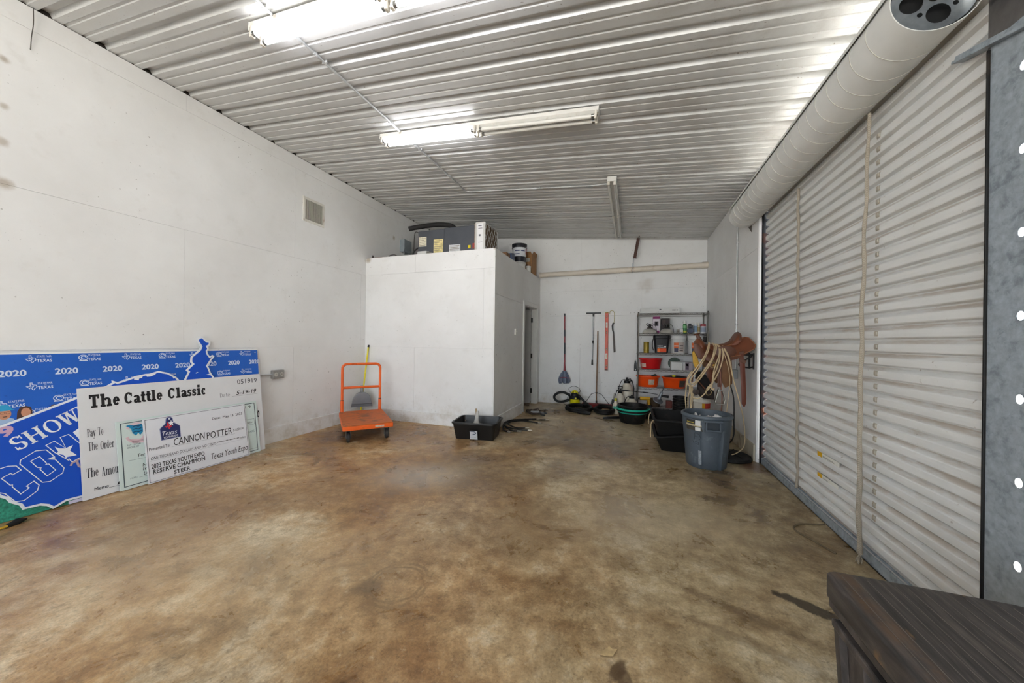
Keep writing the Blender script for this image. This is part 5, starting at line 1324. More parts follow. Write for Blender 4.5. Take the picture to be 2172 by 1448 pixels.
round_tub('feed_pan', 'bottom black rubber tub of the stack beside the hoses', 'tub', (*TB, 0), .195, .235, .215, BK2, 'stacked round tubs', False)
round_tub('feed_pan', 'teal plastic tub in the middle of the stack of round tubs', 'tub', (*TB, .092), .205, .250, .155, mat('1fa58c', .4, 0, .08, 8), 'stacked round tubs')
round_tub('feed_pan', 'black tub on top of the stack of round tubs', 'tub', (TB[0] + .01, TB[1] + .02, .165), .205, .232, .125, BK2, 'stacked round tubs', False)

# ================================================================ wire shelf
sh = thing('wire_shelf', 'chrome wire shelving unit in the back right corner', 'shelf', (.70, 7.20, 0))
sx0, sx1, sy0, sy1 = .115, 1.285, 6.97, 7.395
ZS = (.12, .498, .839, 1.145, 1.518, 1.895)
CHR = mat('5f5c57', .35, .8, .15, 18)
for x in (sx0, sx1):
    for y in (sy0, sy1):
        p = obj('post', MB().tube([(x, y, .02), (x, y, 1.915)], .0127, 10), CHR, sh, smooth=50)
        obj('foot', MB().lathe([(0, 0), (.016, 0), (.018, .01), (.010, .022), (.010, .03)], (x, y, 0), 10), BLACK_PL, p)
        obj('cap', MB().lathe([(.0135, 1.912), (.0135, 1.925), (0, 1.927)], (x, y, 0), 10), BLACK_PL, p)
for z in ZS:
    fr_ = MB()
    for zz in (z, z - .032):
        for a, b in (((sx0, sy0), (sx1, sy0)), ((sx0, sy1), (sx1, sy1)), ((sx0, sy0), (sx0, sy1)), ((sx1, sy0), (sx1, sy1))):
            fr_.tube([(*a, zz), (*b, zz)], .0032, 5)
    for x in (sx0, sx1):
        for y in (sy0, sy1): fr_.tube([(x, y, z - .04), (x, y, z + .004)], .018, 10)
    s_ = obj('shelf', fr_, CHR, sh)
    n = 26
    zig = [(sx0 + (sx1 - sx0) * i / n, sy0, z - (.030 if i % 2 else .002)) for i in range(n + 1)]
    obj('truss_wire', MB().tube(zig, .0028, 4), CHR, s_)
    zig = [(sx1, sy0 + (sy1 - sy0) * i / 10, z - (.030 if i % 2 else .002)) for i in range(11)]
    obj('truss_wire', MB().tube(zig, .0028, 4), CHR, s_)
    wr_ = MB()
    for i in range(1, 40):
        x = sx0 + (sx1 - sx0) * i / 40; wr_.tube([(x, sy0, z + .002), (x, sy1, z + .002)], .0016, 4, caps=False)
    for y in (7.11, 7.26): wr_.tube([(sx0, y, z - .004), (sx1, y, z - .004)], .003, 4)
    tag(obj('deck_wires', wr_, CHR, s_), None, None, None, 'stuff')
S1, S2, S3, S4, S5, S6 = [z + .0045 for z in ZS]
SY = 7.16
# -- top
bx = thing('carton', 'long flat white carton lying on top of the wire shelf', 'box', (.50, 7.15, S6))
obj('carton_body', MB().box(.15, .83, 7.04, 7.30, S6, S6 + .098), flat('cfcfcc'), bx, bevel=.003)
Mf = Matrix.Translation((0, 7.0392, 0)) @ Matrix(((1, 0, 0, 0), (0, 0, -1, 0), (0, 1, 0, 0), (0, 0, 0, 1)))
obj('lettering', text_mb('-1218', Mf, .68, S6 + .048, h=.020, w=.12, bold=.03, z=.0005), flat('55565a'), bx, fix=False)
obj('lettering', text_mb('LED LAMP', Mf, .44, S6 + .020, h=.015, w=.12, z=.0005), flat('777a80'), bx, fix=False)
obj('print_patch', MB().face([(.48, S6 + .062), (.52, S6 + .062), (.515, S6 + .08), (.485, S6 + .08)], Mf, .0005), flat('4a4c50'), bx, fix=False)
# -- fifth tier: clamp lamps, boxes, bottles
ALU = mat('cfccc4', .28, .55, .08, 10)
def clamp_lamp(label, x, y, r):
    t = thing('clamp_lamp', label, 'lamp', (x, y, S5), group='clamp lamps')
    obj('reflector', MB().lathe([(r, 0), (r + .004, .003), (r * .96, .03), (r * .80, .065), (r * .55, .088), (r * .30, .098), (.026, .10), (.024, .095), (r * .5, .082), (r * .92, .028), (r - .003, .002)], (x, y, S5), 28), ALU, t, smooth=45)
    obj('socket', MB().lathe([(.030, .095), (.030, .115), (.022, .120), (.022, .165), (.014, .172), (0, .174)], (x, y, S5), 14), BLACK_PL, t, smooth=40)
    obj('vent_ring', MB().lathe([(.05, .092), (.056, .10), (.05, .112), (.036, .112)], (x, y, S5), 18), mat('3a3733', .5, .5), t)
    obj('spring_clamp', MB().tube(smooth_path([(x - .02, y - .02, S5 + .13), (x - .06, y - .03, S5 + .165), (x - .045, y - .03, S5 + .19), (x + .01, y - .02, S5 + .165), (x + .05, y - .01, S5 + .14)], 5), .008, 6), mat('4b4844', .4, .6), t, smooth=50)
    obj('cord', MB().tube(smooth_path([(x, y, S5 + .17), (x + .05, y + .03, S5 + .19), (x + .10, y + .02, S5 + .14), (x + .115, y, S5 + .07), (x + .12, y - .01, S5 + .006)], 5), .004, 5), BLACK_PL, t)
clamp_lamp('left clamp lamp with domed aluminium reflector on the shelf', .325, 7.12, .135)
clamp_lamp('right clamp lamp with domed aluminium reflector on the shelf', .620, 7.10, .118)
def carton(label, x0, x1, y0, y1, z0, h, m, patch=None, pm=None):
    t = thing('carton', label, 'box', ((x0 + x1) / 2, (y0 + y1) / 2, z0))
    obj('carton_body', MB().box(x0, x1, y0, y1, z0, z0 + h), m, t, bevel=.003)
    for p, q in (patch or []):
        obj('print_patch', MB().box(x0 + (x1 - x0) * p[0], x0 + (x1 - x0) * p[1], y0 - .0014, y0 - .0004, z0 + h * p[2], z0 + h * p[3]), q, t)
    return t
carton('pink and white lamp carton behind the clamp lamps', .385, .510, 7.26, 7.36, S5, .335, flat('d6cdd4'), [((0, 1, .86, 1.0), flat('8f2a6a')), ((.05, .95, .0, .18), flat('8f2a6a')), ((.25, .8, .45, .72), flat('2e2a30')), ((.38, .62, .52, .66), flat('b9929f'))])
carton('dark brown carton behind the right clamp lamp', .535, .685, 7.25, 7.36, S5, .295, mat('2b211f', .6), [((.1, .5, .6, .9), flat('453634'))])
carton('small white carton beside the green bottle', .835, .890, 7.03, 7.10, S5, .088, flat('d3d2cd'), [((.1, .9, .1, .3), flat('9a9a98'))])
carton('tiny grey carton beside the small white one', .79, .83, 7.06, 7.12, S5, .075, flat('8a847a'), [((.1, .9, .3, .6), flat('6a645c'))])
def bottle(label, x, y, z, r, h, m, capm, caph=.04, capr=None, bands=(), neck=.5, cat='bottle', name='bottle'):
    t = thing(name, label, cat, (x, y, z)); capr = capr or r * .6
    hb = h - caph
    b = obj('body', MB().lathe([(0, 0), (r * .94, 0), (r, .006), (r, hb * .82), (r * .92, hb * .90), (capr * .9, hb), (0, hb)], (x, y, z), 20), m, t, smooth=40)
    obj('cap', MB().lathe([(capr, hb - .002), (capr, h - .004), (capr * .9, h), (0, h)], (x, y, z), 16), capm, t, smooth=40)
    for z0, z1, bmt in bands: wrap(b, b, (x, y, z), lambda q: r, radians(-170), radians(-10), z0, z1, bmt, 'label', .0008)
    return t
bottle('green spray can with white cap on the shelf', .925, 7.08, S5, .034, .235, mat('2c7a3c', .35), flat('dcdcd8'), .055, .028, [(.02, .05, flat('c9c24a')), (.10, .15, flat('79b57e'))])
rl = thing('tape_reel', 'dark reel with blue handle among the bottles on the shelf', 'reel', (1.02, 7.08, S5))
obj('reel', MB().lathe([(0, -.03), (.048, -.03), (.052, -.02), (.040, -.016), (.040, .016), (.052, .02), (.048, .03), (0, .03)], (1.015, 7.06, S5 + .052), 20, Matrix.Rotation(pi / 2, 4, 'X')), mat('29344e', .4), rl, smooth=40)
obj('head', MB().box(.975, 1.06, 7.05, 7.13, S5 + .105, S5 + .150).box(.985, 1.03, 7.04, 7.10, S5 + .15, S5 + .185), mat('3a3d42', .5), rl, bevel=.008)
bottle('tall white bottle with blue print at the right of the shelf', 1.105, 7.10, S5, .030, .205, flat('d5d8da'), flat('e2e2de'), .035, .02, [(.03, .14, flat('7f97b0'))])
bottle('slim cream bottle at the back right of the shelf', 1.165, 7.16, S5, .026, .200, flat('cfc6b4'), flat('d8d4c8'), .035, .018, [(.04, .12, flat('b39d70'))])
bottle('white jar with red lid at the right end of the shelf', 1.222, 7.06, S5, .044, .170, flat('d8d8da'), mat('a32c35', .4), .035, .046, [(.03, .11, flat('9aa3b8'))], cat='jar')
# -- fourth tier: tin, square bucket, white buckets
tn = thing('tin_can', 'mustard yellow round tin on the left of the shelf', 'tin', (.265, 7.12, S4))
obj('body', MB().lathe([(0, 0), (.050, 0), (.052, .004), (.050, .010), (.050, .200), (.052, .206), (.050, .210), (.046, .206), (0, .206)], (.265, 7.12, S4), 24), mat('9a8020', .4, .2, .08, 10), tn, smooth=40)
obj('ring', MB().lathe([(.0515, .048), (.0525, .052), (.0515, .056)], (.265, 7.12, S4), 24), mat('7d671a', .4, .2), tn)
sb = thing('feed_bucket', 'square black feed bucket with orange label on the shelf', 'bucket', (.53, 7.13, S4))
rings = open_tub(.215, .215, .262, .262, .29, .004, .004, .04)
Msb = Matrix.Translation((.53, 7.13, S4))
obj('body', MB().loft([[Msb @ Vector(p) for p in r] for r in rings]), mat('17161a', .45, spec=.35), sb, smooth=40)
obj('lid', MB().prism(rrect(.528 - .140, .528 + .140, 7.13 - .140, 7.13 + .140, .045), S4 + .335, None, S4 + .270), mat('131316', .45, spec=.35), sb, bevel=.010, smooth=40)
obj('side_handle', MB().tube(smooth_path([(.385, 7.05, S4 + .27), (.372, 7.04, S4 + .22), (.372, 7.04, S4 + .12), (.39, 7.05, S4 + .05)], 4), .007, 6), BLACK_PL, sb, smooth=50)
Mfb = Matrix.Translation((0, 6.9965, 0)) @ Matrix.Rotation(radians(-4.5), 4, 'X')
Mfl = Matrix.Translation((0, 7.006, S4)) @ Matrix.Rotation(radians(4.8), 4, 'X') @ Matrix(((1, 0, 0, 0), (0, 0, -1, 0), (0, 1, 0, 0), (0, 0, 0, 1)))
Mfl = Matrix.Translation((0, 7.020, S4)) @ Matrix.Rotation(radians(5.2), 4, 'X') @ Matrix(((1, 0, 0, 0), (0, 0, -1, 0), (0, 1, 0, 0), (0, 0, 0, 1)))
def fl(parent, x0, x1, z0, z1, m, off, nm='label'): return obj(nm, MB().face([(x0, z0), (x1, z0), (x1, z1), (x0, z1)], Mfl, off), m, parent, fix=False)
l0 = fl(sb, .455, .610, .02, .16, flat('2a2830'), .001); fl(l0, .455, .610, .02, .09, flat('e2501c'), .002, 'print_patch'); fl(l0, .455, .500, .02, .09, flat('f07a30'), .0026, 'print_patch')
obj('lettering', text_mb('HIGH', Mfl, .458, .130, h=.022, w=.085, bold=.01, z=.002), flat('c9c9cc'), l0, fix=False); obj('lettering', text_mb('OCTANE', Mfl, .458, .100, h=.018, w=.100, bold=.02, z=.002), flat('c9c9cc'), l0, fix=False)
obj('print_patch', MB().face(blob(.588, .125, .016, .018, 12), Mfl, .002), flat('d8d4d2'), l0, fix=False)
def feed_white(label, x):
    L = (x, 7.13, S4)
    t, b = bucket('feed_bucket', label, L, .118, .134, .338, mat('d8d8d6', .4, 0, .03, 8), lid=mat('dedede', .4), group='white feed buckets')
    rf = lambda z: .118 + .0155 * z / .27
    l = wrap(b, b, L, rf, radians(-128), radians(-48), .025, .215, flat('b9aca4'))
    wrap(b, l, L, rf, radians(-128), radians(-92), .10, .20, flat('dd6a33'), 'print_patch', .002); wrap(b, l, L, rf, radians(-126), radians(-94), .03, .10, flat('3b3c55'), 'print_patch', .0024); wrap(b, l, L, rf, radians(-126), radians(-94), .135, .15, flat('efe6de'), 'print_patch', .0026)
    for k in range(3): wrap(b, l, L, rf, radians(-84), radians(-54), .05 + .045 * k, .065 + .045 * k, flat('51494a'), 'print_patch', .002)
feed_white('left white feed bucket with orange and grey label on the shelf', .819); feed_white('right white feed bucket with orange label, partly hidden by the saddle', 1.114)
tag(obj('paper_strip', MB().bar((.62, 7.0, S4 + .003), (.80, 6.985, S4 + .004), .05, .003), flat('c9b9a0'), None, at=(.7, 7.0, S4)), 'strip of cream paper on the shelf edge below the buckets', 'paper')
br_ = thing('paint_brush', 'bundle of dark brushes standing at the right end of the shelf', 'brush', (1.235, 7.06, S4))
for k in range(4):
    x = 1.215 + .016 * k; obj('handle', MB().tube([(x, 7.08, S4), (x + .006 * (k - 1.5), 7.06, S4 + .22)], .006, 6), mat('b29a86', .5), br_); obj('bristles', MB().bar((x + .006 * (k - 1.5), 7.06, S4 + .22), (x + .009 * (k - 1.5), 7.058, S4 + .32), .02, .012, (0, 1, 0)), mat('241f1d', .9), br_)
# -- third tier: red tub, cartons
def plastic_tub(label, x, y, z, r0, r1, h, m, group):
    t = thing('plastic_tub', label, 'tub', (x, y, z), group=group)
    obj('body', MB().lathe([(0, 0), (r0 - .006, 0), (r0, .008), (r1 - .004, h - .035), (r1, h - .03), (r1 + .014, h - .022), (r1 + .016, h - .004), (r1 + .010, h), (r1 - .006, h), (r1 - .010, h - .03), (r0 - .006, .012), (0, .012)], (x, y, z), 36, None, 1., .84), m, t, smooth=38)
    return t
rt = plastic_tub('red plastic tub on the middle shelf', .345, 7.17, S3, .170, .200, .205, mat('c81a1d', .38, 0, .05, 8), 'plastic tubs')
wrapm = MB()
def tub_patch(t, x, y, z, r0, r1, h, a0, a1, z0, z1, m):
    mb = MB()
    for i in range(9):
        a = radians(a0 + (a1 - a0) * i / 8)
        for zz in (z0, z1):
            r = r0 + (r1 - r0) * zz / (h - .03) + .0015; mb.v.append((x + r * cos(a), y + r * .84 * sin(a), z + zz))
    for i in range(8): mb.f.append((2 * i, 2 * i + 2, 2 * i + 3, 2 * i + 1))
    obj('worn_label', mb, m, t, fix=False, smooth=60)
tub_patch(rt, .345, 7.17, S3, .170, .200, .205, -150, -118, .035, .11, mat('d8b5a6', .6, 0, .2, 30))
cb = carton('white carton on the middle shelf right of the red tub', .695, .890, 7.00, 7.20, S3, .155, flat('d2d2cf'), [((.0, 1., .92, .96), flat('a8a8a6'))])
gr_ = thing('green_lid', 'dark green round lid standing behind the white carton', 'lid', (.77, 7.27, S3))
obj('disc', MB().lathe([(0, -.008), (.105, -.008), (.112, 0), (.105, .008), (0, .010)], (.775, 7.27, S3 + .112), 32, Matrix.Rotation(radians(86), 4, 'X')), mat('2e4434', .45), gr_, smooth=40)
obj('rib', MB().box(.772, .778, 7.255, 7.262, S3 + .02, S3 + .20).box(.69, .86, 7.256, 7.262, S3 + .16, S3 + .164), mat('26382b', .5), gr_)
carton('grey and purple carton on the middle shelf behind the saddle', .895, 1.055, 7.02, 7.18, S3, .150, flat('a59aa0'), [((.0, .22, .0, 1.), flat('c8c6c4')), ((.26, .6, .1, .9), flat('5a4a5c')), ((.3, .55, .55, .8), flat('b8a8b4'))])
# -- second tier: two orange tubs with bits and pieces
o1 = plastic_tub('left orange plastic tub full of odds and ends on the lower shelf', .300, 7.14, S2, .172, .200, .212, ORANGE_PL, 'plastic tubs')
tub_patch(o1, .300, 7.14, S2, .172, .200, .212, -88, -55, .05, .15, mat('b8a694', .6, 0, .25, 40))
o2 = plastic_tub('right orange plastic tub holding black rubber things on the lower shelf', .765, 7.14, S2, .180, .208, .205, ORANGE_PL, 'plastic tubs')
tub_patch(o2, .765, 7.14, S2, .180, .208, .205, -70, -30, .03, .15, mat('4a3d38', .6, 0, .3, 30))
tag(obj('power_adapter', MB().bar((.36, 7.10, S2 + .19), (.45, 7.12, S2 + .225), .07, .055), mat('2c2b2a', .5), None, bevel=.008, at=(.4, 7.1, S2 + .16)), 'black adapter sticking out of the left orange tub', 'adapter')
for k, (x, y, c) in enumerate(((.24, 7.10, 'b99e70'), (.29, 7.07, 'a88a5e'))):
    tag(obj('twine_roll', MB().tube([(x + .035 * cos(a) , y + .03 * sin(a * 1.3), S2 + .185 + .02 * sin(a * 1.7)) for a in [i * .7 for i in range(24)]], .006, 5), mat(c, .8), None, smooth=50, at=(x, y, S2 + .15)), ('tan twine at the left in the left orange tub', 'tan twine next to the adapter in the left orange tub')[k], 'twine')
tag(obj('rubber_mat', MB().lathe([(0, 0), (.195, .0), (.205, .008), (.20, .016), (.10, .03), (0, .026)], (.775, 7.14, S2 + .198), 30, None, 1.0, .84), mat('17171a', .5, 0, .2, 10), None, smooth=40, at=(.775, 7.14, S2 + .198)), 'black rubber pan lying on the right orange tub', 'pan')
tag(obj('rubber_ball', MB().lathe([(0, 0), (.02, .003), (.034, .018), (.034, .03), (.02, .045), (0, .048)], (.745, 7.02, S2 + .205), 16), mat('d2c42a', .5), None, smooth=60, at=(.745, 7.02, S2 + .2)), 'small yellow ball on the black pan in the right orange tub', 'ball')
# swatter hanging on the left post
fs = thing('fly_swatter', 'black fly swatter hanging beside the left post of the shelf', 'fly swatter', (.062, 6.99, .80))
obj('wire', MB().tube([(.098, 6.96, 1.135), (.064, 6.965, 1.130), (.066, 6.965, .97)], .0025, 5), BLACK_PL, fs)
obj('paddle', MB().prism([(.060, 1.01), (.072, 1.01), (.092, .95), (.098, .80), (.044, .80), (.046, .92)], 6.968, Msaw, 6.962), BLACK_PL, fs)
obj('hole', MB().box(.064, .078, 6.9605, 6.9618, .818, .84), flat('c9c8c4'), fs)
# -- on the floor under the shelf
FZ = S1
dl = thing('cordless_drill', 'yellow and black cordless drill on the bottom shelf', 'drill', (.25, 6.99, FZ))
YD = mat('d3a015', .45, 0, .1, 10)
obj('body', MB().tube([(.16, 7.0, FZ + .16), (.34, 7.0, FZ + .165)], [.034, .030], 12), YD, dl, smooth=50); obj('grip', MB().bar((.31, 7.0, FZ + .15), (.325, 7.0, FZ + .03), .04, .05), YD, dl, bevel=.01); obj('battery', MB().box(.26, .37, 6.96, 7.04, FZ, FZ + .045), BLACK_PL, dl, bevel=.008); obj('chuck', MB().tube([(.165, 7.0, FZ + .16), (.125, 7.0, FZ + .158)], [.024, .014], 10), BLACK_PL, dl, smooth=50)
gr2 = thing('angle_grinder', 'grey disc grinder with black side handle on the bottom shelf', 'grinder', (.50, 7.0, FZ))
obj('disc_guard', MB().lathe([(0, 0), (.085, 0), (.092, .012), (.085, .026), (.03, .034), (0, .034)], (.47, 6.985, FZ + .13), 28, Matrix.Rotation(radians(25), 4, 'X') @ Matrix.Rotation(radians(18), 4, 'Y')), mat('7f848a', .4, .4), gr2, smooth=40)
obj('motor_body', MB().tube([(.49, 7.0, FZ + .16), (.545, 7.01, FZ + .30)], [.034, .024], 12), mat('8a8f94', .4, .3), gr2, smooth=50); obj('grip', MB().tube([(.52, 7.0, FZ + .23), (.66, 6.99, FZ + .22)], [.022, .024], 10), BLACK_PL, gr2, smooth=50); obj('spindle', MB().tube([(.545, 7.01, FZ + .30), (.58, 7.02, FZ + .40)], [.010, .005], 8), mat('4a4c50', .4, .6), gr2, smooth=50)
tag(obj('leather_pouch', MB().loft([[(.40 + r * cos(a), 7.14 + r * .6 * sin(a), FZ + zz) for a in [2 * pi * i / 16 for i in range(16)]] for r, zz in ((.11, .0), (.12, .05), (.105, .11), (.07, .155), (.02, .165))]), mat('54422f', .8, 0, .2, 9, .1), None, smooth=60, at=(.4, 7.14, FZ)), 'brown pouch behind the drill on the bottom shelf', 'pouch')
tag(obj('tool_case', MB().box(.615, .72, 7.0, 7.10, FZ, FZ + .145), mat('6b3027', .6, 0, .2, 12), None, bevel=.012, at=(.66, 7.05, FZ)), 'dark red tool case on the bottom shelf', 'tool case')
tag(obj('black_tray', MB().loft([[Matrix.Translation((.40, 6.66, 0)) @ Vector(p) for p in r] for r in open_tub(.44, .26, .50, .32, .10)]), BLACK_RUB, None, smooth=40, at=(.4, 6.66, 0)), 'long low black tray on the floor in front of the shelf', 'tray')
for k, (x, y, l, a, c) in enumerate(((.27, 6.64, .18, .3, '4a453e'), (.42, 6.66, .18, -.4, '6a3128'), (.54, 6.66, .14, .9, '8a857c'), (.36, 6.71, .14, 1.9, '3a3b40'))):
    tag(obj('hand_tool', MB().tube([(x - l / 2 * cos(a), y - l / 2 * sin(a) * .6, .075 + .02 * k), (x, y, .095), (x + l / 2 * cos(a), y + l / 2 * sin(a) * .6, .082)], [.010, .014, .008], 8), mat(c, .5, .3), None, smooth=50, at=(x, y, .07)),
        ('dark tool at the left end of the black tray', 'red handled tool in the middle of the black tray', 'steel tool at the right end of the black tray', 'short black tool at the back of the black tray')[k], 'tool', 'tools in the black tray')
# stack of black buckets
nb = 6
for k in range(nb):
    z = .045 * k
    t = thing('black_bucket', ('lowest of the stacked black buckets', 'second black bucket from the floor in the stack', 'third black bucket from the floor in the stack', 'fourth black bucket from the floor in the stack', 'fifth black bucket from the floor in the stack', 'topmost of the stacked black buckets')[k] + ' in front of the shelf', 'bucket', (.80, 6.58, z), group='stacked black buckets')
    obj('body', MB().lathe([(0, 0), (.085, 0), (.088, .006), (.112, .180), (.120, .184), (.120, .196), (.112, .198), (.107, .188), (.084, .010), (0, .010)], (.80, 6.58, z), 24), mat('0f0f11', .5, 0, .2, 10, spec=.3), t, smooth=38)
    obj('bail_handle', MB().tube([(.80 + .121 * cos(a), 6.58 - .121 * abs(sin(a)) * .99 - .002, z + .185 - .02 * sin(a - pi)) for a in [pi + pi * i / 14 for i in range(15)]], .003, 5), CHROME, t)
# yellow and white bucket behind the bin
t, b = bucket('yellow_bucket', 'yellow bucket standing by the shelf post behind the grey bin', (1.02, 5.95, 0), .115, .128, .34, mat('d39a12', .4, 0, .06, 9), bail=False)
t, b = bucket('white_bucket', 'white bucket with red and yellow label nested in the yellow bucket', (1.02, 5.95, .16), .110, .121, .36, mat('d9d3c6', .4), lid=mat('c9c4b8', .4), bail=False)
rf = lambda z: .110 + .0115 * z / .28
l = wrap(b, b, (1.02, 5.95, .16), rf, radians(-75), radians(-20), .20, .28, flat('c23a2a')); wrap(b, b, (1.02, 5.95, .16), rf, radians(-95), radians(-75), .20, .28, flat('e0a321'))
# ================================================================ saddle on a wall rack
rkk = thing('saddle_rack', 'black steel saddle rack fixed to the right wall', 'rack', (1.345, 4.76, 1.07))
RKM = mat('1c1b1b', .5, .4, .1, 10)
obj('wall_bar', MB().bar((1.338, 4.70, 1.235), (1.338, 4.70, 1.045), .03, .010, (1, 0, 0)), RKM, rkk)
obj('wall_bar', MB().bar((1.338, 4.86, 1.235), (1.338, 4.86, 1.045), .03, .010, (1, 0, 0)), RKM, rkk)
for y in (4.70, 4.86):
    obj('arm', MB().tube([(1.34, y, 1.215), (.80, y, 1.215)], .011, 8), RKM, rkk, smooth=50)
obj('brace_loop', MB().tube(smooth_path([(1.335, 4.70, 1.075), (1.29, 4.69, 1.065), (1.22, 4.69, 1.075), (1.19, 4.69, 1.10), (1.22, 4.69, 1.13), (1.32, 4.69, 1.20)], 5), .009, 8), RKM, rkk, smooth=50)

LEA = mat('57301c', .5, 0, .16, 9, .08, dirt='4a2a1a', dirt_amt=.15)
LEA2 = mat('6b381f', .5, 0, .14, 9, .08)
LEA3 = mat('6b482a', .7, 0, .16, 9, .1)
sd = thing('saddle', 'brown leather western saddle on the wall rack above the grey bin', 'saddle', (1.02, 4.78, .62))
YC = 4.78
def usec(x, zt, hw, zb, th=.022, p=1.15, n=13):
    out = []
    for i in range(n):
        ph = -pi / 2 + pi * i / (n - 1); out.append((x, YC + hw * sin(ph), zb + (zt - zb) * abs(cos(ph)) ** p))
    for i in range(n):
        ph = pi / 2 - pi * i / (n - 1); out.append((x, YC + (hw - th) * sin(ph), zb + (zt - zb - th) * abs(cos(ph)) ** p))
    return out
st = [(.735, 1.29, .13, 1.20), (.79, 1.315, .20, 1.155), (.87, 1.31, .235, 1.135), (.96, 1.30, .245, 1.13), (1.05, 1.315, .25, 1.145), (1.13, 1.335, .235, 1.165, .02, 1.5), (1.20, 1.345, .215, 1.20, .018, 1.6), (1.26, 1.35, .19, 1.245, .016, 1.6), (1.30, 1.35, .16, 1.285, .014, 1.6)]
obj('skirt', MB().loft([usec(*s) for s in st]), LEA, sd, smooth=55)
seat = [(.84, 1.335, .10, 1.27), (.90, 1.338, .15, 1.255), (.98, 1.335, .175, 1.25), (1.06, 1.348, .185, 1.255), (1.12, 1.385, .175, 1.27), (1.15, 1.41, .15, 1.30)]
obj('seat', MB().loft([usec(*s) for s in seat]), LEA2, sd, smooth=55)
# cantle
rg = []
for i in range(15):
    a = radians(-82 + 164 * i / 14); y = YC + .165 * sin(a); h = .145 * max(cos(a), 0) ** .55
    b = Vector((1.085 + .02 * cos(a), y, 1.325)); t = Vector((1.165 + .02 * cos(a), y * 1.0, 1.325 + h))
    rg.append([b, t - Vector((.012, 0, .004)), t + Vector((.006, 0, .006)), t + Vector((.026, 0, 0)), b + Vector((.055, 0, 0))])
ca = obj('cantle', MB().loft(rg), LEA2, sd, smooth=50)
obj('cantle_binding', MB().tube([r[2] for r in rg], .009, 8), LEA, ca, smooth=60)
# rear skirts: flat leather plates sloping up to the spine
RJ = [(1.02, 1.305), (1.09, 1.328), (1.165, 1.372), (1.243, 1.420), (1.285, 1.412), (1.315, 1.372), (1.338, 1.328), (1.318, 1.285), (1.265, 1.256), (1.202, 1.226), (1.13, 1.203), (1.067, 1.187), (1.03, 1.22)]
for sg in (-1, 1):
    yy = lambda z: YC + sg * (.225 - (z - 1.18) * .62)
    rj = obj('rear_skirt', MB().loft([[(x, yy(z) + sg * d, z) for x, z in RJ] for d in (0, .013)]), LEA2, sd)
    obj('edge_binding', MB().tube([(x, yy(z) + sg * .0075, z) for x, z in RJ], .0065, 6, closed=True), mat('8a5a3a', .6), rj, smooth=60)
# swell and horn
rg = []
for i in range(13):
    q = -1 + 2 * i / 12; y = YC + .155 * q; s = max(1 - abs(q) ** 2.6, .02) ** .5
    c = Vector((.795, y, 1.300)); rg.append([c + Vector((.060 * s * cos(a) - .02 * s * sin(a), 0, .100 * s * sin(a))) for a in [2 * pi * k / 16 for k in range(16)]])
obj('swell', MB().loft(rg), LEA2, sd, smooth=60)
hn = obj('horn', MB().tube(smooth_path([(.795, YC, 1.37), (.775, YC, 1.42), (.762, YC, 1.447)], 4), [.030, .028, .026, .024, .022, .020, .019, .018, .018], 12), LEA, sd, smooth=50)
obj('horn_cap', MB().lathe([(0, 0), (.036, .002), (.040, .009), (.034, .017), (0, .020)], (.760, YC, 1.446), 18, Matrix.Rotation(radians(-14), 4, 'Y')), LEA, hn, smooth=50)
Mxz = Matrix(((1, 0, 0, 0), (0, 0, 1, 0), (0, 1, 0, 0), (0, 0, 0, 1)))      # (x, z, y)
def side_plate(nm, poly, y0, y1, m, bev=.004): return obj(nm, MB().prism(poly, y1, Mxz, y0), m, sd, bevel=bev, smooth=50)
jk = [(.905, 1.22), (.93, 1.29), (1.0, 1.315), (1.07, 1.315), (1.12, 1.285), (1.135, 1.24), (1.11, 1.20), (1.06, 1.18), (.98, 1.175)]
side_plate('seat_jockey', jk, 4.555, 4.567, LEA, .004); side_plate('seat_jockey', jk, 4.993, 5.005, LEA, .004)
fk = [(.70, 1.335), (.735, 1.345), (.80, 1.27), (.835, 1.19), (.80, 1.145), (.745, 1.165), (.705, 1.25)]
side_plate('fork_cover', fk, 4.605, 4.622, LEA, .005)
fd = [(.854, 1.17), (1.081, 1.17), (1.092, 1.02), (1.092, .885), (1.070, .862), (1.020, .832), (.985, .90), (.955, .985), (.868, 1.05)]
side_plate('fender', fd, 4.548, 4.556, LEA3, .003); side_plate('fender', fd, 5.000, 5.008, LEA3, .003)
side_plate('fleece_lining', [(.690, 1.235), (.712, 1.262), (.738, 1.20), (.770, 1.085), (.745, 1.022), (.722, 1.045), (.700, 1.11)], 4.625, 4.66, mat('b8903a', .95, 0, .25, 26, .4), .010)
side_plate('stirrup_leather', [(.930, 1.16), (.980, 1.16), (.985, .84), (.940, .84)], 4.530, 4.540, LEA, .002)
side_plate('stirrup_leather', [(.873, 1.10), (.941, 1.10), (.945, .83), (.890, .815)], 4.84, 4.85, LEA2, .002)
side_plate('front_rigging', [(.86, 1.17), (.92, 1.17), (.925, 1.06), (.90, 1.02), (.86, 1.05)], 4.535, 4.545, LEA, .003)
obj('rigging_ring', MB().tube([(.893 + .034 * cos(a), 4.53, 1.095 + .034 * sin(a)) for a in [2 * pi * i / 18 for i in range(18)]], .005, 6, closed=True), mat('8d7a52', .4, .7), sd, smooth=50)
obj('concho', MB().lathe([(0, 0), (.020, 0), (.016, .006), (0, .008)], (.905, 4.535, 1.09), 14, Matrix.Rotation(pi / 2, 4, 'X')), mat('8a6a2a', .4, .6), sd)
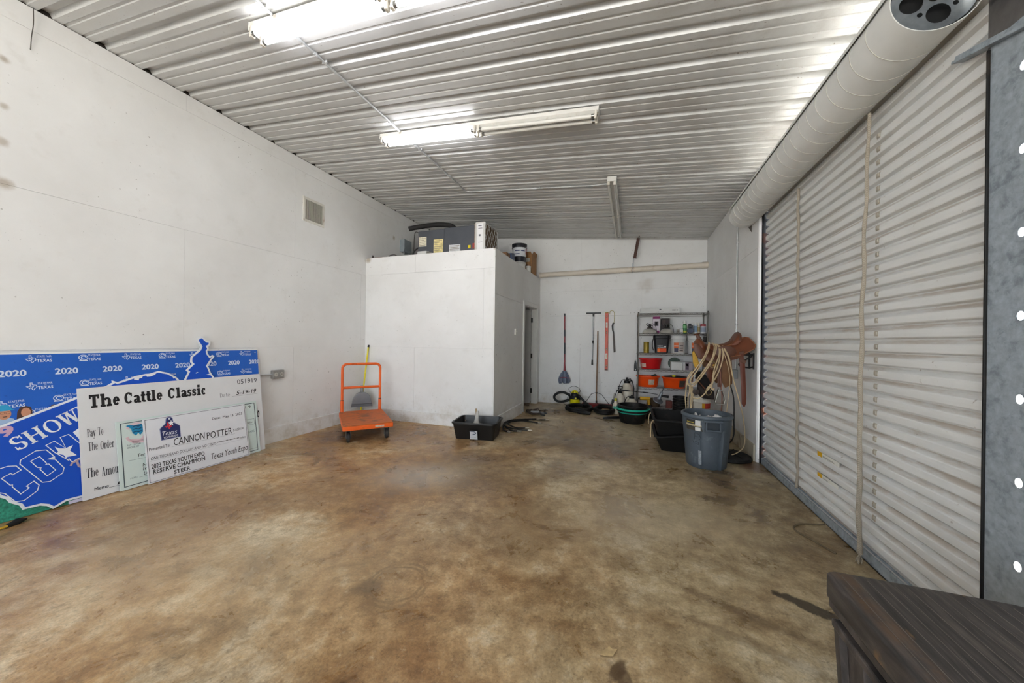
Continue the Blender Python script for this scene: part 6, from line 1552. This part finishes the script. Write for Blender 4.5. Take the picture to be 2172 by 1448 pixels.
# stirrups
def stirrup(y, x=.965):
    P = [(x - .018, .825), (x + .030, .80), (x + .052, .70), (x + .040, .645), (x - .040, .640), (x - .055, .668), (x - .028, .79)]
    outer = P; inner = offset_poly(P, .010); rings = []
    for a, b in zip(outer, inner): rings.append([(a[0], y - .030, a[1]), (a[0], y + .030, a[1]), (b[0], y + .030, b[1]), (b[0], y - .030, b[1])])
    mb = MB(); n = len(rings)
    for r in rings: mb.v += r
    for i in range(n):
        for k in range(4): mb.f.append((i * 4 + k, i * 4 + (k + 1) % 4, ((i + 1) % n) * 4 + (k + 1) % 4, ((i + 1) % n) * 4 + k))
    obj('stirrup', mb, mat('9a968e', .3, .85, .12, 14), sd, bevel=.003)
stirrup(4.525); stirrup(4.90, .90)
side_plate('rear_billet', [(1.157, 1.235), (1.200, 1.245), (1.206, 1.17), (1.218, 1.12), (1.236, .72), (1.232, .660), (1.221, .626), (1.204, .630), (1.190, .660), (1.180, .90), (1.163, 1.15)], 4.565, 4.573, mat('5e2a18', .5, 0, .12, 9, .06), .002)
obj('billet_buckle', MB().bar((1.160, 4.56, 1.16), (1.225, 4.56, 1.135), .012, .04), LEA, sd, bevel=.004)
obj('billet_keeper', MB().bar((1.16, 4.559, 1.235), (1.205, 4.559, 1.25), .012, .03), LEA, sd, bevel=.004)
obj('saddle_string', MB().tube(smooth_path([(.965, 4.52, 1.02), (.972, 4.515, .86), (.982, 4.51, .72), (.980, 4.51, .62), (.976, 4.51, .55)], 5), .0065, 6), LEA2, sd, smooth=50)
obj('breast_strap', MB().tube(smooth_path([(.72, 4.66, 1.03), (.70, 4.64, .95), (.69, 4.62, .88)], 4), .010, 6).tube(smooth_path([(.72, 4.63, .93), (.78, 4.62, .86), (.83, 4.62, .80)], 4), .007, 6), LEA, sd, smooth=50)
obj('cinch', MB().loft([[(x, 4.72 + hw * cos(a), zc + hh_ * sin(a)) for a in [2 * pi * k / 12 for k in range(12)]] for x, zc, hw, hh_ in ((.765, .80, .03, .07), (.80, .755, .05, .075), (.85, .735, .06, .06), (.905, .725, .06, .06), (.94, .715, .04, .05))]), mat('2c211d', .8, 0, .2, 14, .2), sd, smooth=60)
obj('cinch_disc', MB().lathe([(0, 0), (.034, 0), (.036, .006), (0, .012)], (.728, 4.60, .762), 18, Matrix.Rotation(pi / 2, 4, 'X')), mat('33261f', .6), sd)
obj('cinch_buckle', MB().tube([(.87 + .03 * cos(a), 4.65, .76 + .035 * sin(a)) for a in [2 * pi * i / 14 for i in range(14)]], .005, 6, closed=True), mat('a08a5a', .4, .7), sd)
obj('dark_pad', MB().loft([[(x, 4.80 + .05 * cos(a), zc + hh_ * sin(a)) for a in [2 * pi * k / 10 for k in range(10)]] for x, zc, hh_ in ((.76, .93, .05), (.80, .90, .10), (.86, .86, .11), (.91, .82, .06))]), mat('1d1817', .9, 0, .2, 12, .2), sd, smooth=60)
# -- rope
RL = dict(
 l1=[(.844, 1.356), (.832, 1.292), (.801, 1.205), (.745, 1.103), (.681, 1.007), (.63, .925), (.624, .881), (.651, .864), (.696, .885), (.746, .959), (.809, 1.055), (.865, 1.15), (.889, 1.229), (.897, 1.314), (.875, 1.346)],
 l2=[(.85, 1.349), (.838, 1.263), (.789, 1.147), (.726, 1.03), (.663, .934), (.657, .89), (.689, .877), (.753, .931), (.816, 1.034), (.877, 1.15), (.914, 1.265), (.922, 1.322)],
 l3=[(.888, 1.342), (.913, 1.314), (.889, 1.207), (.815, 1.062), (.747, .923), (.696, .856), (.657, .839), (.624, .866), (.617, .91), (.643, .976), (.668, 1.013)],
 l4=[(.913, 1.336), (.944, 1.294), (.945, 1.209), (.915, 1.109), (.891, 1.008), (.88, .894), (.875, .815)],
 l5=[(.925, 1.336), (.957, 1.287), (.952, 1.181), (.928, 1.067), (.898, .98), (.883, .88)],
 l6=[(.944, 1.322), (.982, 1.266), (.983, 1.181), (.965, 1.089), (.935, .996), (.893, .909), (.837, .835), (.825, .805), (.856, .843), (.88, .865)],
 l8=[(.975, 1.301), (1.02, 1.14), (1.046, 1.015), (1.053, .882), (1.037, .705), (1.026, .564)],
 l9=[(.981, 1.316), (1.038, 1.197), (1.07, 1.044), (1.089, .933), (1.102, .877)],
 l10=[(.624, .866), (.619, .779), (.61, .676), (.618, .575), (.62, .50)], l11=[(.651, .839), (.655, .766), (.64, .678), (.641, .577), (.641, .50)],
 l12=[(.657, .839), (.662, .752), (.685, .71), (.724, .698), (.762, .715), (.806, .761), (.831, .798), (.88, .865)],
 l13=[(.667, .836), (.681, .754), (.669, .659), (.667, .579), (.668, .50)], l14=[(.68, .837), (.691, .718), (.677, .579), (.676, .50)])
rp = thing('lariat_rope', 'cream lariat rope looped over the saddle and hanging down', 'rope', (.85, 4.52, .5))
for k, (nm, p) in enumerate(RL.items()):
    y = 4.47 + .007 * (k % 6)
    n = len(p); pts = []
    for i, (x, z) in enumerate(p):
        yy = y
        if z > 1.24: yy = y + (z - 1.24) * 1.5           # runs up over the seat
        pts.append((x * (1 + (yy - 4.5) * .19), yy, z))
    thin = .55 if nm == 'l8' else 1.
    if nm in ('l10', 'l11', 'l13', 'l14'): pts = [(x * 1.02, yy + .15, z) for x, yy, z in pts]
    obj('rope_loop', MB().tube(smooth_path(pts, 6), .0068 * thin, 7), ROPE2, rp, smooth=60)
tl = smooth_path([(.995, 4.58, 1.308), (1.02, 4.53, 1.239), (1.032, 4.50, 1.197), (1.057, 4.50, 1.099), (1.083, 4.50, .967), (1.114, 4.50, .836), (1.152, 4.50, .685), (1.20, 4.55, .52), (1.235, 4.62, .36), (1.25, 4.66, .22), (1.23, 4.66, .13), (1.15, 4.60, .08), (1.10, 4.58, .065)], 6)
obj('rope_tail', MB().tube(tl, .0062, 7), ROPE2, rp, smooth=60)
obj('honda_knot', MB().lathe([(0, -.018), (.012, -.014), (.016, 0), (.012, .014), (0, .018)], (.86, 4.465, .865), 10).lathe([(0, -.014), (.011, -.010), (.014, 0), (.010, .012), (0, .014)], (.885, 4.463, .82), 10), ROPE2, rp, smooth=60)

# conduit with outlet on the right wall
oc = thing('wall_conduit', 'vertical galvanized conduit with an outlet box on the right wall', 'conduit', (1.33, 5.38, .86))
obj('pipe_run', MB().tube([(1.333, 5.40, 3.30), (1.333, 5.40, 1.0)], .0105, 8), COND, oc, smooth=50)
for z in (2.70, 1.6): obj('strap', MB().box(1.325, 1.345, 5.37, 5.43, z, z + .02), COND, oc, bevel=.003)
obj('outlet_box', MB().box(1.29, 1.345, 5.33, 5.46, .875, .995), mat('8f9091', .45, .5, .1, 14), oc, bevel=.006)
for z in (.91, .96): obj('receptacle', MB().box(1.286, 1.291, 5.375, 5.415, z - .016, z + .016), mat('b5b2aa', .5), oc, bevel=.004)
obj('power_cord', MB().tube(smooth_path([(1.28, 5.40, .91), (1.27, 5.40, .80), (1.312, 5.39, .60), (1.315, 5.38, .30), (1.313, 5.38, .10), (1.25, 5.32, .012), (1.15, 5.25, .012)], 6), .008, 7), BLACK_PL, oc, smooth=50)
rbz = thing('round_base', 'flat round black plastic base on the floor between grey bin and wall', 'base', (1.09, 4.68, 0))
obj('disc', MB().lathe([(0, 0), (.225, 0), (.232, .012), (.226, .040), (.20, .052), (.10, .060), (.05, .062), (0, .062)], (1.09, 4.68, 0), 36), BLACK_RUB, rbz, smooth=40)
for a in range(6): obj('rib', MB().bar((1.09 + .05 * cos(a * pi / 3), 4.68 + .05 * sin(a * pi / 3), .060), (1.09 + .19 * cos(a * pi / 3), 4.68 + .19 * sin(a * pi / 3), .055), .012, .014), BLACK_RUB, rbz)

# ================================================================ grey trash can
TC = (.79, 4.31, 0.); H_ = .575
tc = thing('trash_can', 'round grey-blue plastic trash can below the saddle', 'trash can', TC)
GB = mat('4d565f', .45, 0, .10, 7, .05, dirt='6f7880', dirt_amt=.10, dirt_scale=12)
def rcan(z): return .196 + .038 * min(z, .44) / .44
mb = MB(); N = 72; HA = radians(-86)
def canring(z, dr=0., rib=True):
    out = []
    for k in range(N):
        a = 2 * pi * k / N; d = (a - HA + pi) % (2 * pi) - pi
        r = rcan(z) + dr
        if rib and z < .43:
            for c in (0, pi):             # shallow flat channels under the two handles
                dd = abs((a - HA - c + pi) % (2 * pi) - pi)
                if dd < .50: r -= .015
        out.append((TC[0] + r * cos(a), TC[1] + r * sin(a), z))
    return out
rings = [canring(0, -.01), canring(.012), canring(.15), canring(.30), canring(.425), canring(.432, .004, False), canring(.53, .006, False), canring(.535, .012, False), canring(.545, .020, False), canring(.560, .021, False), canring(H_, .012, False), canring(H_, -.004, False), canring(.45, -.012, False), canring(.02, -.02, False)]
obj('body', MB().loft(rings), GB, tc, smooth=38)
for c in (0, pi):
    a = HA + c; Mh = Matrix.Translation((TC[0], TC[1], 0)) @ Matrix.Rotation(a, 4, 'Z')
    h = obj('handle', MB().add([Mh @ Vector(p) for p in MB().box(.232, .268, -.074, -.058, .425, .535).box(.232, .268, .058, .074, .425, .535).box(.232, .270, -.074, .074, .425, .443).box(.232, .272, -.090, .090, .520, .540).v],
            MB().box(0, 1, 0, 1, 0, 1).box(0, 1, 0, 1, 0, 1).box(0, 1, 0, 1, 0, 1).box(0, 1, 0, 1, 0, 1).f), GB, tc, bevel=.004)
    obj('recess_shade', MB().add([Mh @ Vector(p) for p in MB().box(.236, .2425, -.058, .058, .444, .520).v], MB().box(0, 1, 0, 1, 0, 1).f), mat('2e343a', .6), h)  # plate in a darker grey, painting the shade inside the hand hole
    for s in (-1, 1):
        obj('gusset', MB().add([Mh @ Vector(p) for p in ((.228, s * .078, .39), (.240, s * .078, .44), (.256, s * .080, .535), (.240, s * .115, .535), (.232, s * .100, .44))], [(0, 1, 2, 3, 4)]), GB, h)
rfz = lambda z: rcan(z) + .004
for z0, z1, c in ((.475, .520, '2d2b28'), (.455, .474, 'a79a78'), (.410, .454, '3a362f')):
    wrap(None, tc, TC, lambda z: rcan(z) + .006, radians(-152), radians(-104), z0, z1, flat(c), 'label_band', .001, 12)
wrap(None, tc, TC, lambda z: rcan(z) + .006, radians(-126), radians(-113), .465, .522, flat('c9c8c4'), 'label_patch', .0022); wrap(None, tc, TC, lambda z: rcan(z) + .006, radians(-126), radians(-113), .412, .448, flat('cfcfcc'), 'label_patch', .0022)
wrap(None, tc, TC, lambda z: rcan(z) + .006, radians(-150), radians(-130), .488, .496, flat('b5a03a'), 'label_patch', .0022); wrap(None, tc, TC, lambda z: rcan(z) + .006, radians(-111), radians(-106), .495, .51, flat('d0c83a'), 'label_patch', .0022)
wrap(None, tc, TC, lambda z: rcan(z) + .0006, radians(-120), radians(-112), .05, .20, mat('8c9298', .5, 0, .3, 60), 'worn_sticker', .001)
mk = MB()
def mark(p):
    pts = [(TC[0] + (rcan(z) + .0014) * cos(radians(a)), TC[1] + (rcan(z) + .0014) * sin(radians(a)), z) for a, z in p]
    mk.tube(pts, .0022, 4)
mark([(-128, .385), (-129, .31)]); mark([(-128, .385), (-118, .375)]); mark([(-128.5, .35), (-120, .345)]); mark([(-118, .375), (-112, .335)]); mark([(-112, .335), (-118, .315)]); mark([(-135, .30), (-131, .265)]); mark([(-128, .29), (-120, .285)]); mark([(-127, .27), (-119, .262), (-119, .285)])
obj('scribble', mk, mat('23282e', .6), tc)
bg = thing('trash_liner', 'crumpled white paper inside the grey trash can', 'paper', (TC[0], TC[1], .30))
mb = MB(); n = 15; rnd = random.Random(3)
for i in range(n):
    for j in range(n):
        u, v = -1 + 2 * i / (n - 1), -1 + 2 * j / (n - 1); r = hypot(u, v)
        k = (max(abs(u), abs(v)) / r) if r > 1e-6 else 1
        x, y = u * k * .195, v * k * .195
        z = .470 + .055 * rnd.random() + .05 * (sin(u * 5 + 1) * cos(v * 4)) * (1 - r * .4)
        mb.v.append((TC[0] + x, TC[1] + y, min(z, .555)))
for i in range(n - 1):
    for j in range(n - 1): mb.f.append((i * n + j, (i + 1) * n + j, (i + 1) * n + j + 1, i * n + j + 1))
obj('paper_sheet', mb, flat('dddad8'), bg, fix=False)

# ================================================================ black feed bunks left of the can
FBK = mat('121110', .65, 0, .2, 7, .08, dirt='2b2520', dirt_amt=.15, dirt_scale=5, spec=.25)
def bunk(label, cx, cy, bw, bd, tw, td, z0, h, tilt, group='nested feed bunks'):
    t = thing('feed_bunk', label, 'feed tub', (cx, cy, z0), group=group)
    rings = open_tub(bw, bd, tw, td, h, .014, .016, .045, 0, 5)
    def sk(p, i):
        q = p[2] / h
        return (p[0] + cx, p[1] + cy, z0 + p[2] + tilt * p[0] * q)
    obj('body', MB().loft([[sk(p, i) for p in r] for i, r in enumerate(rings)]), FBK, t, smooth=38)
    return t
b1 = bunk('lower black rubber feed bunk left of the grey can', .585, 4.965, .44, .58, .58, .76, 0, .235, .16)
b2 = bunk('upper black rubber feed bunk nested in the lower one, left of the grey can', .545, 4.985, .38, .52, .54, .74, .06, .335, 0)
obj('side_ridge', MB().bar((.335, 4.625, .18), (.78, 4.615, .255), .012, .012), FBK, b1)
for k, (x, y, z) in enumerate(((.262, 5.10, .37), (.268, 4.66, .36))):
    tag(obj('rope_tie', MB().tube(smooth_path([(x + .045, y, z - .03), (x + .020, y, z + .005), (x - .015, y - .005, z), (x - .03, y - .01, z - .06), (x - .032, y - .01, z - .14 - .06 * k)], 5), .006, 6), ROPE2, None, smooth=50, at=(x, y, z)), ('short cream rope tied to the far edge of the upper feed bunk', 'short cream rope tied to the near edge of the upper feed bunk')[k], 'rope', 'rope ties on the feed bunks')

# thin cable on the floor at the foot of the door
tag(obj('floor_cable', MB().tube(smooth_path([(1.365, 3.17, .012), (1.30, 3.16, .006), (1.20, 3.13, .006), (1.135, 3.06, .006), (1.13, 2.99, .006), (1.17, 2.92, .006), (1.22, 2.82, .006), (1.25, 2.765, .006)], 6), .0055, 6), mat('6d5f4a', .7, 0, .2, 30), None, smooth=50, at=(1.2, 3.0, 0)), 'thin brown cable lying in a curve on the floor by the door', 'cable')

# ================================================================ storage chest at the lower right
def chest_material(lid):
    t = NT('weathered_black_plastic'); p = t.pos()
    g = t.noise(t.vmath('MULTIPLY', p, (22, 1.6, 8) if lid else (6, 6, 2)), 2.2, 8, .7, .4)
    c = t.ramp(g, [(.32, srgb('262423')), (.50, srgb('413c3a')), (.66, srgb('5e5651'))])
    if lid:
        X = t.sep(p)[0]
        f = t.math('MULTIPLY', t.math('SUBTRACT', 1.0, t.step(t.math('ABSOLUTE', t.math('SUBTRACT', X, .685)), .012, .04)), t.step(t.noise(p, 7, 6, .7), .38, .60))
        c = t.mix(t.math('MULTIPLY', f, .60), c, srgb('6f5238'))
        c = t.mix(t.math('MULTIPLY', t.step(t.noise(t.vmath('MULTIPLY', p, (3, 1, 1)), 5, 5, .6), .66, .74), .6), c, srgb('8a6a48'))
    t.bump(g, .35, .004)
    return t.out(c, .55 if lid else .5, 0, .4)
ch = thing('storage_chest', 'dark weathered plastic storage chest at the lower right corner', 'chest', (.95, 1.0, 0))
CL, CBm = chest_material(True), chest_material(False)
lx0, lx1, ly0, ly1, lz0, lz1 = .640, 1.270, .45, 1.500, .445, .555
obl = rrect(lx0, lx1, ly0, ly1, .035, 5)
obl = [(lx0, ly0 + .05), (lx0 + .02, ly0), (lx1 - .02, ly0), (lx1, ly0 + .05), (lx1, ly1 - .12), (lx1 - .03, ly1 - .055), (lx1 - .10, ly1 - .012), (lx1 - .16, ly1), (lx0 + .030, ly1), (lx0 + .008, ly1 - .010), (lx0, ly1 - .032)]
lid = obj('lid', MB().prism(obl, lz1, None, lz0 + .03), CL, ch, bevel=.010, seg=3, smooth=40)
obj('lid_lip', MB().prism(offset_poly(obl, .006), lz0 + .031, None, lz0), CBm, lid, bevel=.006)
gr = MB()
for k in range(17):
    x = lx0 + .040 + .034 * k; gr.box(x, x + .0013, ly0 + .02, ly1 - (.03 if x < lx1 - .12 else .10), lz1 - .001, lz1 + .0014)
tag(obj('lid_ridges', gr, mat('6d655f', .6, 0, .2, 20), lid), None, None, None, 'stuff')
obj('body', MB().loft([[(x, y, 0) for x, y in offset_poly(obl, .055)], [(x, y, lz0 + .005) for x, y in offset_poly(obl, .030)]]), CBm, ch)
for k in range(8):
    y = 1.44 - .125 * k
    obj('side_rib', MB().add([(lx0 + .056, y - .02, 0), (lx0 + .056, y + .02, 0), (lx0 + .030, y + .02, lz0 - .03), (lx0 + .030, y - .02, lz0 - .03), (lx0 + .040, y - .014, 0), (lx0 + .040, y + .014, 0), (lx0 + .012, y + .014, lz0 - .03), (lx0 + .012, y - .014, lz0 - .03)],
        [(0, 3, 2, 1), (4, 5, 6, 7), (0, 1, 5, 4), (1, 2, 6, 5), (2, 3, 7, 6), (3, 0, 4, 7)]), CBm, ch)
obj('belt_rail', MB().box(lx0 + .008, lx0 + .04, ly0 + .06, ly1 - .04, lz0 - .055, lz0 - .028), CBm, ch, bevel=.006)

# dry leaf on the floor in the foreground
lf = [(-.055, 0), (-.03, .018), (.0, .022), (.022, .030), (.03, .012), (.058, .004), (.03, -.012), (.012, -.026), (-.02, -.018)]
Mlf = Matrix.Translation((-.078, 1.538, .006)) @ Matrix.Rotation(.6, 4, 'Z') @ Matrix.Rotation(.10, 4, 'X')
tag(obj('dry_leaf', MB().prism([(x * .75, y * .75) for x, y in lf], .002, Mlf, 0), mat('b39a70', .8, 0, .25, 40), None, at=(-.078, 1.538, 0)), 'small pale dry leaf lying on the floor in the foreground', 'leaf')
